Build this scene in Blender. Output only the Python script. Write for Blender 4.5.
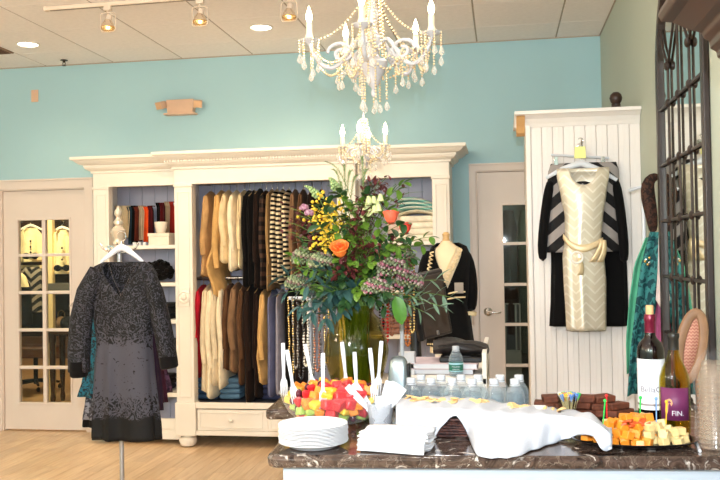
import bpy, math, random
from mathutils import Vector, Matrix, noise

R = random.Random(11)
scene = bpy.context.scene
col = scene.collection
for o in list(bpy.data.objects):
    bpy.data.objects.remove(o)
PI = math.pi

# ------------------------------------------------------------------ camera
FPX, YAW, PITCH, ROLL, EYE = 867.9, .1617, .0181, -.0168, 1.447
cf = Vector((-math.sin(YAW)*math.cos(PITCH), math.cos(YAW)*math.cos(PITCH), math.sin(PITCH)))
cr = cf.cross(Vector((0, 0, 1))).normalized()
cu = cr.cross(cf)
cr, cu = math.cos(ROLL)*cr + math.sin(ROLL)*cu, -math.sin(ROLL)*cr + math.cos(ROLL)*cu
CAM = Vector((0, 0, EYE))
cd = bpy.data.cameras.new('camera')
cd.sensor_width = 36
cd.lens = 36*FPX/720
cd.clip_start = .05
cam = bpy.data.objects.new('camera', cd)
mw = Matrix((cr, cu, -cf)).transposed().to_4x4()
mw.translation = CAM
cam.matrix_world = mw
col.objects.link(cam)
scene.camera = cam

def ray(x, y):
    return cf + cr*((x-360)/FPX) - cu*((y-240)/FPX)
def at(x, y, Y):
    d = ray(x, y); return CAM + d*(Y/d.y)
def atz(x, y, z):
    d = ray(x, y); return CAM + d*((z-EYE)/d.z)
def atx(x, y, X):
    d = ray(x, y); return CAM + d*(X/d.x)
def PXM(Y):            # metres per pixel at depth Y (about)
    return Y/FPX*1.01

# ------------------------------------------------------------------ world, light, exposure
scene.view_settings.view_transform = 'Standard'
scene.view_settings.look = 'None'
scene.view_settings.gamma = 1
scene.view_settings.use_curve_mapping = False
scene.view_settings.exposure = -0.14
w = bpy.data.worlds.new('world'); scene.world = w
w.use_nodes = True
w.node_tree.nodes['Background'].inputs[0].default_value = (.9, .95, 1, 1)
w.node_tree.nodes['Background'].inputs[1].default_value = .02

scene.cycles.transparent_max_bounces = 40

WARM = (1.0, .75, .50)
SOFT = (1.0, .97, .94)
FLASH_W, DOWN_W, TRACK_W, BULB_W, ROOM_W, GLOBE_W = 96, 16, 8, .2, 16, 84

def lamp(kind, name, loc, energy, color, size=.05, aim=None, cone=1.2, blend=.6, parent=None):
    d = bpy.data.lights.new(name, kind)
    d.energy = energy; d.color = color
    if kind in ('POINT', 'SPOT'):
        d.shadow_soft_size = size
    if kind == 'SPOT':
        d.spot_size = cone; d.spot_blend = blend
    if kind == 'AREA':
        d.shape = 'DISK'; d.size = size
    o = bpy.data.objects.new(name, d); col.objects.link(o)
    loc = Vector(loc)
    if aim is not None:
        o.rotation_euler = (Vector(aim)-loc).to_track_quat('-Z', 'Y').to_euler()
    o.location = loc
    if parent is not None:
        o.parent = parent; o.location = loc - ORG[parent.name]; KIDS.setdefault(parent.name, []).append(o)
    return o

# the photographer's flash, just above the lens
lamp('SPOT', 'camera_flash', (0.02, -.03, EYE+.20), FLASH_W*4, (.86, .94, 1.0), .012, aim=(-.75, 4.6, EYE+.25), cone=1.75, blend=.5)

# ------------------------------------------------------------------ mesh helpers
ORG = {}
KIDS = {}
class MB:
    def __init__(s): s.v = []; s.f = []
    def add(s, vs, fs):
        b = len(s.v); s.v += [Vector(p) for p in vs]; s.f += [tuple(i+b for i in f) for f in fs]; return s
    def box(s, x0, x1, y0, y1, z0, z1):
        return s.add([(x, y, z) for z in (z0, z1) for y in (y0, y1) for x in (x0, x1)],
                     [(0, 2, 3, 1), (4, 5, 7, 6), (0, 1, 5, 4), (2, 6, 7, 3), (0, 4, 6, 2), (1, 3, 7, 5)])
    def cbox(s, c, d, rz=0, M=None):
        b = len(s.v); x, y, z = d
        s.box(-x/2, x/2, -y/2, y/2, -z/2, z/2)
        m = Matrix.Translation(Vector(c)) @ (M if M else Matrix.Rotation(rz, 4, 'Z'))
        for i in range(b, len(s.v)): s.v[i] = m @ s.v[i]
        return s
    def xf(s, m, start=0):
        for i in range(start, len(s.v)): s.v[i] = m @ s.v[i]
        return s
    def prism(s, pts, axis, a, b):
        n = len(pts)
        def P(p, t):
            if axis == 'x': return (t, p[0], p[1])
            if axis == 'y': return (p[0], t, p[1])
            return (p[0], p[1], t)
        return s.add([P(p, a) for p in pts]+[P(p, b) for p in pts],
                     [tuple(range(n)), tuple(range(2*n-1, n-1, -1))]+[(i, i+n, (i+1) % n+n, (i+1) % n) for i in range(n)])
    def tube(s, pts, r, n=8, closed=False, flat=1.0, cap=True):
        pts = [Vector(p) for p in pts]; N = len(pts)
        rr = r if isinstance(r, (list, tuple)) else [r]*N
        vs = []; ref = None
        for i, p in enumerate(pts):
            a = pts[(i-1) % N] if (closed or i) else p
            b = pts[(i+1) % N] if (closed or i < N-1) else p
            t = (b-a)
            t = t.normalized() if t.length > 1e-9 else Vector((0, 0, 1))
            if ref is None:
                ref = Vector((0, 0, 1)) if abs(t.z) < .9 else Vector((0, 1, 0))
            e1 = (ref - t*ref.dot(t))
            if e1.length < 1e-6: e1 = Vector((1, 0, 0))-t*t.x
            e1.normalize(); e2 = t.cross(e1); ref = e1
            for k in range(n):
                q = 2*PI*k/n
                vs.append(p + e1*(math.cos(q)*rr[i]) + e2*(math.sin(q)*rr[i]*flat))
        fs = []
        for i in range(N if closed else N-1):
            for k in range(n):
                j = (i+1) % N
                fs.append((i*n+k, i*n+(k+1) % n, j*n+(k+1) % n, j*n+k))
        if cap and not closed:
            fs.append(tuple(range(n-1, -1, -1))); fs.append(tuple((N-1)*n+k for k in range(n)))
        return s.add(vs, fs)
    def lathe(s, prof, c=(0, 0, 0), n=24, sx=1, sy=1, cap=True):
        c = Vector(c); vs = []; fs = []
        for r_, z in prof:
            for k in range(n):
                q = 2*PI*k/n; vs.append(c+Vector((r_*math.cos(q)*sx, r_*math.sin(q)*sy, z)))
        m = len(prof)
        for i in range(m-1):
            for k in range(n):
                fs.append((i*n+k, i*n+(k+1) % n, (i+1)*n+(k+1) % n, (i+1)*n+k))
        if cap:
            if prof[0][0] > 1e-4: fs.append(tuple(range(n-1, -1, -1)))
            if prof[-1][0] > 1e-4: fs.append(tuple((m-1)*n+k for k in range(n)))
        return s.add(vs, fs)
    def ball(s, c, r, nu=10, nv=7):
        rx, ry, rz = r if isinstance(r, (tuple, list)) else (r, r, r)
        c = Vector(c); vs = [c+Vector((0, 0, -rz))]; fs = []
        for j in range(1, nv):
            a = -PI/2+PI*j/nv
            for k in range(nu):
                q = 2*PI*k/nu
                vs.append(c+Vector((rx*math.cos(a)*math.cos(q), ry*math.cos(a)*math.sin(q), rz*math.sin(a))))
        vs.append(c+Vector((0, 0, rz))); L = len(vs)-1
        for k in range(nu):
            fs.append((0, 1+(k+1) % nu, 1+k)); fs.append((L, L-nu+k, L-nu+(k+1) % nu))
        for j in range(nv-2):
            for k in range(nu):
                a = 1+j*nu
                fs.append((a+k, a+(k+1) % nu, a+nu+(k+1) % nu, a+nu+k))
        return s.add(vs, fs)
    def grid(s, rows, closed=False):
        n = len(rows[0]); vs = [p for r_ in rows for p in r_]; fs = []
        for i in range(len(rows)-1):
            for k in range(n if closed else n-1):
                fs.append((i*n+k, i*n+(k+1) % n, (i+1)*n+(k+1) % n, (i+1)*n+k))
        return s.add(vs, fs)
    def build(s, name, mat, parent=None, smooth=True, bev=0, solid=0, sub=0, label=None, cat=None, grp=None, kind=None, org=None):
        me = bpy.data.meshes.new(name)
        if parent is not None: og = ORG[parent.name]
        elif org is not None: og = Vector(org)
        else:
            xs = [p.x for p in s.v]; ys = [p.y for p in s.v]
            og = Vector(((min(xs)+max(xs))/2, (min(ys)+max(ys))/2, min(p.z for p in s.v)))
        me.from_pydata([p-og for p in s.v], [], s.f); me.update()
        me.materials.append(mat)
        if smooth:
            for p in me.polygons: p.use_smooth = True
            me.set_sharp_from_angle(angle=.7)
        o = bpy.data.objects.new(name, me); col.objects.link(o)
        if parent is not None: o.parent = parent; KIDS.setdefault(parent.name, []).append(o)
        else: o.location = og
        ORG[o.name] = og
        if solid:
            m = o.modifiers.new('thickness', 'SOLIDIFY'); m.thickness = solid; m.offset = 0
        if sub:
            m = o.modifiers.new('smooth', 'SUBSURF'); m.levels = sub; m.render_levels = sub
        if bev:
            m = o.modifiers.new('bevel', 'BEVEL'); m.width = bev; m.segments = 2; m.limit_method = 'ANGLE'
        tag(o, label, cat, grp, kind)
        return o

def tag(o, label=None, cat=None, grp=None, kind=None):
    if label: o['label'] = label
    if cat: o['category'] = cat
    if grp: o['group'] = grp
    if kind: o['kind'] = kind
    return o

def thing(name, loc, label, cat, grp=None):
    o = bpy.data.objects.new(name, None); col.objects.link(o)
    o.empty_display_size = .05
    o.location = loc; ORG[o.name] = Vector(loc)
    return tag(o, label, cat, grp)

def dup(o, loc=None, rz=None, label=None, grp=None, parent=None):
    c = o.copy(); col.objects.link(c); c.parent = parent
    if loc is not None: c.location = loc
    if rz is not None: c.rotation_euler = (0, 0, rz)
    if label: c['label'] = label
    if grp: c['group'] = grp
    ORG[c.name] = Vector(c.location)
    if parent is not None: KIDS.setdefault(parent.name, []).append(c)
    for ch in list(KIDS.get(o.name, [])):
        dup(ch, parent=c)
    return c

# ------------------------------------------------------------------ materials
def lin(c):
    def g(u):
        u /= 255.
        return u/12.92 if u <= .04045 else ((u+.055)/1.055)**2.4
    return (g(c[0]), g(c[1]), g(c[2]), 1)
MATS = {}
def nodes(name):
    m = bpy.data.materials.new(name); m.use_nodes = True
    nt = m.node_tree; return m, nt, nt.nodes['Principled BSDF']
def MAT(name, c, rough=.55, metal=0, var=.08, scale=6, bump=0, bscale=60, spec=.4, sheen=0, sss=0, stretch=(1, 1, 1)):
    if name in MATS: return MATS[name]
    m, nt, b = nodes(name); L = nt.links.new
    b.inputs['Roughness'].default_value = rough; b.inputs['Metallic'].default_value = metal
    b.inputs['Specular IOR Level'].default_value = spec
    if sheen:
        b.inputs['Sheen Weight'].default_value = sheen
    if sss:
        b.inputs['Subsurface Weight'].default_value = sss; b.inputs['Subsurface Radius'].default_value = (.01, .006, .004)
    base = lin(c)
    tc = nt.nodes.new('ShaderNodeTexCoord'); mp = nt.nodes.new('ShaderNodeMapping')
    mp.inputs['Scale'].default_value = stretch
    L(tc.outputs['Object'], mp.inputs['Vector'])
    if var:
        n = nt.nodes.new('ShaderNodeTexNoise'); n.inputs['Scale'].default_value = scale; n.inputs['Detail'].default_value = 4
        L(mp.outputs[0], n.inputs['Vector'])
        r = nt.nodes.new('ShaderNodeValToRGB')
        r.color_ramp.elements[0].position = .3; r.color_ramp.elements[1].position = .7
        r.color_ramp.elements[0].color = tuple(max(0, v*(1-var)) for v in base[:3])+(1,)
        r.color_ramp.elements[1].color = tuple(min(1, v*(1+var)) for v in base[:3])+(1,)
        L(n.outputs['Fac'], r.inputs[0]); L(r.outputs[0], b.inputs['Base Color'])
    else:
        b.inputs['Base Color'].default_value = base
    if bump:
        n2 = nt.nodes.new('ShaderNodeTexNoise'); n2.inputs['Scale'].default_value = bscale; n2.inputs['Detail'].default_value = 3
        L(mp.outputs[0], n2.inputs['Vector'])
        bp = nt.nodes.new('ShaderNodeBump'); bp.inputs['Strength'].default_value = bump; bp.inputs['Distance'].default_value = .004
        L(n2.outputs['Fac'], bp.inputs['Height']); L(bp.outputs[0], b.inputs['Normal'])
    MATS[name] = m; return m
def FAB(name, c, var=.14): return MAT('fabric_'+name, c, .88, 0, var, 14, .25, 260, .12, .04)
def EMIT(name, c, s):
    if name in MATS: return MATS[name]
    m, nt, b = nodes(name)
    b.inputs['Base Color'].default_value = (1, 1, 1, 1)
    b.inputs['Emission Color'].default_value = (c[0], c[1], c[2], 1); b.inputs['Emission Strength'].default_value = s
    MATS[name] = m; return m
def nmath(nt, op, a, b=None):
    n = nt.nodes.new('ShaderNodeMath'); n.operation = op
    for i, q in enumerate((a, b)):
        if q is None: continue
        if isinstance(q, (int, float)): n.inputs[i].default_value = q
        else: nt.links.new(q, n.inputs[i])
    return n.outputs[0]
def GLASS(name, c, tint=1.0, ior=1.45, rough=.02):
    """thin clear or tinted glass: transparent with a fresnel gloss"""
    if name in MATS: return MATS[name]
    m = bpy.data.materials.new(name); m.use_nodes = True; nt = m.node_tree; nt.nodes.clear(); L = nt.links.new
    o = nt.nodes.new('ShaderNodeOutputMaterial'); mx = nt.nodes.new('ShaderNodeMixShader')
    t = nt.nodes.new('ShaderNodeBsdfTransparent'); g = nt.nodes.new('ShaderNodeBsdfGlossy'); f = nt.nodes.new('ShaderNodeLayerWeight')
    f.inputs['Blend'].default_value = .5; g.inputs['Roughness'].default_value = rough
    t.inputs['Color'].default_value = lin(c)
    r0 = ((ior-1)/(ior+1))**2
    L(nmath(nt, 'ADD', r0, nmath(nt, 'MULTIPLY', nmath(nt, 'POWER', f.outputs['Facing'], 4.0), .75)), mx.inputs[0]); L(t.outputs[0], mx.inputs[1]); L(g.outputs[0], mx.inputs[2]); L(mx.outputs[0], o.inputs[0])
    MATS[name] = m; return m
def STRIPE(name, c1, c2, kind, period, rough=.8, metal=0, slope=.8, duty=.5, sharp=True):
    """two-colour woven stripes: 'z' level, 'v' mirrored diagonals, 'zig' chevrons"""
    if name in MATS: return MATS[name]
    m, nt, b = nodes(name); L = nt.links.new
    b.inputs['Roughness'].default_value = rough; b.inputs['Metallic'].default_value = metal; b.inputs['Specular IOR Level'].default_value = .3
    tc = nt.nodes.new('ShaderNodeTexCoord'); sp = nt.nodes.new('ShaderNodeSeparateXYZ'); L(tc.outputs['Object'], sp.inputs[0])
    x, z = sp.outputs[0], sp.outputs[2]
    if kind == 'z': q = z
    elif kind == 'v': q = nmath(nt, 'SUBTRACT', z, nmath(nt, 'MULTIPLY', nmath(nt, 'ABSOLUTE', x), -slope))
    else:
        fr = nmath(nt, 'PINGPONG', nmath(nt, 'ADD', x, 5.0), slope)
        q = nmath(nt, 'ADD', z, nmath(nt, 'MULTIPLY', fr, 1.0))
    fr = nmath(nt, 'FRACT', nmath(nt, 'DIVIDE', nmath(nt, 'ADD', q, 20.0), period))
    fac = nmath(nt, 'LESS_THAN', fr, duty)
    mx = nt.nodes.new('ShaderNodeMix'); mx.data_type = 'RGBA'
    L(fac, mx.inputs[0]); mx.inputs[6].default_value = lin(c1); mx.inputs[7].default_value = lin(c2)
    L(mx.outputs[2], b.inputs['Base Color'])
    MATS[name] = m; return m
def BLOTCH(name, c1, c2, scale, thr=.5, rough=.8, dist=1.0, vor=False, c3=None, stretch=(1, 1, 1)):
    if name in MATS: return MATS[name]
    m, nt, b = nodes(name); L = nt.links.new
    b.inputs['Roughness'].default_value = rough; b.inputs['Specular IOR Level'].default_value = .3
    tc = nt.nodes.new('ShaderNodeTexCoord'); mp = nt.nodes.new('ShaderNodeMapping'); mp.inputs['Scale'].default_value = stretch
    L(tc.outputs['Object'], mp.inputs[0])
    if vor:
        n = nt.nodes.new('ShaderNodeTexVoronoi'); n.feature = 'DISTANCE_TO_EDGE'; n.inputs['Scale'].default_value = scale; out = n.outputs['Distance']
    else:
        n = nt.nodes.new('ShaderNodeTexNoise'); n.inputs['Scale'].default_value = scale; n.inputs['Detail'].default_value = 3; n.inputs['Distortion'].default_value = dist; out = n.outputs['Fac']
    L(mp.outputs[0], n.inputs['Vector'])
    r = nt.nodes.new('ShaderNodeValToRGB'); e = r.color_ramp.elements
    e[0].position = thr-.03; e[1].position = thr+.03; e[0].color = lin(c1); e[1].color = lin(c2)
    if c3:
        k = r.color_ramp.elements.new(min(.98, thr+.2)); k.color = lin(c3)
    L(out, r.inputs[0]); L(r.outputs[0], b.inputs['Base Color'])
    MATS[name] = m; return m

def PLAS(name, c, cloud=.3, rough=.2, edge=.6):
    """clear plastic with a slight milky cast"""
    if name in MATS: return MATS[name]
    m, nt, b = nodes(name); L = nt.links.new
    b.inputs['Base Color'].default_value = lin(c); b.inputs['Roughness'].default_value = rough
    t = nt.nodes.new('ShaderNodeBsdfTransparent'); mx = nt.nodes.new('ShaderNodeMixShader'); f = nt.nodes.new('ShaderNodeLayerWeight'); f.inputs['Blend'].default_value = .5
    L(nmath(nt, 'ADD', cloud, nmath(nt, 'MULTIPLY', nmath(nt, 'POWER', f.outputs['Facing'], 3.0), edge)), mx.inputs[0])
    L(t.outputs[0], mx.inputs[1]); L(b.outputs[0], mx.inputs[2]); L(mx.outputs[0], nt.nodes['Material Output'].inputs[0])
    MATS[name] = m; return m
WHITE = MAT('white_painted_wood', (240, 232, 220), .42, var=.03, scale=3, bump=.04, bscale=30)
DOORP = MAT('door_paint', (222, 208, 198), .45, var=.03, scale=3)
STEEL = MAT('brushed_steel', (190, 190, 195), .28, 1, var=.05)
CHROME = MAT('chrome', (225, 228, 232), .1, 1, var=0)
BLACKP = MAT('black_plastic', (22, 21, 22), .4, var=.1)
PLWHITE = MAT('white_plastic', (206, 209, 215), .3, var=0, spec=.5)
PAPER = MAT('white_paper', (224, 226, 231), .8, var=.02, bump=.15, bscale=150)
CLEAR = GLASS('clear_glass', (240, 244, 243))
PANE = GLASS('window_glass', (232, 236, 232), ior=1.35)
GOLD = MAT('brass', (200, 160, 90), .3, 1, var=.05)

def loft(rows, Y, neck=None, n=36, fold=(0, 0), nz=26, back_drop=0, yaw=0, cap=False, ph=0, dy=0):
    """garment body from a silhouette: rows = (py, px_left, px_right, half_depth) at depth Y.
    neck = (half-width as share of width, drop in pixels) cuts the front neckline."""
    W = []
    for r_ in rows:
        a = at(r_[1], r_[0], Y); b = at(r_[2], r_[0], Y)
        W.append(((a.z+b.z)/2, (a.x+b.x)/2, (b.x-a.x)/2, r_[3]))
    mpp = PXM(Y); zt, zb = W[0][0], W[-1][0]
    def ev(z):
        for i in range(len(W)-1):
            if W[i][0] >= z >= W[i+1][0]:
                t = (W[i][0]-z)/max(1e-6, W[i][0]-W[i+1][0]); t2 = t*t*(3-2*t)*.4+t*.6
                return [W[i][k]*(1-t2)+W[i+1][k]*t2 for k in (1, 2, 3)]
        return W[-1][1:] if z < zb else W[0][1:]
    grid = []
    cols_top = []
    for k in range(n):
        q = 2*PI*k/n; u = math.cos(q); front = math.sin(q) < 0
        top = zt
        if neck:
            u0, drop = neck[0], neck[1]*mpp
            if front and abs(u) < u0: top = zt - drop*(1-abs(u)/u0) if len(neck) < 3 else zt - drop*math.sqrt(max(0, 1-(u/u0)**2))
            elif not front and abs(u) < u0: top = zt - back_drop*mpp*(1-abs(u)/u0)
        cols_top.append(top)
    for i in range(nz+1):
        row = []
        for k in range(n):
            q = 2*PI*k/n
            z = cols_top[k] + (zb-cols_top[k])*i/nz
            cx, hw, d = ev(z)
            s = (zt-z)/(zt-zb)
            rip = 1+fold[1]*s*math.cos(fold[0]*q+ph+1.3*math.sin(3*q))
            row.append(Vector((cx+hw*math.cos(q)*(1+.25*fold[1]*s*math.sin(fold[0]*q)), Y+dy+d*math.sin(q)*rip, z)))
        grid.append(row)
    mb = MB(); mb.grid(grid, closed=True)
    if cap: mb.f.append(tuple(range(nz*n, nz*n+n)))
    return mb

def hanger_mb(c, w, mat_unused=None, drop=.05, thick=.012, hook=.05, along='x', flat=.45):
    """c = neck point where the hook rises"""
    c = Vector(c); mb = MB(); A = Vector((1, 0, 0)) if along == 'x' else Vector((0, 1, 0))
    pts = []
    for i in range(13):
        u = -1+2*i/12
        pts.append(c + A*(u*w/2) + Vector((0, 0, -drop*abs(u)**1.2)))
    mb.tube(pts, [thick*(.7+.5*(1-abs(-1+2*i/12))) for i in range(13)], 8, flat=flat)
    return mb
def hook_mb(c, h=.05, r=.018, along='x', wire=.002):
    c = Vector(c); mb = MB(); A = Vector((1, 0, 0)) if along == 'x' else Vector((0, 1, 0))
    pts = [c, c+Vector((0, 0, h*.4))]
    for i in range(10):
        q = -PI/2+i*(1.35*PI)/9
        pts.append(c+Vector((0, 0, h*.4+r))+A*(r*math.cos(q))+Vector((0, 0, r*math.sin(q))))
    mb.tube(pts, wire, 6); return mb

# ================================================================== the room
YW, XR, HC = 6.876, .78, 3.116           # back wall, right wall, ceiling height
XL, YF = -5.4, -2.6
WALLP = MAT('teal_wall_paint', (168, 203, 210), .6, var=.02, scale=1.5, bump=.05, bscale=120, spec=.25)
WALLR = MAT('sage_wall_paint', (184, 192, 178), .6, var=.02, scale=1.5, bump=.05, bscale=120, spec=.25)
DOORS = [(-4.25, -3.47, 2.065), (-.195, .575, 2.10)]
mb = MB()
xs = [XL-.1, DOORS[0][0], DOORS[0][1], DOORS[1][0], DOORS[1][1], XR+.1]
mb.box(xs[0], xs[1], YW, YW+.1, 0, HC); mb.box(xs[2], xs[3], YW, YW+.1, 0, HC); mb.box(xs[4], xs[5], YW, YW+.1, 0, HC)
mb.box(xs[1], xs[2], YW, YW+.1, DOORS[0][2], HC); mb.box(xs[3], xs[4], YW, YW+.1, DOORS[1][2], HC)
mb.build('wall_back', WALLP, smooth=False, kind='structure')
MB().box(XR, XR+.1, YF-.1, YW, 0, HC).build('wall_right', WALLR, smooth=False, kind='structure')
MB().box(XL-.1, XL, YF-.1, YW, 0, HC).build('wall_left', WALLP, smooth=False, kind='structure')
MB().box(XL, XR, YF-.1, YF, 0, HC).build('wall_front', WALLP, smooth=False, kind='structure')

# floor: boards running towards the back wall
def wood_floor():
    m, nt, b = nodes('oak_boards'); L = nt.links.new
    tc = nt.nodes.new('ShaderNodeTexCoord'); mp = nt.nodes.new('ShaderNodeMapping'); mp.inputs['Scale'].default_value = (14, 1.1, 1)
    oi = nt.nodes.new('ShaderNodeObjectInfo')
    ad = nt.nodes.new('ShaderNodeVectorMath'); ad.operation = 'ADD'
    cmb = nt.nodes.new('ShaderNodeCombineXYZ'); L(nmath(nt, 'MULTIPLY', oi.outputs['Random'], 37.0), cmb.inputs[0]); L(nmath(nt, 'MULTIPLY', oi.outputs['Random'], 91.0), cmb.inputs[1])
    L(tc.outputs['Object'], ad.inputs[0]); L(cmb.outputs[0], ad.inputs[1]); L(ad.outputs[0], mp.inputs[0])
    n = nt.nodes.new('ShaderNodeTexNoise'); n.inputs['Scale'].default_value = 2.2; n.inputs['Detail'].default_value = 6; n.inputs['Distortion'].default_value = .8
    L(mp.outputs[0], n.inputs['Vector'])
    r = nt.nodes.new('ShaderNodeValToRGB'); e = r.color_ramp.elements
    e[0].position = .3; e[0].color = lin((196, 162, 124)); e[1].position = .72; e[1].color = lin((224, 196, 160))
    L(n.outputs['Fac'], r.inputs[0])
    hs = nt.nodes.new('ShaderNodeHueSaturation'); L(r.outputs[0], hs.inputs['Color'])
    L(nmath(nt, 'ADD', .93, nmath(nt, 'MULTIPLY', oi.outputs['Random'], .13)), hs.inputs['Value'])
    L(hs.outputs[0], b.inputs['Base Color'])
    b.inputs['Roughness'].default_value = .34; b.inputs['Specular IOR Level'].default_value = .45
    return m
OAK = wood_floor()
flo = MB().box(XL, XR, YF, YW+.1, -.1, -.012).build('floor', MAT('subfloor', (120, 86, 55), .7), smooth=False, kind='structure', org=(0, 0, 0))
# full boards where the photograph shows floor; the rest of the floor in one piece
PW, PL = .115, 1.15
src = MB().box(-PW/2+.0007, PW/2-.0007, -PL/2+.0007, PL/2-.0007, -.012, 0)
pm = None; nrow = 0
i = 0
x = XL+PW/2
while x < -.2:
    off = (i*.37) % 1.0*PL
    y = YW+.02-off+PL/2
    while y-PL/2 > 3.6:
        y1 = min(y+PL/2, YW+.1); y0 = y-PL/2
        if y1-y0 > .05:
            if pm is None:
                o = src.build('plank', OAK, flo, smooth=False, bev=.0012); pm = o
            else:
                o = pm.copy(); col.objects.link(o); o.parent = flo
            o.scale = (1, (y1-y0)/PL, 1)
            o.location = (x, (y0+y1)/2, 0)
        y -= PL
    i += 1; x += PW
mb = MB()
xx = XL
while xx < XR-.02:
    y = YF
    top = 3.6 - 0.0
    x1 = min(xx+PW, XR)
    lim = (YW+.1) if xx+PW/2 > -.2+PW/2 else None
    k = int(round((xx-XL)/PW)); off = (k*.37) % 1.0*PL
    yend = YW+.02-off+PL/2
    ys = []
    yy = yend
    while yy-PL/2 > 3.6: yy -= PL
    stop = (YW+.1) if lim else yy+PL/2
    mb.box(xx+.0007, x1-.0007, YF, stop-.001, -.012, 0)
    xx += PW
mb.build('planks_beyond', OAK, flo, smooth=False, kind='stuff')

# ceiling: lay-in panels in dark-lined runners
CEIL = MAT('ceiling_panel', (246, 238, 234), .85, var=.03, scale=30, bump=.25, bscale=220, spec=.1)
ceil = MB().box(XL, XR, YF, YW, HC+.02, HC+.1).build('ceiling', MAT('ceiling_void', (70, 62, 55), .9), smooth=False, kind='structure', org=(0, 0, HC))
X0 = at(46, 66.8, YW).x
G = .6096
ycuts = [YW, YW-.45]
while ycuts[-1] > YF+.01: ycuts.append(max(YF, ycuts[-1]-.6096))
pm = {}
stuff = MB()
for k in range(-3, 8):
    xa = max(XL, X0+G*k); xb = min(XR, X0+G*(k+1))
    if xb-xa < .02: continue
    for j in range(len(ycuts)-1):
        yb, ya = ycuts[j], ycuts[j+1]
        if ya < 3.2:
            stuff.box(xa+.006, xb-.006, ya+.0015, yb-.0015, HC, HC+.018); continue
        key = (round(xb-xa, 3), round(yb-ya, 3))
        if key not in pm:
            q = MB().box(-(xb-xa)/2+.006, (xb-xa)/2-.006, -(yb-ya)/2+.0015, (yb-ya)/2-.0015, 0, .018)
            q.xf(Matrix.Translation((0, 0, HC)))
            o = q.build('ceiling_panel', CEIL, ceil, smooth=False, bev=.003); pm[key] = o
        else:
            o = pm[key].copy(); col.objects.link(o); o.parent = ceil
        o.location = ((xa+xb)/2, (ya+yb)/2, 0)
stuff.build('ceiling_panels_beyond', CEIL, ceil, smooth=False, kind='stuff')
RUN = MAT('ceiling_runner', (172, 156, 140), .6, var=.02)
pr = None
for k in range(-2, 8):
    xa = X0+G*k
    if not XL+.02 < xa < XR-.02: continue
    if pr is None:
        pr = MB().box(-.0055, .0055, YF, YW, HC+.004, HC+.02).build('ceiling_runner', RUN, ceil, smooth=False); o = pr
    else:
        o = pr.copy(); col.objects.link(o); o.parent = ceil
    o.location.x = xa
mb = MB(); mb.box(XL, XR, YW-.008, YW-.0005, HC-.008, HC+.004); mb.box(XR-.008, XR-.0005, YF, YW, HC-.008, HC+.004)
mb.build('trim_1', RUN, smooth=False, kind='structure')

# recessed downlights (two in view, the unseen rows are added for general ambience)
LENS = EMIT('downlight_lens', (1.0, .93, .78), 14)
def downlight(x, y, label, power=DOWN_W):
    t = thing('recessed_downlight', (x, y, HC), label, 'ceiling light', 'recessed downlights')
    MB().lathe([(.088, -.001), (.09, -.006), (.078, -.009), (.072, -.003), (.07, .004)], (x, y, HC), 32, cap=False).build('trim_ring', WHITE, t)
    MB().lathe([(.0, -.0015), (.071, -.0015)], (x, y, HC), 32, cap=False).build('lens', LENS, t)
    lamp('SPOT', 'downlight_lamp', (x, y, HC-.02), power*4, WARM if x < -2 or y > 5 else SOFT, .06, aim=(x, y, 0), cone=2.2, blend=.9, parent=t)
p = atz(28, 44, HC); downlight(p.x, p.y, 'round recessed downlight beside the ceiling vent', DOWN_W*.6)
p = atz(261, 27, HC); downlight(p.x, p.y, 'round recessed downlight between two track heads')
for x in (-4.3, -2.9, -1.5, -.1):
    for y in (3.6, 1.5, -.8):
        downlight(x, y, 'added recessed downlight out of view over the shop floor', ROOM_W*(1 if y > 3 else .3))

# unseen globe pendants, added to brighten the ceiling and walls
def globe(x, y, z, label, gc=SOFT, k=1.0):
    t = thing('fill_globe_pendant', (x, y, z-.16), label, 'added pendant light', 'added opal globe pendants')
    MB().tube([(x, y, z+.14), (x, y, HC)], .005, 6).build('cord', BLACKP, t)
    MB().lathe([(.05, 0), (.045, -.02), (.01, -.03)], (x, y, HC), 16).build('ceiling_rose', WHITE, t)
    MB().lathe([(.05, .12), (.045, .15), (.012, .16)], (x, y, z), 16).build('gallery', WHITE, t)
    MB().ball((x, y, z), .15, 20, 14).build('globe', EMIT('fill_globe_opal', SOFT, 4), t)
    for dz, kk in ((-.24, 1.0), (.24, .8)): lamp('POINT', 'globe_fill_lamp', (x, y, z+dz), GLOBE_W*k*kk, gc, .12, parent=t)
globe(-3.9, 2.1, 2.45, 'added opal globe pendant out of view over the left side of the shop', WARM, .6)
globe(-1.6, -1.2, 2.45, 'added opal globe pendant out of view behind the camera', SOFT, 1.9)
globe(-4.2, -1.0, 2.45, 'added opal globe pendant out of view in the far front corner of the shop', WARM)

# ceiling vent, sprinkler head
p = atz(-6, 50, HC)
t = thing('ceiling_vent', (p.x, p.y, HC), 'brown slotted ceiling vent at the edge of the panels', 'vent')
MB().box(p.x-.15, p.x+.11, p.y-.1, p.y+.1, HC-.012, HC-.001).build('frame', MAT('vent_paint', (150, 120, 98), .5), t, smooth=False, bev=.003)
for k in range(6):
    MB().cbox((p.x-.02, p.y-.075+.03*k, HC-.014), (.23, .02, .004), M=Matrix.Rotation(.5, 4, 'X')).build('slat', MAT('vent_slat', (120, 92, 74), .5), t, smooth=False)
p = atz(64, 60, HC)
t = thing('fire_sprinkler', (p.x, p.y, HC-.05), 'small dark pendent sprinkler head under ceiling panel', 'sprinkler')
DK = MAT('dark_bronze', (62, 50, 44), .4, .8)
MB().lathe([(.03, 0), (.032, -.004), (.012, -.008), (.01, -.02)], (p.x, p.y, HC-.001), 16).build('escutcheon', DK, t)
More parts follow.
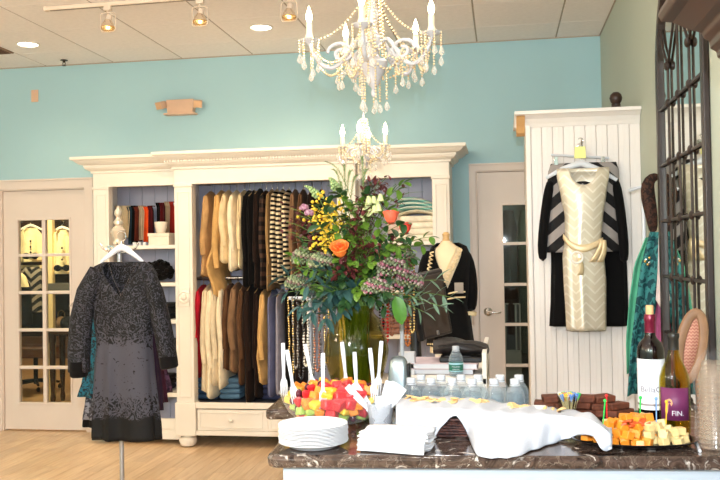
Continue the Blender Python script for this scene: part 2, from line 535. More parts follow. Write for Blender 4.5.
mb = MB(); mb.tube([(p.x-.009, p.y, HC-.02), (p.x-.012, p.y, HC-.035), (p.x, p.y, HC-.045)], .003, 6); mb.tube([(p.x+.009, p.y, HC-.02), (p.x+.012, p.y, HC-.035), (p.x, p.y, HC-.045)], .003, 6)
mb.build('yoke', DK, t)
MB().lathe([(.018, -.046), (.018, -.049)], (p.x, p.y, HC), 12).build('deflector', DK, t)

# track with three heads
pa, pb = atz(46, 8.5, HC-.01), atz(172, -1, HC-.01)
d = (pb-pa).normalized(); pe = pa+d*3.2
TRK = MAT('track_white', (226, 208, 190), .4)
tr = thing('lighting_track', (pa.x, pa.y, HC-.03), 'white ceiling light track holding the lamp heads', 'light track')
ang = math.atan2(d.y, d.x)
mid = (pa+pe)/2
MB().cbox((mid.x, mid.y, HC-.014), ((pe-pa).length, .035, .026), ang).build('rail', TRK, tr, bev=.003)
MB().cbox((pa.x, pa.y, HC-.014), (.02, .04, .03), ang).build('end_cap', TRK, tr, bev=.003)
MB().cbox((mid.x, mid.y, HC-.0275), ((pe-pa).length-.06, .012, .002), ang).build('slot', MAT('slot_grey', (120, 105, 95), .5), tr)
BULBG = GLASS('lamp_glass', (255, 236, 205))
REFL = MAT('lamp_reflector', (250, 240, 225), .25, 1, var=0)
FIL = EMIT('track_lamp_core', (1.0, .82, .5), 9)
aims = [(-2.5, 6.5, 1.4), (-1.9, 6.6, 1.5), (-1.0, 6.6, 1.6)]
labs = ['track lamp head in wire yoke next to the track end', 'track lamp head in wire yoke midway along the track', 'track lamp head in wire yoke close to the big chandelier']
for k, (px, py) in enumerate([(108, 22), (200, 16), (289, 11)]):
    q = at(px, py, 5.05 if k == 0 else 5.05)
    # put it below the track line
    s = ((Vector((q.x, q.y))-Vector((pa.x, pa.y))).dot(Vector((d.x, d.y))))
    base = Vector((pa.x, pa.y, 0))+Vector((d.x, d.y, 0))*s
    c = at(px, py, base.y)
    t = thing('track_lamp', (c.x, base.y, c.z-.06), labs[k], 'spotlight', 'track lamp heads')
    cx, cy = c.x, base.y
    MB().cbox((cx, cy, HC-.04), (.05, .03, .03), ang).build('adapter', TRK, t, bev=.003)
    zt = c.z+.055
    mb = MB(); mb.tube([(cx, cy, HC-.05), (cx, cy, zt)], .007, 8); mb.build('stem', TRK, t)
    W2 = .052; pts = []
    for i in range(24):
        q2 = 2*PI*i/24; cs, sn = math.cos(q2), math.sin(q2)
        sg = lambda v: math.copysign(abs(v)**.35, v)
        pts.append((cx+W2*sg(cs), cy, c.z-.002+.062*sg(sn)))
    MB().tube(pts, .0035, 6, closed=True).build('yoke', TRK, t)
    mb = MB(); a0 = len(mb.v)
    mb.lathe([(.012, .05), (.018, .045), (.02, .01), (.03, -.005)], (0, 0, 0), 20)
    mb.xf(Matrix.Translation((cx, cy, c.z)) @ Matrix.Rotation(.25, 4, 'Y')); mb.build('socket', TRK, t)
    mb = MB(); mb.lathe([(.02, .015), (.036, -.01), (.045, -.032), (.043, -.04)], (cx, cy, c.z), 24, cap=False); mb.build('reflector', REFL, t)
    mb = MB(); mb.lathe([(.046, -.032), (.044, -.048), (.03, -.06), (.0, -.065)], (cx, cy, c.z), 24, cap=False); mb.build('lens', BULBG, t)
    MB().ball((cx, cy, c.z-.028), .012, 10, 7).build('bulb', FIL, t)
    lamp('SPOT', 'track_lamp_light', (cx, cy, c.z-.07), TRACK_W*4, WARM, .04, aim=aims[k], cone=1.5, blend=.8, parent=t)

# emergency light, wall plate
p = at(181, 107, YW-.04)
t = thing('emergency_light', (p.x, YW, p.z-.08), 'beige twin-head emergency light high on the wall', 'emergency light')
BEI = MAT('beige_plastic', (216, 178, 150), .45)
MB().prism([(p.x-.11, p.z-.05), (p.x+.11, p.z-.05), (p.x+.12, p.z+.06), (p.x-.12, p.z+.06)], 'y', YW-.07, YW).build('housing', BEI, t, smooth=False, bev=.006)
MB().box(p.x-.14, p.x+.13, YW-.078, YW, p.z-.066, p.z-.05).build('bottom_lip', BEI, t, smooth=False, bev=.003)
for s in (-1, 1):
    c = Vector((p.x+s*.155, YW-.085, p.z+.015))
    mb = MB(); mb.lathe([(.022, -.05), (.048, -.02), (.055, .02), (.052, .028), (.0, .02)], (0, 0, 0), 4).xf(Matrix.Rotation(PI/4, 4, 'Z'))
    mb.xf(Matrix.Translation(c) @ Matrix.Rotation(s*.5, 4, 'Z') @ Matrix.Rotation(PI*.62, 4, 'X') @ Matrix.Diagonal((1, .8, 1, 1)))
    h = mb.build('lamp_head', BEI, t)
    mb = MB(); mb.lathe([(.0, .03), (.046, .03)], (0, 0, 0), 4, cap=False).xf(Matrix.Rotation(PI/4, 4, 'Z'))
    mb.xf(Matrix.Translation(c) @ Matrix.Rotation(s*.5, 4, 'Z') @ Matrix.Rotation(PI*.62, 4, 'X') @ Matrix.Diagonal((1, .8, 1, 1)))
    mb.build('lens', MAT('lamp_lens', (225, 180, 140), .2), h)
    mb = MB(); mb.tube([(p.x+s*.11, YW-.04, p.z), c], .012, 8); mb.build('knuckle', BEI, t)
p = at(35, 96, YW)
t = thing('wall_plate', (p.x, YW, p.z-.05), 'small beige blank cover plate high on the wall', 'wall plate')
MB().box(p.x-.033, p.x+.033, YW-.007, YW, p.z-.052, p.z+.052).build('plate', BEI, t, smooth=False, bev=.003)
for s in (-1, 1): MB().lathe([(.004, 0), (.003, .0015)], (0, 0, 0), 8).xf(Matrix.Translation((p.x, YW-.007, p.z+s*.035)) @ Matrix.Rotation(PI/2, 4, 'X')).build('screw', STEEL, t)

# ------------------------------------------------------------------ glazed doors
def casing(n, x0, x1, z1, wdt, top):
    mb = MB()
    mb.box(x0-wdt, x0+.004, YW-.022, YW, 0, z1); mb.box(x1-.004, x1+wdt, YW-.022, YW, 0, z1); mb.box(x0-wdt, x1+wdt, YW-.022, YW, z1-.004, top)
    mb.box(x0-wdt-.004, x0-wdt+.012, YW-.032, YW, 0, top); mb.box(x1+wdt-.012, x1+wdt+.004, YW-.032, YW, 0, top); mb.box(x0-wdt-.004, x1+wdt+.004, YW-.032, YW, top-.012, top+.004)
    mb.box(x0, x0+.012, YW-.01, YW+.1, 0, z1); mb.box(x1-.012, x1, YW-.01, YW+.1, 0, z1); mb.box(x0, x1, YW-.01, YW+.1, z1-.012, z1)
    mb.build('trim_%d' % n, DOORP, smooth=False, kind='structure', bev=.003)
def door(n, x0, x1, z1, cols, rows):
    y0, y1 = YW+.012, YW+.05
    dr = thing('door_%d' % n, ((x0+x1)/2, YW, 0), None, None); dr['kind'] = 'structure'
    gx0, gx1, gz0, gz1 = cols[0][0], cols[-1][1], rows[-1][1], rows[0][0]
    MB().box(x0, gx0, y0, y1, .012, z1).build('stile', DOORP, dr, smooth=False); MB().box(gx1, x1, y0, y1, .012, z1).build('stile', DOORP, dr, smooth=False)
    MB().box(gx0, gx1, y0, y1, gz1, z1).build('top_rail', DOORP, dr, smooth=False); MB().box(gx0, gx1, y0, y1, .012, gz0).build('bottom_rail', DOORP, dr, smooth=False)
    m = .018
    mb = MB(); mb.box(gx0-m, gx0, y0-.008, y0, gz0-m, gz1+m); mb.box(gx1, gx1+m, y0-.008, y0, gz0-m, gz1+m); mb.box(gx0, gx1, y0-.008, y0, gz1, gz1+m); mb.box(gx0, gx1, y0-.008, y0, gz0-m, gz0)
    mb.build('glazing_bead', DOORP, dr, smooth=False, bev=.003)
    for a, b in zip(cols[:-1], cols[1:]): MB().box(a[1], b[0], y0-.004, y1, gz0, gz1).build('muntin', DOORP, dr, smooth=False, bev=.004)
    for a, b in zip(rows[:-1], rows[1:]): MB().box(gx0, gx1, y0-.003, y1-.001, b[0], a[1]).build('muntin', DOORP, dr, smooth=False, bev=.004)
    for c in cols:
        for r_ in rows:
            MB().box(c[0]+.0005, c[1]-.0005, y0+.014, y0+.018, r_[1]+.0005, r_[0]-.0005).build('pane', PANE, dr, smooth=False)
    return dr
casing(2, *DOORS[0], .075, 2.143)
Yd = YW+.012
gx = [at(x, 300, Yd).x for x in (19, 42.5, 46, 70)]
gz = [(at(44, a, Yd).z, at(44, b, Yd).z) for a, b in ((220, 253.5), (256.5, 291), (294, 328.5), (331.5, 366), (369, 402.5))]
d1 = door(1, DOORS[0][0]+.015, DOORS[0][1]-.015, 2.05, [(gx[0], gx[1]), (gx[2], gx[3])], gz)
p = at(5, 316, Yd); 
for z in (.3, 1.05, 1.8):
    MB().lathe([(.007, -.045), (.007, .045)], (DOORS[0][1]-.004, YW+.004, z), 8).build('hinge', DOORP, d1)
casing(3, *DOORS[1], .045, 2.15)
gx = [at(x, 300, Yd).x for x in (504.5, 519.5, 527)]
w1 = .2
gz = [(at(515, a, Yd).z, at(515, b, Yd).z) for a, b in ((205, 242), (245, 283), (286, 323), (326, 364), (367, 405))]
d2 = door(2, DOORS[1][0]+.015, DOORS[1][1]-.015, 2.085, [(gx[0], gx[0]+w1), (gx[0]+w1+.03, gx[0]+2*w1+.03)], gz)
c = at(488, 312, YW-.02)
mb = MB(); mb.lathe([(.034, 0), (.034, .006), (.028, .012), (.013, .016), (.012, .045), (.014, .05)], (0, 0, 0), 24)
mb.xf(Matrix.Translation((c.x, YW+.012, c.z)) @ Matrix.Rotation(PI/2, 4, 'X'))
kb = mb.build('door_handle', CHROME, d2)
mb = MB(); mb.tube([(c.x, YW-.032, c.z), (c.x+.035, YW-.036, c.z-.002), (c.x+.075, YW-.036, c.z-.008), (c.x+.092, YW-.034, c.z-.003), (c.x+.1, YW-.03, c.z+.004)], [.011, .01, .009, .009, .007], 10)
mb.build('lever', CHROME, kb)

# ------------------------------------------------------------------ rooms seen through the panes
BRN = MAT('back_room_wall', (120, 88, 62), .7, var=.05)
DRK = MAT('closet_wall', (88, 92, 90), .7, var=.05)
def backroom(n, x0, x1, y1, mat, z1):
    mb = MB()
    mb.box(x0-.05, x0, YW+.1, y1, 0, z1); mb.box(x1, x1+.05, YW+.1, y1, 0, z1); mb.box(x0, x1, y1, y1+.05, 0, z1); mb.box(x0, x1, YW+.1, y1, z1, z1+.05)
    mb.build('wall_%s' % n, mat, smooth=False, kind='structure')
    MB().box(x0, x1, YW+.1, y1, -.1, 0).build('floor_%s' % n, MAT('back_room_boards', (214, 172, 120), .4, var=.1, scale=2, stretch=(14, 1, 1)), smooth=False, kind='structure')
backroom('back_room', -7.4, -3.0, 12.0, BRN, 2.7)
backroom('fitting_room', -.35, .95, 8.6, DRK, 2.5)

# ================================================================== things in the rooms behind the panes
CREAM = FAB('cream_wool', (236, 216, 170)); JBLK = FAB('black', (24, 22, 24))
def wall_jacket(rows, Y, label, trim):
    b = at((rows[0][1]+rows[0][2])/2, rows[-1][0], Y)
    t = thing('jacket', (b.x, Y, b.z), label, 'jacket', 'jackets in the back room')
    loft(rows, Y, neck=(.3, 14), n=28, fold=(5, .15), nz=14).build('body', CREAM, t, solid=.004)
    y0 = rows[0]; y1 = rows[-1]
    for s, xs, xe in ((-1, y0[1]+1, y1[1]-1), (1, y0[2]-1, y1[2]+1)):
        a = at(xs, y0[0]+3, Y); m = at((xs+xe)/2+s*1.5, (y0[0]+y1[0])/2, Y); e = at(xe, y1[0]-2, Y)
        MB().tube([a, (a+m)/2+Vector((s*.02, 0, 0)), m, (m+e)/2, e], [.05, .065, .06, .055, .05], 10, flat=.8).build('sleeve', CREAM, t)
    c = at((y0[1]+y0[2])/2, (y0[0]+y1[0])/2-4, Y-rows[2][3]-.02)
    for k in range(3):
        MB().ball((c.x, c.y, c.z-.06*k), (.012, .006, .012), 10, 6).build('button', JBLK, t)
    if trim:
        e = at((y0[1]+y0[2])/2, y1[0]-6, Y-rows[2][3]-.02)
        mb = MB()
        for s in (-1, 1): mb.ball((e.x+s*.05, e.y, e.z), (.045, .012, .035), 10, 6)
        mb.ball(e, (.015, .016, .018), 8, 6); mb.build('bow', JBLK, t)
    hz = at((y0[1]+y0[2])/2, y0[0]-3, Y)
    h = thing('clothes_hanger', (hz.x, Y, hz.z-.03), 'clothes hanger holding the '+label, 'hanger', 'hangers in the back room')
    hanger_mb((hz.x, Y, hz.z), .3, drop=.06).build('arms', WHITE, h); hook_mb((hz.x, Y, hz.z), .07, .02).build('hook', CHROME, h)
Yb = 8.5
wall_jacket([(228, 27, 34, .06), (232, 21, 39, .09), (245, 21, 40, .1), (262, 20, 41, .11)], Yb, 'cream jacket with black piping and bow seen through the glazed door', True)
wall_jacket([(230, 59, 65, .06), (234, 54, 69, .09), (250, 54, 70, .1), (274, 53, 70, .11)], Yb, 'cream coat beside the pale post seen through the glazed door', True)
a = at(50.5, 216, Yb-.1)
MB().box(a.x-.025, a.x+.025, Yb-.12, Yb-.06, 0, 2.68).build('post', MAT('pale_post', (240, 214, 160), .5), smooth=False, bev=.004, label='pale square post standing behind the glazed door', cat='post')
za = at(44, 265, Yb).z
zr = at(44, 222, Yb).z
sh = thing('shelf_unit', (-4.9, Yb+.2, 0), 'dark shelf unit with pale shelf edges in the room behind the glazed door', 'shelf unit')
SHD = MAT('dark_stain', (58, 36, 24), .5)
for zz, nm in ((at(44, 264, Yb).z, 0), (at(62, 287, Yb).z-.03, 1), (at(44, 330, Yb).z, 2)):
    MB().box(-5.55, -4.05, Yb-.02, Yb+.36, zz-.045, zz-.01).build('shelf', MAT('pale_shelf', (232, 205, 160), .5) if nm < 2 else SHD, sh, smooth=False, bev=.003)
MB().box(-5.6, -4.0, Yb+.36, Yb+.4, .62, 2.3).build('back_panel', SHD, sh, smooth=False)
for x in (-5.6, -4.04): MB().box(x, x+.04, Yb-.02, Yb+.36, 0, 2.3).build('side_panel', SHD, sh, smooth=False)
# garments under the first shelf
ZIG = STRIPE('zigzag_knit', (28, 26, 28), (150, 140, 125), 'zig', .09, slope=.08)
def flat_garment(name, rows, Y, mat, label, cat, grp=None, fold=(6, .2), neck=None):
    p_ = at((rows[0][1]+rows[0][2])/2, rows[-1][0], Y)
    return loft(rows, Y, neck=neck, n=28, fold=fold, nz=12, cap=True).build(name, mat, label=label, cat=cat, grp=grp, org=(p_.x, Y, p_.z))
flat_garment('knit_top', [(267, 24, 39, .04), (272, 21, 43, .07), (292, 22, 43, .08), (312, 22, 43, .09)], Yb-.1, ZIG, 'black and taupe zigzag knit top behind the glazed door', 'top')
flat_garment('knit_top', [(278, 16, 22, .04), (283, 13, 30, .06), (300, 13, 31, .07), (325, 13, 32, .08)], Yb-.28, JBLK, 'black knit top hanging in front of the zigzag top', 'top')
flat_garment('shawl', [(273, 18, 22, .02), (277, 17, 26, .03), (287, 20, 29, .02)], Yb-.37, CREAM, 'cream shawl over the shoulder of the black knit top', 'shawl')
q = at(62, 283, Yb-.05)
MB().box(q.x-.13, q.x+.12, Yb-.13, Yb+.1, q.z-.075, q.z).build('storage_box', MAT('grey_card', (90, 84, 78), .6), smooth=False, bev=.004, label='grey storage box on the shelf under the cream coat', cat='box')
for k, (px, py, cc, lb) in enumerate([(52, 326, (60, 60, 90), 'blue'), (60, 326, (140, 110, 80), 'tan'), (66, 326, (35, 28, 28), 'black')]):
    q = at(px, py, Yb+.05)
    mb = MB(); z0 = at(44, 330, Yb).z-.01
    mb.ball((q.x, Yb+.08, z0+.075), (.07, .11, .075), 12, 8)
    t = thing('handbag', (q.x, Yb+.08, z0), lb+' rounded handbag on the low dark shelf behind the door', 'handbag', 'handbags on the back room shelf')
    mb.build('body', FAB('bag_'+lb, cc), t)
    MB().tube([(q.x-.04, Yb+.08, z0+.13), (q.x-.035, Yb+.08, z0+.19), (q.x, Yb+.08, z0+.215), (q.x+.035, Yb+.08, z0+.19), (q.x+.04, Yb+.08, z0+.13)], .006, 6).build('handle', FAB('bag_'+lb, cc), t)
# chair on castors and a desk leg
TAN = MAT('tan_leather', (150, 106, 72), .5, bump=.1)
q = atz(36, 389, 0)
t = thing('office_chair', (q.x, q.y, 0), 'brown leather chair on castors seen through the low door panes', 'chair')
MB().cbox((q.x, q.y, .43), (.46, .44, .1)).build('seat', TAN, t, bev=.03)
MB().cbox((q.x-.02, q.y+.2, .72), (.42, .07, .3), M=Matrix.Rotation(-.15, 4, 'X')).build('backrest', TAN, t, bev=.025)
MB().tube([(q.x, q.y, .06), (q.x, q.y, .38)], .025, 10).build('column', BLACKP, t)
for k in range(5):
    a = 2*PI*k/5+.3; e = Vector((q.x+.26*math.cos(a), q.y+.26*math.sin(a), .075))
    MB().tube([(q.x, q.y, .1), e], [.022, .014], 8).build('leg', BLACKP, t)
    MB().ball((e.x, e.y, .028), (.02, .028, .028), 10, 7).build('castor', BLACKP, t)
q = atz(53, 404, 0)
t = thing('writing_table', (q.x+.3, q.y, 0), 'dark wooden table with turned legs behind the glazed door', 'table')
for dx in (0, .7):
    for dy in (0, .2):
        MB().lathe([(.02, 0), (.026, .06), (.018, .1), (.028, .3), (.03, .6), (.036, .66), (.036, .7)], (q.x+dx, q.y+dy, 0), 12).build('leg', SHD, t)
MB().box(q.x-.05, q.x+.75, q.y-.05, q.y+.25, .7, .735).build('tabletop', SHD, t, smooth=False, bev=.006)
q = atz(24, 352, .735)
def fill_bulb(x, y, z, zc, power, c_, label):  # unseen bulb, added to light the rooms behind the panes
    t = thing('added_pendant_bulb', (x, y, z), label, 'bulb')
    MB().tube([(x, y, z+.07), (x, y, zc)], .004, 6).build('cord', BLACKP, t)
    MB().lathe([(.016, .03), (.018, .05), (.014, .07)], (x, y, z), 12).build('socket', BLACKP, t)
    MB().ball((x, y, z), .035, 12, 9).build('bulb', EMIT('fill_bulb', c_, 6), t)
    lamp('POINT', 'bulb_fill_light', (x, y, z-.1), power, c_, .05, parent=t)
fill_bulb(-4.4, 7.6, 2.4, 2.7, 150, (1, .78, .48), 'added bare bulb out of view over the jackets behind the glazed door')
fill_bulb(-5.4, 10.2, 2.4, 2.7, 120, (1, .80, .52), 'added bare bulb out of view at the far end of the room behind the glazed door')
# right-hand room: rack with dark clothes, a white frame
fr = thing('clothes_rack', (.2, 8.1, 0), 'dark metal clothes rack in the room behind the right glazed door', 'rack')
MB().tube([(-.25, 8.1, 0), (-.25, 8.1, 1.9), (.85, 8.1, 1.9), (.85, 8.1, 0)], .014, 8).build('frame', BLACKP, fr)
for k, (x, cc, z0, lb) in enumerate([(-.08, (30, 30, 34), .9, 'black'), (.07, (52, 40, 36), .72, 'brown'), (.22, (70, 80, 74), .55, 'grey green'), (.36, (26, 28, 36), .8, 'navy')]):
    mb = MB(); rows = []
    for i in range(8):
        s = i/7; z = 1.84+(z0-1.84)*s
        rows.append([Vector((x+(.03+.05*min(1, s*5)+.02*math.sin(5*q2))*math.cos(q2), 8.1+(.06+.17*min(1, s*5))*math.sin(q2), z)) for q2 in [2*PI*j/16 for j in range(16)]])
    mb.grid(rows, True).build('hanging_coat', FAB('coat_'+lb, cc), label=lb+' coat on the rack behind the right glazed door', cat='coat', grp='coats behind the right door')
pc = at(516, 330, 8.0)
t = thing('picture_frame', (pc.x, 8.0, 0), 'pale leaning frame with dark panes behind the right glazed door', 'frame')
mb = MB()
za, zb_, xa, xb = at(515, 352, 7.9).z, at(515, 303, 7.9).z, at(505, 330, 7.9).x, at(521, 330, 7.9).x
mb.box(xa, xb, 7.88, 7.9, 0, .0001+za); mb.box(xa, xa+.012, 7.88, 7.9, za, zb_); mb.box(xb-.012, xb, 7.88, 7.9, za, zb_); mb.box(xa, xb, 7.88, 7.9, zb_-.012, zb_); mb.box((xa+xb)/2+.02, (xa+xb)/2+.035, 7.88, 7.9, za, zb_); mb.box(xa, xb, 7.88, 7.9, za, za+.02)
mb.build('frame', MAT('grey_frame', (150, 150, 142), .5), t, smooth=False, bev=.002)
MB().box(xa+.012, xb-.012, 7.885, 7.89, za+.02, zb_-.012).build('panel', MAT('dark_panel', (48, 48, 46), .3), t, smooth=False)
fill_bulb(.1, 7.3, 2.3, 2.5, 30, (1, .85, .65), 'added bare bulb out of view in the room behind the right glazed door')

# ================================================================== white wardrobe wall
LAV = MAT('lavender_boards', (176, 176, 194), .55, var=.05, scale=4)
def cornice(x0, x1, yf, yb, prof, name, parent, mat=WHITE):
    mb = MB(); rows = []
    for o_, z in prof:
        rows.append([Vector((x0-o_, yb, z)), Vector((x0-o_, yf-o_, z)), Vector((x1+o_, yf-o_, z)), Vector((x1+o_, yb, z))])
    mb.grid(rows)
    o_, z = prof[-1]
    mb.add([(x0-o_, yb, z), (x0-o_, yf-o_, z), (x1+o_, yf-o_, z), (x1+o_, yb, z)], [(0, 1, 2, 3)])
    return mb.build(name, mat, parent, smooth=False)
def cprof(zt, h=.125, ov=.13):
    P = [(0, 0), (.1, .02), (.1, .14), (.22, .2), (.36, .3), (.42, .42), (.42, .5), (.62, .56), (.78, .68), (.86, .78), (.97, .8), (1, .84), (1, 1)]
    return [(a*ov, zt-h+b*h) for a, b in P]
def pilaster(x0, x1, yf, yb, z0, z1, parent, mold=True, rosette=None):
    w_ = x1-x0
    p_ = MB().box(x0, x1, yf, yb, z0, z1).build('pilaster', WHITE, parent, smooth=False, bev=.004)
    m = .022
    mb = MB(); zt = z1-.05; zb2 = z0+.05
    mb.box(x0+m, x0+m+.008, yf-.006, yf, zb2, zt); mb.box(x1-m-.008, x1-m, yf-.006, yf, zb2, zt); mb.box(x0+m, x1-m, yf-.006, yf, zt, zt+.008); mb.box(x0+m, x1-m, yf-.006, yf, zb2-.008, zb2)
    mb.build('panel_moulding', WHITE, p_, smooth=False, bev=.002)
    MB().box(x0-.006, x1+.006, yf-.012, yb, z1-.004, z1+.018).build('capital', WHITE, p_, smooth=False, bev=.004)
    if rosette:
        mb = MB(); mb.lathe([(.05, 0), (.05, .008), (.04, .014), (.034, .008), (.024, .008), (.018, .018), (0, .022)], (0, 0, 0), 28)
        mb.xf(Matrix.Translation(((x0+x1)/2, yf, rosette)) @ Matrix.Rotation(PI/2, 4, 'X')); mb.build('rosette', WHITE, p_)
        MB().cbox(((x0+x1)/2, yf-.003, rosette), (.105, .006, .15)).build('rosette_plaque', WHITE, p_, bev=.002)
    return p_
def boards(x0, x1, y, z0, z1, n, parent, mat=LAV, th=.012, bev=.004):
    w_ = (x1-x0)/n; first = None
    for k in range(n):
        if first is None:
            first = MB().box(x0+.001, x0+w_-.001, y, y+th, z0, z1).build('back_board', mat, parent, smooth=False, bev=bev)
        else:
            o = first.copy(); col.objects.link(o); o.parent = parent; o.location = (w_*k, 0, 0)
ZT = 2.262
# --- centre unit
cx0, cx1, cyf = -2.49, -1.07, 6.38
zf = at(240, 184.5, cyf).z; zb0 = at(230, 403, cyf).z; zd0, zd1 = at(230, 431, cyf).z, at(230, 410, cyf).z; zbot = at(230, 436, cyf).z
PWD = .142
W1 = thing('wardrobe', ((cx0+cx1)/2, (cyf+YW)/2, 0), 'wide white open wardrobe with two hanging rails, drawers and bun feet', 'wardrobe', None)
for a in (cx0, cx1-PWD):
    pilaster(a, a+PWD, cyf, cyf+.09, zb0, zf, W1, rosette=at(184, 297, cyf).z)
    MB().box(a-.012, a+PWD+.012, cyf-.014, cyf+.1, zbot-.004, zb0-.0).build('plinth_block', WHITE, W1, smooth=False, bev=.008)
    for yy in (cyf+.045, YW-.08):
        MB().lathe([(.03, zbot), (.04, zbot-.006), (.036, zbot-.014), (.062, zbot-.024), (.07, zbot*.5), (.058, .012), (.035, .0)], (a+PWD/2, yy, 0), 24).build('bun_foot', WHITE, W1)
MB().box(cx0, cx1, cyf-.0, cyf+.06, zf+.015, ZT-.1).build('frieze', WHITE, W1, smooth=False, bev=.003)
c_ = cornice(cx0, cx1, cyf-.004, 6.44, cprof(ZT), 'cornice', W1)
mb = MB(); k = cx0-.05
while k < cx1+.05:
    mb.box(k, k+.012, cyf-.075, cyf-.05, ZT-.075, ZT-.058); k += .022
mb.build('dentils', WHITE, c_, smooth=False, kind='stuff')
for a in (cx0, cx1-.03): MB().box(a, a+.03, cyf+.09, YW-.015, zbot, ZT-.1).build('side_panel', WHITE, W1, smooth=False)
MB().box(cx0, cx1, cyf+.06, YW-.01, ZT-.12, ZT-.1).build('top_panel', WHITE, W1, smooth=False)
MB().box(cx0+.03, cx1-.03, cyf+.02, YW-.015, zb0-.03, zb0-.005).build('floor_panel', MAT('navy_shelf', (52, 56, 70), .6), W1, smooth=False)
MB().box(cx0+PWD, cx1-PWD, cyf, cyf+.03, zb0-.045, zb0).build('base_rail', WHITE, W1, smooth=False, bev=.003)
MB().box(cx0+PWD, cx1-PWD, cyf, cyf+.03, zbot, zd0-.002).build('bottom_rail', WHITE, W1, smooth=False, bev=.003)
MB().box(cx0+.02, cx1-.02, cyf+.04, YW-.02, zbot, zbot+.02).build('drawer_base', WHITE, W1, smooth=False)
boards(cx0+.03, cx1-.03, YW-.022, zb0-.03, ZT-.12, 10, W1)
dx0 = cx0+PWD+.02; nD = 2; dw = (cx1-cx0-2*PWD-.04-.02)/nD
for k in range(nD):
    a = dx0+k*(dw+.02); b = a+dw
    dr = MB().box(a, b, cyf+.006, cyf+.03, zd0, zd1).build('drawer', WHITE, W1, smooth=False, bev=.003)
    mb = MB(); m = .02
    mb.box(a+m, b-m, cyf, cyf+.006, zd1-m-.008, zd1-m); mb.box(a+m, b-m, cyf, cyf+.006, zd0+m, zd0+m+.008); mb.box(a+m, a+m+.008, cyf, cyf+.006, zd0+m, zd1-m); mb.box(b-m-.008, b-m, cyf, cyf+.006, zd0+m, zd1-m)
    mb.build('drawer_moulding', WHITE, dr, smooth=False, bev=.002)
    MB().ball(((a+b)/2, cyf-.01, (zd0+zd1)/2), (.02, .016, .012), 12, 8).build('knob', WHITE, dr)
MB().box(dx0+dw, dx0+dw+.02, cyf, cyf+.03, zd0, zd1).build('drawer_divider', WHITE, W1, smooth=False)
ZR1, ZR2 = at(240, 180.5, 6.62).z, at(230, 278, 6.62).z
for zz in (ZR1, ZR2):
    MB().tube([(cx0+.03, 6.62, zz), (cx1-.03, 6.62, zz)], .013, 12).build('hanging_rail', STEEL, W1)

def side_unit(x0, x1, label, shelves_px, ref):
    yf = 6.46
    u = thing('shelf_cabinet', ((x0+x1)/2, (yf+YW)/2, 0), label, 'cabinet', 'shelf cabinets beside the wardrobe')
    zf_ = at(ref, 188.5 if ref < 200 else 179, yf).z
    for a in (x0, x1-.13):
        if (x0 < -2 and a > x0) or (x0 > -2 and a == x0):
            continue
        pilaster(a, a+.13, yf, yf+.08, .14, zf_, u)
        MB().box(a-.01, a+.14, yf-.012, yf+.09, .04, .2).build('plinth_block', WHITE, u, smooth=False, bev=.006)
    a0, a1 = (x0+.13, x1) if x0 < -2 else (x0, x1-.13)
    MB().box(x0, x1, yf, yf+.05, zf_+.015, ZT-.1).build('frieze', WHITE, u, smooth=False, bev=.003)
    # cornice on the free side only
    rows = []
    for o_, z in cprof(ZT-.004):
        if x0 < -2: rows.append([Vector((x0-o_, YW-.002, z)), Vector((x0-o_, yf-o_, z)), Vector((x1, yf-o_, z))])
        else: rows.append([Vector((x0, yf-o_, z)), Vector((x1+o_, yf-o_, z)), Vector((x1+o_, YW-.002, z))])
    mb = MB().grid(rows); o_, z = cprof(ZT-.004)[-1]
    e0, e1 = (x0-o_, x1) if x0 < -2 else (x0, x1+o_)
    mb.add([(e0, YW-.002, z), (e0, yf-o_, z), (e1, yf-o_, z), (e1, YW-.002, z)], [(0, 1, 2, 3)])
    mb.build('cornice', WHITE, u, smooth=False)
    for a in (x0, x1-.02): MB().box(a, a+.02, yf+.08, YW-.015, .05, ZT-.1).build('side_panel', WHITE, u, smooth=False)
    MB().box(x0, x1, yf+.05, YW-.01, ZT-.12, ZT-.1).build('top_panel', WHITE, u, smooth=False)
    boards(x0+.02, x1-.02, YW-.022, .1, ZT-.12, 6, u)
    zs = []
    for py in shelves_px:
        z = at((93+174)/2 if x0 < -2 else 415, py, yf+.02).z; zs.append(z)
        MB().box(x0+.02, x1-.02, yf+.02, YW-.022, z-.03, z).build('shelf', WHITE, u, smooth=False, bev=.003)
    MB().box(a0, a1, yf, yf+.03, .12, .2).build('base_rail', WHITE, u, smooth=False, bev=.003)
    MB().box(a0, a1, yf, yf+.03, .04, .1).build('bottom_rail', WHITE, u, smooth=False, bev=.003)
    MB().box(x0+.02, x1-.02, yf+.03, YW-.022, .04, .06).build('floor_panel', WHITE, u, smooth=False)
    MB().box(a0, a1, yf+.006, yf+.03, .1, .12).build('drawer_front', WHITE, u, smooth=False)
    return u, zs
LX0 = at(93, 190, 6.46).x
UL, ZSL = side_unit(LX0, cx0, 'narrow white open shelf cabinet beside the left glazed door', [245.5, 283, 320, 357, 393], 120)
RX1 = at(449.5, 190, 6.46).x
UR, ZSR = side_unit(cx1, RX1, 'narrow white open shelf cabinet next to the bare teal wall strip', [241, 290, 335, 380], 415)

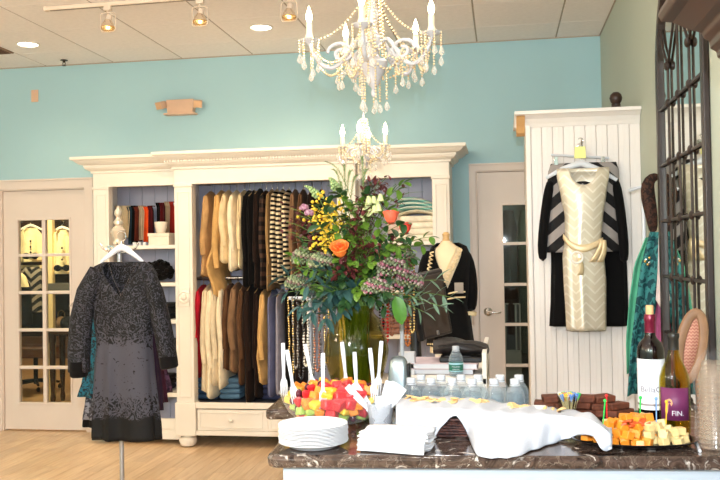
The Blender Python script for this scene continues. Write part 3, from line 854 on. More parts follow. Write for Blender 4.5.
# ================================================================== white beadboard closet at the right wall
CY, CXL = 5.05, at(525.5, 140, 5.05).x
BEAD = MAT('white_beadboard', (236, 228, 222), .45, var=.03, scale=3)
zc0, zc1 = at(570, 124, CY).z, at(570, 111, CY).z
CL = thing('beadboard_closet', (.45, CY+.3, 0), 'white beadboard closet with a crown moulding against the right wall', 'closet')
nb = 10; bw = (XR-CXL-.03)/nb; first = None
for k in range(nb):
    if first is None:
        mb = MB(); mb.box(CXL+.03+.0022, CXL+.03+bw-.0022, CY, CY+.018, .002, zc0+.02)
        mb.box(CXL+.03+bw*.5-.004, CXL+.03+bw*.5+.004, CY-.0012, CY, .002, zc0+.02)
        first = mb.build('bead_board', BEAD, CL, smooth=False, bev=.003)
    else:
        o = first.copy(); col.objects.link(o); o.parent = CL; o.location = (bw*k, 0, 0)
MB().box(CXL+.02, XR-.002, CY+.012, CY+.03, .002, zc0+.02).build('back_panel', MAT('bead_groove', (222, 212, 204), .6), CL, smooth=False)
MB().box(CXL, CXL+.03, CY-.008, CY+.05, .002, zc0+.02).build('corner_trim', BEAD, CL, smooth=False, bev=.006)
MB().box(CXL+.008, CXL+.03, CY+.05, CY+.6, .002, zc0+.02).build('side_panel', BEAD, CL, smooth=False)
MB().box(CXL+.03, XR-.002, CY+.58, CY+.6, .002, zc0+.02).build('rear_panel', BEAD, CL, smooth=False)
hh = zc1-zc0
prof = [(CY+.02, zc0-.012), (CY-.004, zc0-.012), (CY-.012, zc0+hh*.1), (CY-.03, zc0+hh*.45), (CY-.06, zc0+hh*.7), (CY-.075, zc0+hh*.74), (CY-.075, zc1), (CY+.6, zc1), (CY+.6, zc1-.02), (CY+.02, zc1-.02)]
MB().prism(prof, 'x', CXL-.06, XR-.002).build('crown_moulding', BEAD, CL, smooth=False, bev=.002)
prof2 = [(CY+.05, zc0-.055), (CY+.012, zc0-.04), (CY-.01, zc0-.005), (CY-.05, zc0+hh*.55), (CY-.07, zc0+hh*.66), (CY+.1, zc0+hh*.66), (CY+.1, zc0-.02)]
MB().prism(prof2, 'x', CXL-.05, CXL-.002).build('raw_moulding_end', MAT('raw_pine', (214, 166, 110), .6, var=.12), CL, smooth=False, bev=.002)
c = at(616, 107, CY+.02)
t = thing('finial', (c.x, CY+.02, zc1), 'dark turned wooden finial standing on the closet top', 'finial')
FW = MAT('walnut', (52, 34, 26), .35, var=.15)
MB().lathe([(.03, 0), (.032, .012), (.024, .02), (.026, .03)], (c.x, CY+.02, zc1), 20).build('foot', FW, t)
MB().lathe([(.02, .03), (.03, .045), (.036, .065), (.03, .085), (.016, .098), (.0, .1)], (c.x, CY+.02, zc1), 20).build('ball', FW, t)

# ================================================================== arched window mirror on the right wall
MW = MAT('dark_mirror_wood', (46, 34, 30), .4, var=.2, scale=10)
Y0m, Y1m, ZS, ZB = 3.40, 4.40, 2.30, .62
Ym = (Y0m+Y1m)/2; RM = (Y1m-Y0m)/2
Mr = thing('arched_mirror', (XR-.01, Ym, ZB), 'tall arched mirror with dark muntin bars on the right wall', 'mirror')
out = [(Y0m, ZB), (Y1m, ZB)]; inn = []
fwid = .05
arc_o = [(Ym+RM*math.cos(a), ZS+1.0*RM*math.sin(a)) for a in [PI*i/24 for i in range(25)]]
arc_i = [(Ym+(RM-fwid)*math.cos(a), ZS+(RM-fwid)*math.sin(a)) for a in [PI*i/24 for i in range(25)]]
op = [(Y1m, ZB)]+arc_o+[(Y0m, ZB)]; ip = [(Y1m-fwid, ZB+fwid)]+arc_i+[(Y0m+fwid, ZB+fwid)]
n = len(op); mb = MB(); xa, xb = XR-.026, XR-.001
for P in (op, ip):
    pass
vs = [(xa, *p) for p in op]+[(xa, *p) for p in ip]+[(xb, *p) for p in op]+[(xb, *p) for p in ip]
fs = []
for i in range(n):
    j = (i+1) % n
    fs += [(i, j, n+j, n+i), (i, 2*n+i, 2*n+j, j), (n+i, n+j, 3*n+j, 3*n+i), (2*n+i, 3*n+i, 3*n+j, 2*n+j)]
mb.add(vs, fs).build('frame', MW, Mr, smooth=False, bev=.005)
MB().prism(ip, 'x', XR-.008, XR-.003).build('mirror_glass', MAT('mirror_silver', (226, 230, 222), .03, 1, var=0), Mr, smooth=False)
def mbar(pts, nm='muntin', r=.0075): 
    MB().tube([(XR-.016, *p) for p in pts], r, 8, flat=.8).build(nm, MW, Mr)
ybar = [4.02, 3.80, 3.60]
ybar = [Y0m+fwid+(Y1m-Y0m-2*fwid)*k/4 for k in (3, 2, 1)]
for z in (2.12, 1.853, 1.588, 1.325, 1.06, .8):
    mbar([(Y0m+.05, z), (Y1m-.05, z)])
    for y in ybar: MB().ball((XR-.02, y, z), (.012, .02, .02), 10, 7).build('joint_boss', MW, Mr)
for k, y in enumerate(ybar):
    mbar([(y, ZB+.05), (y, ZS-.0 if k != 1 else ZS+RM-.06)])
for y, s in ((ybar[0], 1), (ybar[2], -1)):
    mbar([(y, ZS-.01), (y+s*.05, ZS+.04), (y+s*.11, ZS+.1), (y+s*.15, ZS+.19)]); mbar([(y, ZS-.01), (y-s*.06, ZS+.05), (y-s*.13, ZS+.13), (y-s*.2, ZS+.26)])
    MB().ball((XR-.02, y, ZS-.01), (.014, .022, .022), 10, 7).build('joint_boss', MW, Mr)

# ================================================================== carved wooden hutch near the lens
HW = MAT('carved_mahogany', (64, 39, 26), .35, var=.25, scale=9, stretch=(1, .15, 1))
Yh = 2.2
P = [at(px, py, Yh) for px, py in ((671, 3), (660, 9), (657.5, 16), (661, 22), (672, 23), (682, 27), (692, 31), (701, 33), (703, 38), (709, 42), (710, 49), (716, 52), (717, 58), (722, 60))]
pr = [(p_.x, p_.z) for p_ in P]
zt = P[0].z+.03
Hh = thing('wooden_hutch', (.65, 1.45, 0), 'dark mahogany hutch with a deep stepped crown beside the arched mirror', 'hutch')
MB().prism([(XR-.002, zt), (pr[0][0]+.02, zt)]+pr+[(XR-.002, pr[-1][1])], 'y', .7, Yh).build('crown_moulding', HW, Hh, smooth=False, bev=.003)
xb0 = pr[-1][0]+.012
MB().box(xb0, XR-.002, .75, Yh-.04, .08, pr[-1][1]).build('body', HW, Hh, smooth=False, bev=.004)
MB().box(xb0-.02, XR-.002, .73, Yh-.03, 0, .1).build('plinth', HW, Hh, smooth=False, bev=.004)
for k in range(2):
    y0 = .8+k*.68
    dd = MB().box(xb0-.014, xb0-.0005, y0, y0+.64, .14, 1.75).build('cabinet_door', HW, Hh, smooth=False, bev=.004)
    MB().box(xb0-.02, xb0-.014, y0+.08, y0+.56, .24, 1.65).build('door_panel', HW, dd, smooth=False, bev=.006)
    MB().ball((xb0-.03, y0+(.6 if k == 0 else .04), .95), .014, 10, 7).build('knob', GOLD, dd)

# ================================================================== clothes on the wardrobe rails (hung edge-on)
YR = 6.62
def rail_garment(px, w_px, top, bot, zr, mat, label, cat, hem=0.0, flare=1.0, sleeve=.68, lean=0, kick=0, dep=.19, ph=0):
    """a garment on a hanger at right angles to the rail; px, w_px, bot in photo pixels at its front edge"""
    Yf = YR-dep
    xa = at(px, top, Yf+.06).x
    hw = w_px*PXM(Yf)/2
    zt = at(px, top, Yf+.1).z; zb = at(px, bot, Yf).z
    n = 22; nz = 14; rows = []
    for i in range(nz+1):
        s = i/nz; z = zt+(zb-zt)*s
        sh = min(1, (s*(zt-zb))/.07)
        a = dep*(.22+.78*math.sqrt(sh))*(1+.05*math.sin(6*s+ph))
        tx = hw*(.14+.86*min(1, s*3.2)**.8)*.9*(1+(flare-1)*s)
        xo = lean*s*s + kick*math.exp(-((s-.72)/.16)**2)
        row = []
        for k in range(n):
            q = 2*PI*k/n; u = math.sin(q)
            front = (1-u)/2
            rip = 1+.22*s*math.sin(4*q+ph+2*s)
            row.append(Vector((xa+xo*(.3+.7*front)+tx*math.cos(q)*rip, YR+a*u, z - hem*s*s*u*.04 + (.012*math.sin(3*q+ph) if i == nz else 0))))
        rows.append(row)
    t = thing(cat.replace(' ', '_'), (xa, YR, zb), label, cat, 'clothes on the wardrobe rails')
    MB().grid(rows, True).build('body', mat, t, solid=.003)
    if sleeve:
        for sgn in (-1, 1):
            L_ = (zt-zb)*sleeve
            y0 = YR+sgn*(dep-.035)
            pts = [Vector((xa+hw*.3*math.sin(ph+j)+lean*(j/6*sleeve)**2*.8, y0+sgn*(.02+.012*math.sin(j*1.2+ph))*min(1, j/2)-0*sgn, zt-.05-L_*j/6)) for j in range(7)]
            MB().tube(pts, [hw*.4, hw*.62, hw*.66, hw*.62, hw*.6, hw*.56, hw*.5], 10, flat=1.0).build('sleeve', mat, t)
    hg = thing('clothes_hanger', (xa, YR, zt-.04), 'wooden hanger under the '+label, 'hanger', 'hangers on the wardrobe rails')
    hanger_mb((xa, YR, zt-.004), dep*1.75, drop=.05, thick=.01, along='y').build('arms', MAT('hanger_wood', (206, 170, 120), .4), hg)
    hh_ = zr-zt
    mb = MB(); mb.tube([(xa, YR, zt), (xa, YR, zr-.005)]+[(xa, YR+.017*math.sin(q), zr+.0+.017*math.cos(q)*1) for q in [-2.4+.5*j for j in range(9)]], .0022, 6)
    mb.build('hook', CHROME, hg)
TANF, CAMEL, CRM, IVO = FAB('tan', (186, 146, 98)), FAB('camel', (206, 164, 104)), FAB('cream', (228, 204, 160)), FAB('ivory', (240, 226, 196))
BLK, ESP, BRO, TAU = FAB('jet', (14, 12, 13)), FAB('espresso', (34, 22, 18)), FAB('brown', (92, 64, 44)), FAB('taupe', (130, 100, 74))
OAT, RED, LVB, GRL, OLV = FAB('oat', (222, 205, 175)), FAB('red', (176, 26, 46)), FAB('lavender_blue', (112, 116, 150)), FAB('grey_lavender', (150, 146, 160)), FAB('olive', (150, 120, 80))
STR = STRIPE('cream_black_stripe', (20, 18, 20), (236, 218, 182), 'z', .036, .85)
STR2 = STRIPE('brown_black_stripe', (24, 19, 18), (74, 52, 42), 'z', .07, .85)
up = [
 (206, 12, 191, 276, TANF, 'tan long-sleeved sweater at the pilaster end of the top rail', 'sweater', dict(ph=.3, lean=-.02)),
 (217, 11, 190, 296, CAMEL, 'camel wrap cardigan with trailing front on the top rail', 'cardigan', dict(ph=1.1, flare=1.1, kick=-.07)),
 (224, 11, 190, 262, CRM, 'cream cardigan between the camel wrap and an ivory one', 'cardigan', dict(ph=2.0, flare=1.25)),
 (232, 9, 190, 270, IVO, 'ivory cardigan on the top rail with a flared hem', 'cardigan', dict(ph=2.7, flare=1.3)),
 (240, 7, 190, 268, CRM, 'thin cream shell top beside the black knits', 'top', dict(ph=.8)),
 (245, 7, 190, 286, BLK, 'black knit next to the cream shell top', 'knit top', dict(ph=1.9)),
 (250, 6, 190, 284, BLK, 'second black knit on the top rail', 'knit top', dict(ph=2.9)),
 (256, 8, 188, 288, ESP, 'espresso brown knit on the top rail beside the black knits', 'knit top', dict(ph=.1)),
 (262, 7, 190, 288, STR2, 'brown and black banded knit on the top rail', 'knit top', dict(ph=1.3)),
 (268, 5, 189, 290, OLV, 'long olive tan cardigan left of the striped tops', 'cardigan', dict(ph=2.1)),
 (273, 7, 189, 282, STR, 'cream and black striped knit top, first beside the olive cardigan', 'striped top', dict(ph=.4)),
 (279, 7, 189, 283, STR, 'cream and black striped knit top in the middle of three', 'striped top', dict(ph=1.5)),
 (285, 7, 189, 276, STR, 'cream and black striped knit top beside the taupe cardigan', 'striped top', dict(ph=2.6)),
 (292, 8, 189, 288, TAU, 'taupe cardigan right of the striped tops', 'cardigan', dict(ph=.9)),
 (300, 9, 189, 288, BRO, 'brown cardigan half hidden by the flowers', 'cardigan', dict(ph=1.9)),
 (309, 8, 189, 286, ESP, 'espresso cardigan behind the flowers on the top rail', 'cardigan', dict(ph=2.2)),
 (318, 8, 189, 284, BLK, 'black cardigan behind the flowers on the top rail', 'cardigan', dict(ph=.2)),
]
for px, w_, tp, bt, m_, lb, ct, kw in up: rail_garment(px, w_, tp, bt, ZR1, m_, lb, ct, **kw)
dn = [
 (198, 10, 285, 378, RED, 'crimson red top hanging at the pilaster on the low rail', 'top', dict(ph=.3, lean=-.045, flare=.8, sleeve=.5)),
 (205, 10, 284, 392, OAT, 'oat coloured cardigan beside the red top', 'cardigan', dict(ph=.9, flare=1.3)),
 (210, 10, 284, 398, IVO, 'ivory cardigan on the low rail, longest of the pale ones', 'cardigan', dict(ph=1.6, flare=1.2)),
 (215, 10, 284, 384, OAT, 'oat coloured knit between two ivory cardigans', 'knit top', dict(ph=2.3, flare=1.2)),
 (221, 9, 284, 388, IVO, 'ivory cardigan on the low rail next to the taupe knit', 'cardigan', dict(ph=2.9, flare=1.1)),
 (226, 9, 284, 370, BRO, 'brown knit left of the taupe cardigan on the low rail', 'knit top', dict(ph=.5, flare=1.2)),
 (233, 12, 283, 372, TAU, 'taupe cardigan with rounded hem on the low rail', 'cardigan', dict(ph=1.2, flare=1.1)),
 (241, 9, 284, 384, BRO, 'brown cardigan next to the espresso dress', 'cardigan', dict(ph=2.0)),
 (248, 11, 284, 402, ESP, 'espresso dress reaching the wardrobe floor', 'dress', dict(ph=2.6)),
 (256, 9, 286, 398, ESP, 'second espresso dress behind the camel jacket', 'dress', dict(ph=.2)),
 (262, 10, 288, 384, CAMEL, 'camel jacket with a lifted hem on the low rail', 'jacket', dict(ph=1.0, kick=-.03)),
 (270, 9, 290, 396, LVB, 'lavender blue dress on the low rail', 'dress', dict(ph=1.8, sleeve=0)),
 (278, 9, 290, 394, GRL, 'grey lavender dress at the end of the low rail', 'dress', dict(ph=2.5, sleeve=0)),
 (287, 9, 288, 392, BLK, 'black dress half hidden behind the necklaces', 'dress', dict(ph=.6, sleeve=0)),
 (297, 9, 288, 392, ESP, 'dark brown dress hidden behind the necklaces', 'dress', dict(ph=1.4, sleeve=0)),
]
for px, w_, tp, bt, m_, lb, ct, kw in dn: rail_garment(px, w_, tp, bt, ZR2, m_, lb, ct, **kw)
# folded denim on the wardrobe floor
for k, (px, cc, lb) in enumerate([(212, (70, 98, 128), 'blue'), (234, (96, 130, 156), 'pale blue'), (276, (66, 70, 100), 'indigo')]):
    c = at(px, 400, 6.66)
    t = thing('folded_jeans', (c.x, 6.68, zb0-.005), lb+' folded jeans standing on the wardrobe floor under the low rail', 'jeans', 'folded jeans in the wardrobe')
    for j in range(4):
        MB().cbox((c.x+.004*(j % 2), 6.68, zb0+.02+.042*j), (.17, .28, .04)).build('fold', FAB('denim_'+lb.replace(' ', '_'), cc), t, bev=.016)

# ================================================================== left shelf cabinet: scarves, boxes, hat
def hung_scarf(px, w_px, py0, py1, mat, label, Y=6.70):
    x = at(px, py0, Y).x; hw = w_px*PXM(Y)/2; z0 = at(px, py0, Y).z; z1 = max(at(px, py1, Y).z, ZSL[0]+.004)
    rows = []
    for i in range(9):
        s = i/8; z = z0+(z1-z0)*s
        rows.append([Vector((x+hw*u*(1-.15*math.sin(3*s+px)), Y+.035*math.sin(2.5*u*3+px)*(.3+.7*s)+(-.03 if i == 0 else 0), z)) for u in [-1+.25*j for j in range(9)]])
    mb = MB().grid(rows)
    mb.grid([[Vector((p.x, p.y+.05*(.4+k), p.z)) for p in rows[0]] for k in range(2)])
    return mb.build('scarf', mat, solid=.006, label=label, cat='scarf', grp='scarves on the top shelf')
sc = [(123, 14, 206, 238, FAB('sand', (206, 186, 150)), 'sand coloured'), (130.5, 4, 207, 244, FAB('teal_dark', (40, 62, 74)), 'dark teal'), (134, 5, 206, 244, BLK, 'black'),
      (138, 5, 207, 241, FAB('rust_brown', (96, 40, 28)), 'rust brown'), (142, 5, 206, 240, FAB('stone', (176, 156, 130)), 'stone grey'), (146.5, 6, 207, 242, FAB('orange', (226, 84, 34)), 'bright orange'),
      (151, 4, 206, 243, FAB('maroon', (86, 22, 26)), 'maroon'), (158.5, 4.5, 203, 236, FAB('jet', (0, 0, 0)), 'black'), (163, 4.5, 203, 240, FAB('maroon', (0, 0, 0)), 'deep maroon'), (168, 4.5, 202, 240, FAB('stone', (0, 0, 0)), 'stone'), (172, 5, 202, 243, FAB('brick', (160, 44, 34)), 'brick red')]
near = ['at the cabinet side', 'beside the sand scarf', 'between teal and rust scarves', 'beside a black scarf', 'left of the orange scarf', 'hanging in the middle of the row', 'right of the orange scarf', 'behind the small white jar', 'behind the white boxes', 'next to the brick red scarf', 'against the pilaster']
for (px, w_, a, b, m_, cc), nr in zip(sc, near): hung_scarf(px, w_, a, b, m_, cc+' folded scarf '+nr)
Zs = ZSL[0]
IVB = MAT('ivory_box', (238, 226, 208), .5, bump=.1, bscale=40)
c = at(161, 240, 6.56)
t = thing('gift_box', (c.x, 6.58, Zs), 'ivory ribbed gift box with lid on the top shelf', 'box')
MB().box(c.x-.085, c.x+.085, 6.51, 6.65, Zs, Zs+.07).build('body', IVB, t, smooth=False, bev=.004); MB().box(c.x-.09, c.x+.09, 6.505, 6.655, Zs+.07, Zs+.095).build('lid', IVB, t, smooth=False, bev=.004)
c2 = at(160, 227, 6.56)
MB().lathe([(.03, 0), (.036, .006), (.048, .05), (.052, .085), (.05, .09), (.045, .06), (.0, .012)], (c2.x, 6.58, Zs+.096), 24).build('ceramic_cup', IVB, label='small ivory ceramic cup standing on the gift box', cat='cup')
c = at(169, 238, 6.52)
for k, px in enumerate((134, 139, 144)):
    c = at(px, 243, 6.5)
    t = thing('votive_candle', (c.x, 6.51, Zs), 'small white votive candle at the front of the scarf shelf', 'candle', 'votive candles')
    MB().lathe([(.014, 0), (.015, .025), (.013, .026), (.0, .024)], (c.x, 6.51, Zs), 14).build('wax', PAPER, t); MB().tube([(c.x, 6.51, Zs+.024), (c.x, 6.51, Zs+.034)], .0012, 5).build('wick', BLK, t)
# black fur hat and dark bags on the next shelves
def furball(c, r, n, sz, name, mat, parent):
    mb = MB()
    for k in range(n):
        q = R.random()*2*PI; u = R.uniform(-.5, 1); rr = math.sqrt(max(0, 1-u*u))
        mb.ball((c[0]+r[0]*rr*math.cos(q), c[1]+r[1]*rr*math.sin(q), c[2]+r[2]*u), sz*R.uniform(.8, 1.3), 6, 4)
    mb.ball(c, (r[0], r[1], r[2]), 14, 9)
    return mb.build(name, mat, parent, kind=None)
c = at(158, 272, 6.62)
furball((c.x, 6.62, ZSL[1]+.085), (.11, .1, .075), 70, .022, 'fur_hat', BLK, None)
tag(bpy.data.objects['fur_hat'], 'curly black fur hat on the second shelf', 'hat')
c = at(141, 280, 6.6)
MB().ball((c.x, 6.62, ZSL[1]+.05), (.07, .1, .05), 14, 9).build('folded_knit', JBLK, label='black folded knit beside the fur hat', cat='knitwear')
for sh_i, items in ((2, [(118, (38, 34, 40), 'charcoal'), (150, (60, 48, 52), 'plum grey'), (166, (30, 30, 34), 'black')]), (3, [(120, (120, 30, 50), 'wine'), (146, (50, 54, 62), 'slate'), (165, (36, 30, 34), 'dark plum')]), (4, [(122, (80, 70, 64), 'mushroom'), (160, (46, 40, 48), 'aubergine')])):
    for px, cc, lb in items:
        c = at(px, 330, 6.6)
        t = thing('folded_sweater', (c.x, 6.64, ZSL[sh_i]), lb+' folded sweater on a low shelf behind the black dress', 'sweater', 'folded sweaters on the left cabinet')
        for j in range(3):
            MB().cbox((c.x+.003*j, 6.64, ZSL[sh_i]+.021+.042*j), (.14, .26, .041)).build('fold', FAB('swt_'+lb.replace(' ', '_'), cc), t, bev=.016)
# right shelf cabinet: cushions, throws
AQ, WHF, PK = STRIPE('aqua_throw', (150, 214, 208), (232, 240, 232), 'z', .03), FAB('white_linen', (246, 234, 214)), FAB('blush', (226, 200, 192))
def cushion(px, py, w_, h_, Y, z, mat, label, cat='cushion', tilt=0):
    c = at(px, py, Y); mb = MB(); rows = []
    for i in range(9):
        v = -1+i/4
        rows.append([Vector((c.x+w_/2*u, Y+0*u, 0)) + Vector((0, -.09*(1-u**4)*(1-v**4), h_/2*v*(1-.08*u*u)*(1 if True else 0)+z+h_/2+tilt*u)) for u in [-1+.25*j for j in range(9)]])
    mb.grid(rows); mb.grid([[Vector((p.x, 2*Y-p.y, p.z)) for p in r_] for r_ in rows])
    return mb.build('cushion', mat, label=label, cat=cat, solid=.003)
z1 = ZSR[0]
t = thing('folded_throw', (at(415, 235, 6.66).x, 6.66, z1), 'pale aqua and white folded throw on top of the white linens', 'throw')
cx_ = at(418, 235, 6.66).x
for j in range(4):
    mb = MB(); rows = []
    for i in range(7):
        u = -1+i/3
        rows.append([Vector((cx_+.14*u, 6.66+.13*math.cos(q)*1.0, z1+.2+.03*j+.016*math.sin(q)+.03*(1-u*u)-.008*j*u)) for q in [2*PI*k/14 for k in range(14)]])
    mb.grid(rows, True); mb.build('fold', AQ if j > 0 else WHF, t)
t = thing('folded_linen', (cx_, 6.66, z1), 'white folded linens stacked on the upper right shelf', 'linen')
for j in range(4):
    MB().cbox((cx_+.01*(j % 2), 6.66, z1+.024+.048*j), (.3-.01*j, .28, .047)).build('fold', WHF, t, bev=.018)
c = at(398, 235, 6.68)
MB().ball((c.x-.02, 6.7, z1+.13), (.07, .07, .13), 16, 10).build('cushion', PK, label='blush round cushion beside the white linens', cat='cushion')
for k, (px, cc, lb) in enumerate([(388, (190, 176, 190), 'mauve'), (412, (206, 196, 198), 'pale grey'), (392, (150, 110, 96), 'terracotta'), (415, (120, 70, 66), 'brick')]):
    sh_i = 1+k//2; c = at(px, 300, 6.66)
    t = thing('folded_sweater', (c.x, 6.66, ZSR[sh_i]), lb+' folded sweater on the right cabinet behind the mannequin', 'sweater', 'folded sweaters on the right cabinet')
    for j in range(3): MB().cbox((c.x, 6.66, ZSR[sh_i]+.021+.042*j), (.15, .26, .041)).build('fold', FAB('swr_'+lb.replace(' ', '_'), cc), t, bev=.016)

# ================================================================== black velvet dress on its stand
YD = 4.3
YP = YD+.22; base = at(120, 300, YP); bx = base.x
st = thing('garment_stand', (bx, YP, 0), 'grey pole garment stand with a pale turned finial', 'garment stand')
MB().lathe([(.19, 0), (.19, .008), (.17, .018), (.03, .03), (.02, .06)], (bx, YP, 0), 32).build('base', STEEL, st)
MB().lathe([(.0125, .05), (.0125, 1.5)], (bx, YP, 0), 14).build('pole', MAT('grey_pole', (170, 170, 175), .35, .6), st)
zf0 = at(118, 246, YP).z; zf1 = at(118, 205, YP).z; hf = zf1-zf0
FIN = MAT('pearl_finial', (206, 190, 168), .25, .35, var=.05)
MB().lathe([(.012, -.03), (.03, 0), (.034, .01), (.026, .03*1), (.03, hf*.22), (.04, hf*.3), (.042, hf*.38), (.024, hf*.46), (.018, hf*.5), (.026, hf*.54), (.026, hf*.6), (.014, hf*.66), (.012, hf*.7), (.02, hf*.76), (.02, hf*.84), (.01, hf*.92), (.0, hf)], (bx-.005, YP, zf0), 24).build('finial', FIN, st)
for k in range(4):
    a = PI/2*k+.3; e = Vector((bx+.09*math.cos(a), YP+.09*math.sin(a), zf0-.01))
    MB().tube([(bx, YP, zf0-.04), (bx+.05*math.cos(a), YP+.05*math.sin(a), zf0-.035), e, e+Vector((.012*math.cos(a), .012*math.sin(a), .025))], .006, 8).build('arm', CHROME, st)
for s in (-1, 1):
    pts = [(bx+s*(.03+.02*math.sin(i*.6)), YP-.04, zf0-.02+.01*i-.0012*i*i) for i in range(9)]
    MB().tube(pts, .004, 6).build('scroll', CHROME, st)
def velvet(sleeve=False):
    m, nt, b = nodes('burnout_velvet_sleeve' if sleeve else 'burnout_velvet'); L = nt.links.new
    tc = nt.nodes.new('ShaderNodeTexCoord'); sp = nt.nodes.new('ShaderNodeSeparateXYZ'); L(tc.outputs['Object'], sp.inputs[0])
    n = nt.nodes.new('ShaderNodeTexNoise'); n.inputs['Scale'].default_value = 52; n.inputs['Detail'].default_value = 2.5; n.inputs['Distortion'].default_value = 2.2
    L(tc.outputs['Object'], n.inputs['Vector'])
    r = nt.nodes.new('ShaderNodeValToRGB'); e = r.color_ramp.elements       # share of sheer ground by height on the dress
    Z = lambda py: at(120, py, YD).z - ORGZ
    H_ = Z(258)-Z(440)
    pos = lambda py: (Z(py)-Z(440))/H_
    tv = lambda T: (T+.5)/2
    e[0].position = 0; e[0].color = (0, 0, 0, 1); e[1].position = 1; e[1].color = (tv(.15),)*3+(1,)
    if sleeve: e[0].color = (tv(.15),)*3+(1,)
    for py, T in () if sleeve else ((424, -.5), (416, .3), (398, .45), (390, .95), (352, 1.0), (342, .4), (332, .17)):
        k = e.new(max(0.001, min(.999, pos(py)))); k.color = (tv(T),)*3+(1,)
    n.inputs['Scale'].default_value = 22; n.inputs['Distortion'].default_value = 2.6; n.inputs['Detail'].default_value = 3
    wob = nt.nodes.new('ShaderNodeTexNoise'); wob.inputs['Scale'].default_value = 9; L(tc.outputs['Object'], wob.inputs['Vector'])
    zz = nmath(nt, 'ADD', sp.outputs[2], nmath(nt, 'MULTIPLY', nmath(nt, 'SUBTRACT', wob.outputs['Fac'], .5), .12))
    L(nmath(nt, 'DIVIDE', nmath(nt, 'SUBTRACT', zz, Z(440)), H_), r.inputs[0])
    m_ = nmath(nt, 'MULTIPLY', nmath(nt, 'ABSOLUTE', nmath(nt, 'SUBTRACT', n.outputs['Fac'], .5)), 5.5)
    T_ = nmath(nt, 'SUBTRACT', nmath(nt, 'MULTIPLY', r.outputs[0], 2.0), .5)
    fac = nmath(nt, 'MINIMUM', nmath(nt, 'MAXIMUM', nmath(nt, 'ADD', nmath(nt, 'MULTIPLY', nmath(nt, 'SUBTRACT', m_, T_), 9), .5), 0), 1)
    mx = nt.nodes.new('ShaderNodeMix'); mx.data_type = 'RGBA'; L(fac, mx.inputs[0])
    mx.inputs[6].default_value = lin((64, 63, 73)); mx.inputs[7].default_value = lin((7, 6, 8)); L(mx.outputs[2], b.inputs['Base Color'])
    b.inputs['Roughness'].default_value = .75; b.inputs['Specular IOR Level'].default_value = .3; b.inputs['Sheen Weight'].default_value = .0
    return m
hem = at(122, 440, YD); ORGZ = hem.z
VEL = velvet(); VELS = velvet(True)
dr = thing('velvet_dress', (hem.x, YD, hem.z), 'black and grey floral burnout velvet dress on a white hanger', 'dress')
rows = [(262, 101, 142, .025), (266, 92, 150, .035), (275, 86, 155, .045), (295, 87, 154, .05), (320, 91, 152, .05), (342, 94, 149, .05), (370, 92, 151, .055), (400, 91, 154, .06), (425, 90, 157, .065), (440, 90, 157.5, .07)]
loft(rows, YD, neck=(.72, 36), n=56, fold=(7, .3), nz=44, ph=.6, dy=.03).build('body', VEL, dr, solid=.003)
for s, pts in ((-1, [(97, 270, 8), (87, 292, 11), (81, 320, 12), (79, 350, 12), (79, 372, 11.5)]), (1, [(147, 270, 8), (155, 292, 11), (161, 320, 12), (166, 345, 12), (169, 364, 11.5)])):
    P_ = [at(a, b, YD) for a, b, c in pts]
    fine = []; rad = []
    for i in range(len(P_)-1):
        for k in range(4):
            t_ = k/4; fine.append(P_[i].lerp(P_[i+1], t_)); rad.append((pts[i][2]*(1-t_)+pts[i+1][2]*t_)*PXM(YD))
    fine.append(P_[-1]); rad.append(pts[-1][2]*PXM(YD))
    sl = MB().tube(fine, rad, 16, flat=.75, cap=False).build('sleeve', VELS, dr, solid=.003)
    e = fine[-3]; f_ = fine[-1]+(fine[-1]-fine[-3])*.3
    MB().tube([e, (e+f_)/2, f_, f_+(f_-e)*.12], [rad[-1]*1.04, rad[-1]*1.06, rad[-1]*1.02, rad[-1]*.85], 16, flat=.75).build('velvet_cuff', BLK, sl)
# beaded neckline
zt_ = at(121, 262, YD).z
for s in (-1, 1):
    a = at(121.5+s*14, 264, YD)+Vector((0, .02, 0)); b = at(121.5, 296, YD-.02)
    mb = MB()
    for k in range(16):
        p_ = a.lerp(b, k/15); mb.ball(p_+Vector((0, -.012*math.sin(PI*k/15), 0)), .0035, 6, 4)
    mb.build('neckline_beads', MAT('pewter_bead', (96, 92, 96), .2, .8), dr, kind=None)
p_ = at(121.5, 277, YD+.10); MB().cbox((p_.x, p_.y, p_.z), (.03, .003, .016)).build('size_label', FAB('label_grey', (150, 150, 155)), dr)
hg = thing('clothes_hanger', (bx, YD, at(120, 262, YD).z), 'white wooden hanger carrying the velvet dress', 'hanger')
hc = at(119, 247, YD)+Vector((0, .03, 0))
pts = []
for i in range(17):
    u = -1+i/8; pts.append(hc+Vector((u*.118, 0, -.08*abs(u)**1.25)))
MB().tube(pts, [.008+.011*(1-abs(-1+i/8)) for i in range(17)], 10, flat=.5).build('arms', MAT('white_hanger', (214, 216, 224), .35), hg)
hk = MB(); hk.tube([hc, hc+Vector((0, 0, .03))]+[hc+Vector((.026*math.cos(q), 0, .056+.026*math.sin(q))) for q in [-PI/2+.42*j for j in range(11)]], .003, 8); hk.build('hook', CHROME, hg)
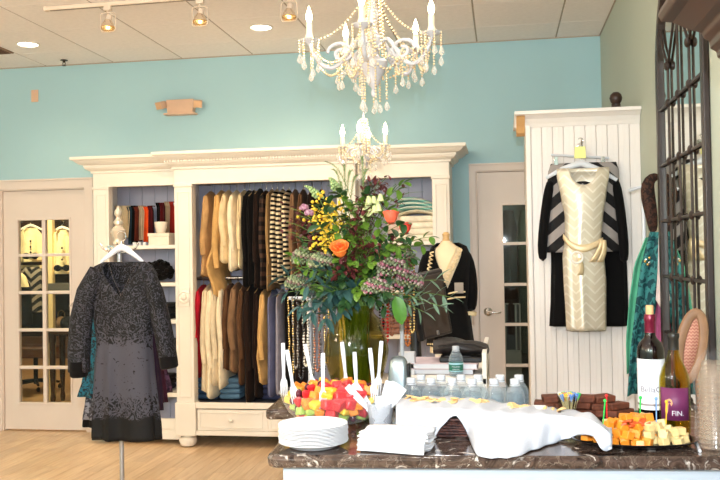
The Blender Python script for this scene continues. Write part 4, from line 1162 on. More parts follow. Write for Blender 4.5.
# garments behind it on the same stand
def back_garment(name, rows, Y, mat, label, cat):
    p_ = at((rows[-1][1]+rows[-1][2])/2, rows[-1][0], Y)
    return loft(rows, Y, n=40, fold=(9, .25), nz=20, neck=(.5, 6)).build(name, mat, label=label, cat=cat, solid=.003, org=(p_.x, Y, p_.z), grp='garments behind the velvet dress')
TEALL = BLOTCH('teal_lace', (24, 30, 38), (28, 92, 112), 60, .48)
back_garment('lace_dress', [(266, 100, 138, .03), (272, 90, 146, .05), (320, 92, 148, .07), (380, 84, 148, .08), (396, 79, 146, .08)], YD+.34, TEALL, 'teal and black lace dress hanging behind the velvet dress', 'dress')
PLM = BLOTCH('plum_print', (46, 26, 44), (86, 54, 78), 40, .5)
for k, (py, xr) in enumerate([(392, 171), (402, 166.5), (410, 162)]):
    back_garment('plum_dress', [(268, 110+k, 142, .02), (276, 104, 152, .03), (340, 112, 158, .035), (py, 116, xr, .04)], YD+.56-.06*k, [PLM, FAB('wine_dark', (58, 26, 40)), FAB('aubergine2', (44, 30, 46))][k], ['plum printed dress hanging behind the velvet dress, shortest hem', 'wine dress hanging behind the velvet dress, middle hem', 'aubergine dress hanging behind the velvet dress, longest hem'][k], 'dress')
GPR = BLOTCH('grey_print', (44, 42, 50), (120, 120, 130), 46, .52)
back_garment('print_skirt', [(300, 100, 130, .03), (380, 90, 130, .05), (419, 83.5, 128, .05)], YD+.40, GPR, 'grey printed skirt hanging behind the velvet dress', 'skirt')
back_garment('skirt_lining', [(300, 100, 130, .02), (380, 88, 130, .03), (427, 83, 128, .035)], YD+.46, BLK, 'black skirt hanging behind the grey printed skirt', 'skirt')
back_garment('grey_top', [(268, 98, 130, .02), (276, 88, 132, .04), (300, 76, 134, .05), (306, 70, 134, .05)], YD+.30, FAB('pale_grey', (150, 140, 132)), 'pale grey top behind the shoulder of the velvet dress', 'top')

# ================================================================== mannequin in a black jacket
YM = 5.0
nk = at(446, 236, YM); mx_ = nk.x
mq = thing('dress_form', (mx_, YM, 0), 'cream dress form with a wooden neck cap', 'mannequin')
zN = at(446, 243, YM).z
SKIN = MAT('cream_linen_form', (238, 214, 176), .7, bump=.1, bscale=200)
loft([(241, 442, 450.5, .035), (246, 438, 456, .05), (250, 431, 464, .075), (262, 428, 468, .095), (285, 430, 467, .1), (310, 433, 463, .085), (335, 430, 467, .1), (352, 430, 467, .1)], YM, n=32, nz=24, cap=True).build('torso', SKIN, mq)
WD = MAT('maple_wood', (206, 166, 112), .4, var=.15)
MB().lathe([(.03, 0), (.032, .008), (.022, .014), (.018, .03), (.022, .05), (.014, .062), (0, .064)], (mx_, YM, zN), 20).build('neck_cap', WD, mq)
MB().tube([(mx_, YM, .2), (mx_, YM, .95)], .016, 10).build('pole', WD, mq)
for k in range(3):
    a = 2*PI*k/3+.5
    MB().tube([(mx_, YM, .3), (mx_+.14*math.cos(a), YM+.14*math.sin(a), .2), (mx_+.24*math.cos(a), YM+.24*math.sin(a), .02)], [.018, .015, .012], 8).build('leg', WD, mq)
jk = thing('jacket', (mx_, YM, at(450, 345, YM).z), 'black jacket with cream scalloped trim worn by the dress form', 'jacket')
JKB = FAB('jacket_black', (11, 10, 11), .08)
loft([(243, 437, 459, .045), (247, 431, 467, .08), (258, 427, 471, .115), (285, 428, 470, .122), (305, 430, 468, .11), (330, 428, 472, .125), (345, 427, 474, .135)], YM, neck=(.85, 44), n=48, fold=(8, .08), nz=28).build('body', JKB, jk, solid=.004)
for s, pts in ((1, [(462, 250, 6.5), (468, 262, 7), (471, 280, 6.6), (471.5, 298, 6.4), (470, 312, 6.2)]), (-1, [(433, 250, 7.5), (426, 264, 8), (424, 282, 7.5), (426, 300, 7), (436, 312, 6.5)])):
    P_ = [at(a, b, YM-.0) for a, b, c in pts]
    sl = MB().tube(P_, [c*PXM(YM) for a, b, c in pts], 14).build('sleeve', JKB, jk, sub=1)
    e = P_[-1]; d_ = (P_[-1]-P_[-2]).normalized()
    MB().tube([e-d_*.004, e+d_*.016], [pts[-1][2]*PXM(YM)*1.08]*2, 14).build('cream_cuff', CRM, sl)
def scallop(a, b, n, r, parent, name):
    mb = MB(); pts = []
    for k in range(n*5+1):
        t_ = k/(n*5); p_ = a.lerp(b, t_); q = abs(math.sin(PI*t_*n))
        pts.append(p_+Vector((r*q, -.004, -.2*r*q)))
    mb.tube(pts, .0042, 6); return mb.build(name, CRM, parent)
a, b = at(459, 248, YM-.07), at(443, 282, YM-.128)
scallop(a, b, 9, .022, jk, 'scallop_trim'); MB().tube([a+Vector((-.014, 0, 0)), a.lerp(b, .5)+Vector((-.014, -.012, 0)), b+Vector((-.014, 0, 0))], .004, 6).build('piping', CRM, jk)
a2, b2 = at(434, 252, YM-.09), at(430, 275, YM-.12)
scallop(a2, b2, 6, -.02, jk, 'scallop_trim')
for dz in (0, .03):
    q = at(456, 292, YM-.125)
    MB().tube([(q.x-.05, q.y+.01, q.z-dz-.01), (q.x, q.y-.003, q.z-dz), (q.x+.05, q.y+.02, q.z-dz)], .0045, 6).build('pocket_piping', CRM, jk)
q = at(459, 288, YM-.125); MB().cbox((q.x, q.y, q.z), (.05, .004, .06)).build('pocket_square', FAB('grey_lace', (150, 140, 130)), jk, bev=.004)
a, b = at(428, 344, YM-.12), at(474, 344, YM-.12)
mb = MB(); 
for k in range(20): mb.ball(a.lerp(b, k/19)+Vector((0, -.018*math.sin(PI*k/19), 0)), .006, 6, 4)
mb.build('hem_trim', CRM, jk)

# ================================================================== gold dress and striped black suit on the closet
YG = CY-.10
hk = at(580, 146, CY-.02)
t = thing('wall_hook', (hk.x, CY, hk.z-.03), 'chrome coat hook on the beadboard closet', 'hook')
MB().lathe([(.018, 0), (.018, .004), (.008, .008), (.007, .02)], (0, 0, 0), 16).xf(Matrix.Translation((hk.x, CY-.001, hk.z)) @ Matrix.Rotation(PI/2, 4, 'X')).build('rose', CHROME, t)
MB().tube([(hk.x, CY-.015, hk.z), (hk.x, CY-.06, hk.z-.004), (hk.x, CY-.12, hk.z), (hk.x, CY-.13, hk.z+.02)], .006, 8).build('prong', CHROME, t)
def px_hanger(pc, pl, pr_, Y, mat, label, r=.009, hookpx=None):
    c, l, r2 = at(*pc, Y), at(*pl, Y), at(*pr_, Y)
    h = thing('clothes_hanger', (c.x, Y, min(l.z, r2.z)), label, 'hanger')
    pts = [l, l.lerp(c, .5)+Vector((0, 0, .012)), c, r2.lerp(c, .5)+Vector((0, 0, .012)), r2]
    MB().tube(pts, [r*.9, r*1.2, r*1.8, r*1.2, r*.9], 10, flat=.5).build('arms', mat, h)
    tp = at(*hookpx, Y)
    hr = .016; cz = tp.z-hr
    MB().tube([c, (c.x, Y, cz-hr)]+[(c.x+hr*math.cos(q), Y, cz+hr*math.sin(q)) for q in [-PI/2+.45*j for j in range(10)]], .0028, 8).build('hook', CHROME, h)
    return h
px_hanger((581, 163), (546, 178), (617, 180), YG, PLWHITE, 'white plastic hanger carrying the gold dress', .011, (580, 138))
c = at(580, 152, YG-.012)
MB().prism([(c.x-.032, c.z-.035), (c.x+.032, c.z-.035), (c.x+.028, c.z+.03), (c.x-.028, c.z+.03)], 'y', YG-.016, YG-.012).build('price_card', MAT('yellow_card', (240, 236, 150), .6), smooth=False, label='yellow paper tag on the hanger of the gold dress', cat='tag')
# clip hanger of the black skirt suit
h = thing('clip_hanger', (at(580, 158, YG+.05).x, YG+.05, at(580, 160, YG+.05).z), 'white clip hanger holding the black suit', 'hanger')
l, r2 = at(551, 155, YG+.05), at(609, 158, YG+.05)
MB().tube([l, r2], .007, 8).build('bar', PLWHITE, h)
for px in (556, 603):
    c = at(px, 161, YG+.04); MB().cbox(c, (.022, .02, .05)).build('clip', CHROME, h, bev=.003)
tp = at(580, 143, YG+.05); MB().tube([at(580, 156, YG+.05), tp, (tp.x+.014, tp.y, tp.z+.016), (tp.x, tp.y, tp.z+.03)], .0028, 6).build('hook', CHROME, h)
CHEV = STRIPE('black_grey_diagonal', (22, 20, 22), (150, 142, 138), 'v', .125, .8, slope=.85, duty=.48)
sj = at(585, 288, YG+.045)
ja = thing('jacket', (at(584, 250, YG).x, YG+.045, at(584, 284, YG).z), 'black jacket with grey diagonal stripe inserts behind the gold dress', 'jacket')
loft([(163, 551, 616, .02), (172, 548, 619, .03), (200, 547, 618, .04), (240, 546, 620, .045), (252, 545, 622, .045)], YG+.045, n=40, fold=(7, .12), nz=24).build('body', CHEV, ja, solid=.003)
for s, pts in ((-1, [(551, 178, 5), (547, 200, 5.5), (544, 225, 5.5), (542, 245, 5.5), (543, 262, 5)]), (1, [(615, 178, 5), (619, 200, 5.5), (622, 225, 5.5), (624, 245, 5.5), (624, 264, 5)])):
    MB().tube([at(a, b, YG+.03) for a, b, c in pts], [c*PXM(YG) for a, b, c in pts], 12, flat=.9).build('sleeve', JKB, ja, sub=1)
sk = loft([(163, 552, 612, .018), (172, 551, 615, .03), (215, 550, 620, .04), (260, 552, 626, .045), (300, 552, 627, .05), (326, 551, 627, .05)], YG+.075, n=48, fold=(9, .2), nz=26)
p_ = at(588, 326, YG+.075)
sk.build('skirt', JKB, label='long black skirt hanging behind the gold dress', cat='skirt', solid=.003, org=(p_.x, YG+.075, p_.z))
GOLDF = STRIPE('gold_brocade', (214, 202, 180), (228, 219, 202), 'zig', .05, .36, .3, slope=.05, duty=.25)
GPL = MAT('gold_satin', (224, 200, 158), .35, .2, var=.08, scale=9)
p_ = at(585, 330, YG)
gd = thing('brocade_dress', (p_.x, YG-.03, p_.z), 'sleeveless gold brocade dress with a knotted belt on the closet', 'dress')
loft([(168, 557, 609, .02), (176, 557, 609, .04), (195, 561, 606, .055), (215, 565, 603, .055), (240, 565, 601, .05), (256, 563, 604, .055), (280, 564, 606, .06), (310, 566, 606, .06), (330, 567, 606, .06)], YG-.03, neck=(.55, 17, 1), n=52, fold=(5, .16), nz=40, ph=2).build('body', GOLDF, gd, solid=.003)
# belt with ring and tails
a, m_, b = at(563, 236, YG-.06), at(577, 259, YG-.105), at(603, 240, YG-.07)
mb = MB(); rows = []
for i in range(13):
    t_ = i/12; p_ = (a.lerp(m_, t_)).lerp(m_.lerp(b, t_), t_)
    rows.append([p_+Vector((0, -.004*math.sin(PI*j/4), .03*(j/4-.5)*(1+.4*math.sin(PI*t_)))) for j in range(5)])
mb.grid(rows).build('belt', GPL, gd, solid=.004)
c = at(577, 257.5, YG-.115)
MB().tube([(c.x+.03*math.cos(q), c.y, c.z+.03*math.sin(q)) for q in [2*PI*k/20 for k in range(20)]], .006, 8, closed=True).build('belt_ring', MAT('pearl', (244, 236, 226), .2), gd)
for px0, px1, py1 in ((602, 592, 262), (604, 600, 262), (579, 580, 275)):
    a, b = at(px0, 240 if px0 > 590 else 258, YG-.1), at(px1, py1, YG-.1)
    mb = MB(); rows = []
    for i in range(7):
        t_ = i/6; p_ = a.lerp(b, t_)
        rows.append([p_+Vector((.028*(j/3-.5)*(.7+.5*t_)+(.01*math.sin(3*t_)), -.006*math.sin(2*t_+j), 0)) for j in range(4)])
    mb.grid(rows).build('belt_tail', GPL, gd, solid=.004)

# ================================================================== scarf stand by the right wall
YS = 4.62
sx = at(655, 300, YS).x; sx = min(sx, XR-.06)
ss = thing('scarf_stand', (sx, YS, 0), 'white scarf stand between the closet and the arched mirror', 'scarf stand')
zt = at(655, 186, YS).z
MB().lathe([(.12, 0), (.12, .01), (.02, .02), (.012, .05)], (sx-.04, YS, 0), 24, sx=.9).build('base', PLWHITE, ss)
MB().tube([(sx, YS, .03), (sx, YS, zt)], .011, 10).build('pole', PLWHITE, ss)
MB().tube([(sx-.07, YS, zt-.02), (sx, YS, zt), (sx+.03, YS, zt-.01)], .008, 8).build('arm', PLWHITE, ss)
def hang_cloth(pts_l, pts_r, Y, mat, label, name='scarf', cat='scarf', amp=.018, freq=9, grp='scarves on the white stand'):
    """pts_l / pts_r: pixel outlines down the left and right edge"""
    n = 22; m = 12; rows = []
    def ip(P, s):
        f = s*(len(P)-1); i = min(int(f), len(P)-2); t_ = f-i
        return (P[i][0]*(1-t_)+P[i+1][0]*t_, P[i][1]*(1-t_)+P[i+1][1]*t_)
    for i in range(n+1):
        s = i/n; a = at(*ip(pts_l, s), Y); b = at(*ip(pts_r, s), Y)
        rows.append([a.lerp(b, j/m)+Vector((0, amp*(.4+.6*s)*math.sin(freq*j/m+2*s+pts_l[0][0]), 0)) for j in range(m+1)])
    return MB().grid(rows).build(name, mat, label=label, cat=cat, grp=grp, solid=.004)
GRN = FAB('sea_green', (96, 176, 142)); TEA = BLOTCH('teal_print', (24, 66, 72), (58, 128, 126), 30, .5); PUR = FAB('purple', (108, 74, 132)); PNK = FAB('orchid_pink', (190, 100, 140))
hang_cloth([(645, 238), (634, 265), (629, 300), (626, 340), (627, 374)], [(652, 236), (648, 260), (645, 300), (642, 340), (640, 372)], YS-.10, GRN, 'sea green scarf outermost on the white stand')
hang_cloth([(650, 232), (641, 265), (636, 300), (630, 350), (627, 396)], [(661, 232), (660, 265), (657, 300), (650, 350), (643, 392)], YS-.16, TEA, 'teal printed scarf in front of the sea green one')
hang_cloth([(655, 236), (652, 290), (646, 350), (640, 400)], [(662, 236), (664, 290), (664, 350), (660, 400)], YS-.12, PNK, 'orchid pink scarf beside the teal printed one')
hang_cloth([(659, 240), (660, 290), (660, 350), (655, 405)], [(665, 240), (672, 290), (678, 350), (680, 400)], YS-.07, PUR, 'purple scarf next to the mirror frame')
BSC = BLOTCH('brown_shag', (30, 18, 14), (66, 40, 28), 50, .5)
mb = MB(); rows = []
cen = [(659, 176), (652, 177), (647, 184), (648, 198), (651, 212), (653, 226), (653, 233)]
wid = [3, 5, 6.5, 7, 6, 5, 3]
P_ = [at(a, b, YS-.15) for a, b in cen]
mb.tube(P_, [w_*PXM(YS) for w_ in wid], 12, flat=.5)
mb.build('shag_scarf', BSC, sub=1, label='dark brown shaggy scarf looped over the top of the white stand', cat='scarf')
q = at(647, 258, YS-.2)
t = thing('key_ring', (q.x, q.y, q.z-.03), 'small silver bunch of charms clipped to the teal scarf', 'charm')
for k in range(5): MB().ball((q.x+.012*math.cos(k*1.9), q.y, q.z-.008*k), (.006, .004, .008), 8, 6).build('charm', CHROME if k % 2 else GOLD, t)
hang_cloth([(659, 190), (659, 230), (658, 270), (656, 300)], [(664, 188), (665, 230), (664, 270), (663, 312)], YS-.2, FAB('shell_white', (226, 206, 200)), 'pale shell white scarf hanging straight beside the shaggy scarf', amp=.006, freq=4)

# ================================================================== tall cane-back chair behind the counter
YCH = 3.30
c = at(688, 345, YCH); chx = min(c.x, .60); zc = c.z
CHW = MAT('weathered_oak', (150, 112, 82), .5, var=.2, scale=12)
CANE = STRIPE('cane_weave', (170, 108, 92), (200, 150, 128), 'zig', .012, .6, slope=.006)
ch = thing('cane_chair', (chx, YCH, 0), 'tall wooden chair with an oval cane back behind the wine bottles', 'chair')
ov = []; wv = .06
top = at(697, 313, YCH); lft = at(682, 345, YCH); rgt = at(700, 345, YCH); bot = at(690, 380, YCH)
cxv, czv = (lft.x+rgt.x)/2, (top.z+bot.z)/2; ra, rb = (rgt.x-lft.x)/2+.008, (top.z-bot.z)/2
ptsv = [(cxv+ra*math.cos(q)+.02*math.sin(q), YCH+.05*math.cos(q)*0, czv+rb*math.sin(q)) for q in [2*PI*k/28 for k in range(28)]]
fr_ = MB().tube(ptsv, .014, 8, closed=True, flat=1.3).build('back_frame', CHW, ch)
mb = MB(); mb.v = [Vector(p) for p in ptsv]; mb.f = [tuple(range(28))]
mb.build('cane_panel', CANE, fr_, solid=.006)
for s in (-1, 1):
    MB().tube([(cxv+s*ra*.6, YCH, czv-rb*.8), (cxv+s*ra*.8, YCH-.01, .72)], .013, 8).build('back_post', CHW, ch)
zs = .70
MB().lathe([(.0, -.03), (.17, -.03), (.18, -.015), (.18, .01), (.16, .03), (.0, .035)], (cxv-.02, YCH-.16, zs), 24, sx=.85, cap=False).build('seat', FAB('seat_linen', (200, 176, 150)), ch)
for dx in (-.12, .12):
    for dy in (-.12, .12):
        MB().tube([(cxv-.02+dx, YCH-.16+dy, zs-.02), (cxv-.02+dx*1.15, YCH-.16+dy*1.15, .35), (cxv-.02+dx*1.2, YCH-.16+dy*1.2, 0)], [.02, .015, .011], 8).build('leg', CHW, ch)

# ================================================================== chandeliers
CHW_ = MAT('chandelier_white', (190, 188, 192), .35, var=.04)
CRY = MAT('crystal_bead', (236, 214, 176), .12, .35, var=.1, scale=60)
CRD = PLAS('crystal_drop', (236, 226, 214), .3, .05)
FLM = EMIT('candle_bulb', (1.0, .80, .45), 28)
CND = MAT('candle_sleeve', (248, 232, 200), .5, var=.02, sss=.1)
def beads(pts, r, step, name, parent, drop=True):
    mb = MB(); P_ = [Vector(p) for p in pts]; acc = 0; last = P_[0]
    for a, b in zip(P_[:-1], P_[1:]):
        L_ = (b-a).length; d_ = 0
        while acc + d_ <= L_:
            mb.ball(a.lerp(b, (acc+d_)/L_ if L_ else 0), r, 6, 4); d_ += step
        acc = acc+d_-L_
    return mb.build(name, CRY, parent)
def sag(a, b, s, n=14):
    a, b = Vector(a), Vector(b)
    return [a.lerp(b, i/n)+Vector((0, 0, -s*4*(i/n)*(1-i/n))) for i in range(n+1)]
def drop(p, s, parent, r=.0048):
    p = Vector(p)
    o_ = beads([p, p+Vector((0, 0, -s))], r, r*2.3, 'bead_strand', parent)
    MB().lathe([(0, 0), (.004, -.004), (.011, -.022), (.0105, -.03), (0, -.04)], p+Vector((0, 0, -s)), 8).build('crystal_drop', CRD, o_, smooth=False)
def chandelier(cx, cy, zc, R_, angs, ztop, label, sc=1.0, candle=.085, big=True):
    """zc = height of the candle cups"""
    ch_ = thing('chandelier', (cx, cy, zc-.2*sc), label, 'chandelier')
    hub = zc-.055*sc
    MB().lathe([(0, -.165), (.008, -.16), (.012, -.145), (.006, -.13), (.02, -.115), (.03, -.09), (.034, -.08), (.05, -.055), (.056, -.03), (.05, -.02), (.028, -.012), (.02, 0), (.024, .03), (.034, .05), (.036, .065), (.02, .085), (.014, .11), (.02, .15), (.024, .17), (.014, .19), (.01, .23), (.016, .26), (.03, .275), (.034, .285), (.012, .295), (.008, .33)], (0, 0, 0), 20).xf(Matrix.Translation((cx, cy, hub)) @ Matrix.Scale(sc, 4)).build('column', CHW_, ch_)
    mb = MB(); z0 = hub+.33*sc
    mb.tube([(cx, cy, z0), (cx, cy, ztop)], .004, 6); 
    z = z0; k = 0
    while z < ztop-.02:
        e = Vector((1, 0, 0)) if k % 2 else Vector((0, 1, 0))
        mb.tube([Vector((cx, cy, z+.018))+e*(.009*math.cos(q))+Vector((0, 0, .02*math.sin(q))) for q in [2*PI*j/12 for j in range(12)]], .0028, 5, closed=True); z += .033; k += 1
    mb.build('chain', CHW_, ch_)
    MB().lathe([(.06, 0), (.058, -.012), (.03, -.03), (.008, -.04)], (cx, cy, ztop), 24).build('ceiling_rose', CHW_, ch_)
    ends = []
    crown = Vector((cx, cy, hub+.28*sc))
    for a in angs:
        d_ = Vector((math.cos(a), math.sin(a), 0)); C_ = Vector((cx, cy, hub))
        prof = [(.02, .0), (.12, .045), (.25, .06), (.38, .02), (.5, -.03), (.65, -.055), (.8, -.045), (.93, -.005), (1, .045)]
        pts = [C_+d_*(R_*p0)+Vector((0, 0, sc*p1)) for p0, p1 in prof]
        fine = []
        for i in range(len(pts)-1):
            for t_ in (0, .5): fine.append(pts[i].lerp(pts[i+1], t_))
        fine.append(pts[-1])
        ar = MB().tube(fine, .0088*sc, 8).build('arm', CHW_, ch_, sub=1)
        # scroll curl on the arm
        cc = C_+d_*(R_*.5)+Vector((0, 0, .005*sc))
        cur = [cc+d_*(.055*sc*(1-j/22)*math.cos(.5*j))+Vector((0, 0, .045*sc*(1-j/22)*math.sin(.5*j))) for j in range(17)]
        MB().tube(cur, .007*sc, 7).build('scroll', CHW_, ar)
        e = pts[-1]
        MB().lathe([(.006, -.012), (.012, -.004), (.034, .004), (.04, .01), (.036, .011), (.012, .006)], (0, 0, 0), 16).xf(Matrix.Translation(e) @ Matrix.Scale(sc, 4)).build('drip_pan', CHW_, ar)
        MB().lathe([(.014*sc, .006*sc), (.017*sc, .02*sc), (.0125*sc, .03*sc), (.0115, .034*sc), (.0115, candle), (.0, candle+.002)], e, 14).build('candle', CND, ar)
        MB().lathe([(.005, 0), (.0095, .008), (.0125, .02), (.011, .033), (.006, .05), (.002, .062), (0, .066)], e+Vector((0, 0, candle)), 12).build('bulb', FLM, ar)
        lamp('POINT', 'candle_light', e+Vector((0, 0, candle+.09)), BULB_W*4, (1, .82, .6), .02, parent=ch_)
        for j in range(7):
            q = 2*PI*j/7+a
            drop(e+Vector((.038*sc*math.cos(q), .038*sc*math.sin(q), .006)), (.05+.03*(j % 3))*sc, ar, .0046 if big else .0034)
        ends.append(e)
        beads(sag(crown, e+Vector((0, 0, .01)), .06*sc), .0053, .0145, 'bead_swag', ch_)
        beads(sag(C_+d_*(R_*.45)+Vector((0, 0, .05*sc)), e+Vector((0, 0, .0)), .09*sc), .0053, .0145, 'bead_swag', ch_)
    for i in range(len(ends)):
        a_, b_ = ends[i], ends[(i+1) % len(ends)]
        C_ = Vector((cx, cy, hub))
        beads(sag(a_, b_, .1*sc, 18), .0053, .0145, 'bead_swag', ch_)
        m_ = (C_.lerp(a_, .45)+C_.lerp(b_, .45))/2
        beads(sag(C_.lerp(a_, .5)+Vector((0, 0, -.02)), C_.lerp(b_, .5)+Vector((0, 0, -.02)), .075*sc, 12), .0053, .0145, 'bead_swag', ch_)
        drop(C_.lerp(a_, .5)+Vector((0, 0, -.05*sc)), .07*sc, ch_)
    drop((cx, cy, hub-.16*sc), .03*sc, ch_)
    for j in range(len(angs)):
        q = angs[j]+.3; drop((cx+.05*sc*math.cos(q), cy+.05*sc*math.sin(q), hub-.06*sc), .12*sc, ch_)
    for j in range(10):
        q = 2*PI*j/10
        beads(sag(crown+Vector((.03*sc*math.cos(q), .03*sc*math.sin(q), 0)), Vector((cx+.05*sc*math.cos(q), cy+.05*sc*math.sin(q), hub-.02*sc)), .02, 12), .0053, .0145, 'bead_strand', ch_)
    return ch_
YB = 3.3
c = at(373, 41, YB)
chandelier(c.x, YB, c.z, 64*PXM(YB), [math.radians(a)+.16 for a in (-100, -28, 44, 116, 188)], HC, 'large white beaded chandelier with five candle arms over the counter', 1.0, .075)
YB2 = 4.5
c = at(364, 146, YB2)
chandelier(c.x, YB2, c.z, 22*PXM(YB2), [math.radians(a) for a in (-93, -3, 87, 177)], HC, 'small beaded chandelier hanging in front of the wardrobe cornice', .62, .06, False)

# ================================================================== marble-topped counter
def marble():
    m, nt, b = nodes('brown_marble'); L = nt.links.new
    tc = nt.nodes.new('ShaderNodeTexCoord')
    n = nt.nodes.new('ShaderNodeTexNoise'); n.inputs['Scale'].default_value = 19; n.inputs['Detail'].default_value = 8; n.inputs['Distortion'].default_value = 1.6
    L(tc.outputs['Object'], n.inputs['Vector'])
    r = nt.nodes.new('ShaderNodeValToRGB'); e = r.color_ramp.elements
    e[0].position = .28; e[0].color = lin((30, 23, 20)); e[1].position = .70; e[1].color = lin((206, 196, 186))
    for p_, c_ in ((.42, (56, 43, 37)), (.54, (84, 68, 59)), (.61, (60, 47, 41))): k = e.new(p_); k.color = lin(c_)
    L(n.outputs['Fac'], r.inputs[0])
    v = nt.nodes.new('ShaderNodeTexVoronoi'); v.feature = 'DISTANCE_TO_EDGE'; v.inputs['Scale'].default_value = 17
    ds = nt.nodes.new('ShaderNodeVectorMath'); ds.operation = 'ADD'; L(tc.outputs['Object'], ds.inputs[0])
    sc_ = nt.nodes.new('ShaderNodeVectorMath'); sc_.operation = 'SCALE'; sc_.inputs['Scale'].default_value = .12; L(n.outputs['Color'], sc_.inputs[0]); L(sc_.outputs[0], ds.inputs[1]); L(ds.outputs[0], v.inputs['Vector'])
    fac = nmath(nt, 'MULTIPLY', nmath(nt, 'LESS_THAN', v.outputs['Distance'], .02), .22)
    mx = nt.nodes.new('ShaderNodeMix'); mx.data_type = 'RGBA'; L(fac, mx.inputs[0]); L(r.outputs[0], mx.inputs[6]); mx.inputs[7].default_value = lin((190, 176, 162))
    L(mx.outputs[2], b.inputs['Base Color']); b.inputs['Roughness'].default_value = .13; b.inputs['Specular IOR Level'].default_value = .5
    return m
MRB = marble()
ZC = .92
CA = .07; C0 = Vector((-.632, 2.246, 0)); ux = Vector((math.cos(CA), math.sin(CA), 0)); uy = Vector((-math.sin(CA), math.cos(CA), 0))
def cp(s, t_, z=0): return C0+ux*s+uy*t_+Vector((0, 0, z))
def rslab(s0, s1, t0, t1, z0, z1, rad=(.03, .0, .0, .0)):
    pts = []
    cor = [(s0, t0, PI, rad[0]), (s1, t0, 1.5*PI, rad[1]), (s1, t1, 0, rad[2]), (s0, t1, .5*PI, rad[3])]
    for s, t_, a0, r_ in cor:
        if r_ <= 0: pts.append(cp(s, t_)); continue
        cs = s+r_ if s == s0 else s-r_; ct = t_+r_ if t_ == t0 else t_-r_
        for k in range(7):
            q = a0+PI/2*k/6; pts.append(cp(cs+r_*math.cos(q), ct+r_*math.sin(q)))
    return MB().prism([(p.x, p.y) for p in pts], 'z', z0, z1)
S1 = 1.375
ctr = thing('serving_counter', cp(.7, .34), 'white serving counter with a brown marble top', 'counter')
rslab(0, S1, 0, .68, ZC-.036, ZC, (.035, 0, 0, .02)).build('marble_top', MRB, ctr, smooth=True, bev=.012)
CW = MAT('counter_white', (172, 182, 192), .45, var=.02)
rslab(.04, S1-.01, .04, .64, .08, ZC-.036, (0, 0, 0, 0)).build('body', CW, ctr, smooth=False, bev=.003)
rslab(.07, S1-.01, .08, .6, 0, .08, (0, 0, 0, 0)).build('toe_kick', CW, ctr, smooth=False)
for k in range(3):
    a = .07+k*.44
    rslab(a, a+.41, .03, .04, .14, ZC-.09, (0, 0, 0, 0)).build('front_panel', CW, ctr, smooth=False, bev=.003)
wg = thing('rear_counter', cp(.15, 1.0), 'lower rear counter of brown marble under the flower vase', 'counter')
rslab(-.14, .47, .684, 1.3, ZC-.036, ZC, (.02, .02, .02, .02)).build('marble_top', MRB, wg, smooth=True, bev=.01)
rslab(-.04, .42, .74, 1.24, 0, ZC-.036, (0, 0, 0, 0)).build('body', CW, wg, smooth=False, bev=.003)

# ------------------------------------------------------------------ paper plates
pp = atz(317, 443, ZC)
prof = [(0, .0005), (.062, .0005), (.066, .002), (.08, .012), (.0955, .0155), (.0965, .0165), (.0955, .0175), (.08, .0145), (.064, .0045), (.06, .003), (0, .003)]
pl = MB().lathe(prof, (pp.x, 2.363, ZC+.001), 40, cap=False).build('paper_plate', PAPER, label='white round plate in the plate stack at the counter corner', cat='plate', grp='stacked white plates')
for k in range(1, 14):
    o = dup(pl, loc=(pp.x+R.uniform(-.0012, .0012), 2.363+R.uniform(-.0012, .0012), pl.location.z+.0037*k))

# ------------------------------------------------------------------ fruit bowl
YFB = 2.72
bc = at(334, 395, YFB); bx_, bz_ = bc.x, ZC+.001
RB, HB = .172, .095
t = thing('fruit_bowl', (bx_, YFB, ZC), 'clear glass bowl filled with cut fruit', 'bowl')
MB().lathe([(.06, 0), (.085, .002), (.115, .012), (.148, .04), (.164, .07), (RB, HB), (RB+.004, HB+.004), (RB+.001, HB+.006), (RB-.004, HB)], (bx_, YFB, bz_), 48, cap=False).build('glass', PLAS('bowl_glass', (226, 232, 232), .03, .05, .5), t)
FR = {'cantaloupe': MAT('cantaloupe_flesh', (226, 132, 48), .35, var=.12, scale=40, sss=.15), 'honeydew': MAT('honeydew_flesh', (164, 190, 94), .35, var=.1, scale=40, sss=.15),
      'watermelon': MAT('watermelon_flesh', (206, 58, 62), .3, var=.18, scale=50, sss=.15), 'pineapple': MAT('pineapple_flesh', (230, 190, 64), .35, var=.12, scale=60, sss=.15),
      'strawberry': MAT('strawberry_skin', (196, 30, 38), .3, var=.15, scale=60), 'grape': MAT('grape_skin', (80, 24, 40), .2, var=.15, scale=30)}
def chunk(kind):
    mb = MB()
    if kind == 'grape': mb.ball((0, 0, 0), (.011, .011, .014), 10, 7)
    elif kind == 'strawberry': mb.lathe([(0, -.018), (.006, -.014), (.013, 0), (.014, .008), (.009, .014), (0, .014)], n=10, cap=False)
    else:
        mb.cbox((0, 0, 0), {'cantaloupe': (.044, .032, .026), 'honeydew': (.036, .03, .026), 'watermelon': (.034, .034, .032), 'pineapple': (.036, .032, .02)}[kind])
        for i, v in enumerate(mb.v): v *= R.uniform(.82, 1.12)
    o_ = mb.build(kind+'_piece', FR[kind], bev=0 if kind in ('grape', 'strawberry') else .005, label={'cantaloupe': 'orange cantaloupe chunk in the glass fruit bowl', 'honeydew': 'pale green honeydew chunk in the glass fruit bowl', 'watermelon': 'red watermelon chunk in the glass fruit bowl', 'pineapple': 'yellow pineapple chunk in the glass fruit bowl', 'strawberry': 'strawberry piece in the glass fruit bowl', 'grape': 'dark grape in the glass fruit bowl'}[kind], cat='fruit', grp=kind+' pieces in the bowl', org=(0, 0, 0))
    return o_
proto = {}
kinds_up = ['watermelon', 'pineapple', 'cantaloupe', 'watermelon', 'pineapple', 'strawberry', 'watermelon', 'cantaloupe', 'grape', 'pineapple']
kinds_lo = ['honeydew', 'cantaloupe', 'watermelon', 'honeydew', 'cantaloupe', 'honeydew', 'pineapple', 'grape', 'watermelon']
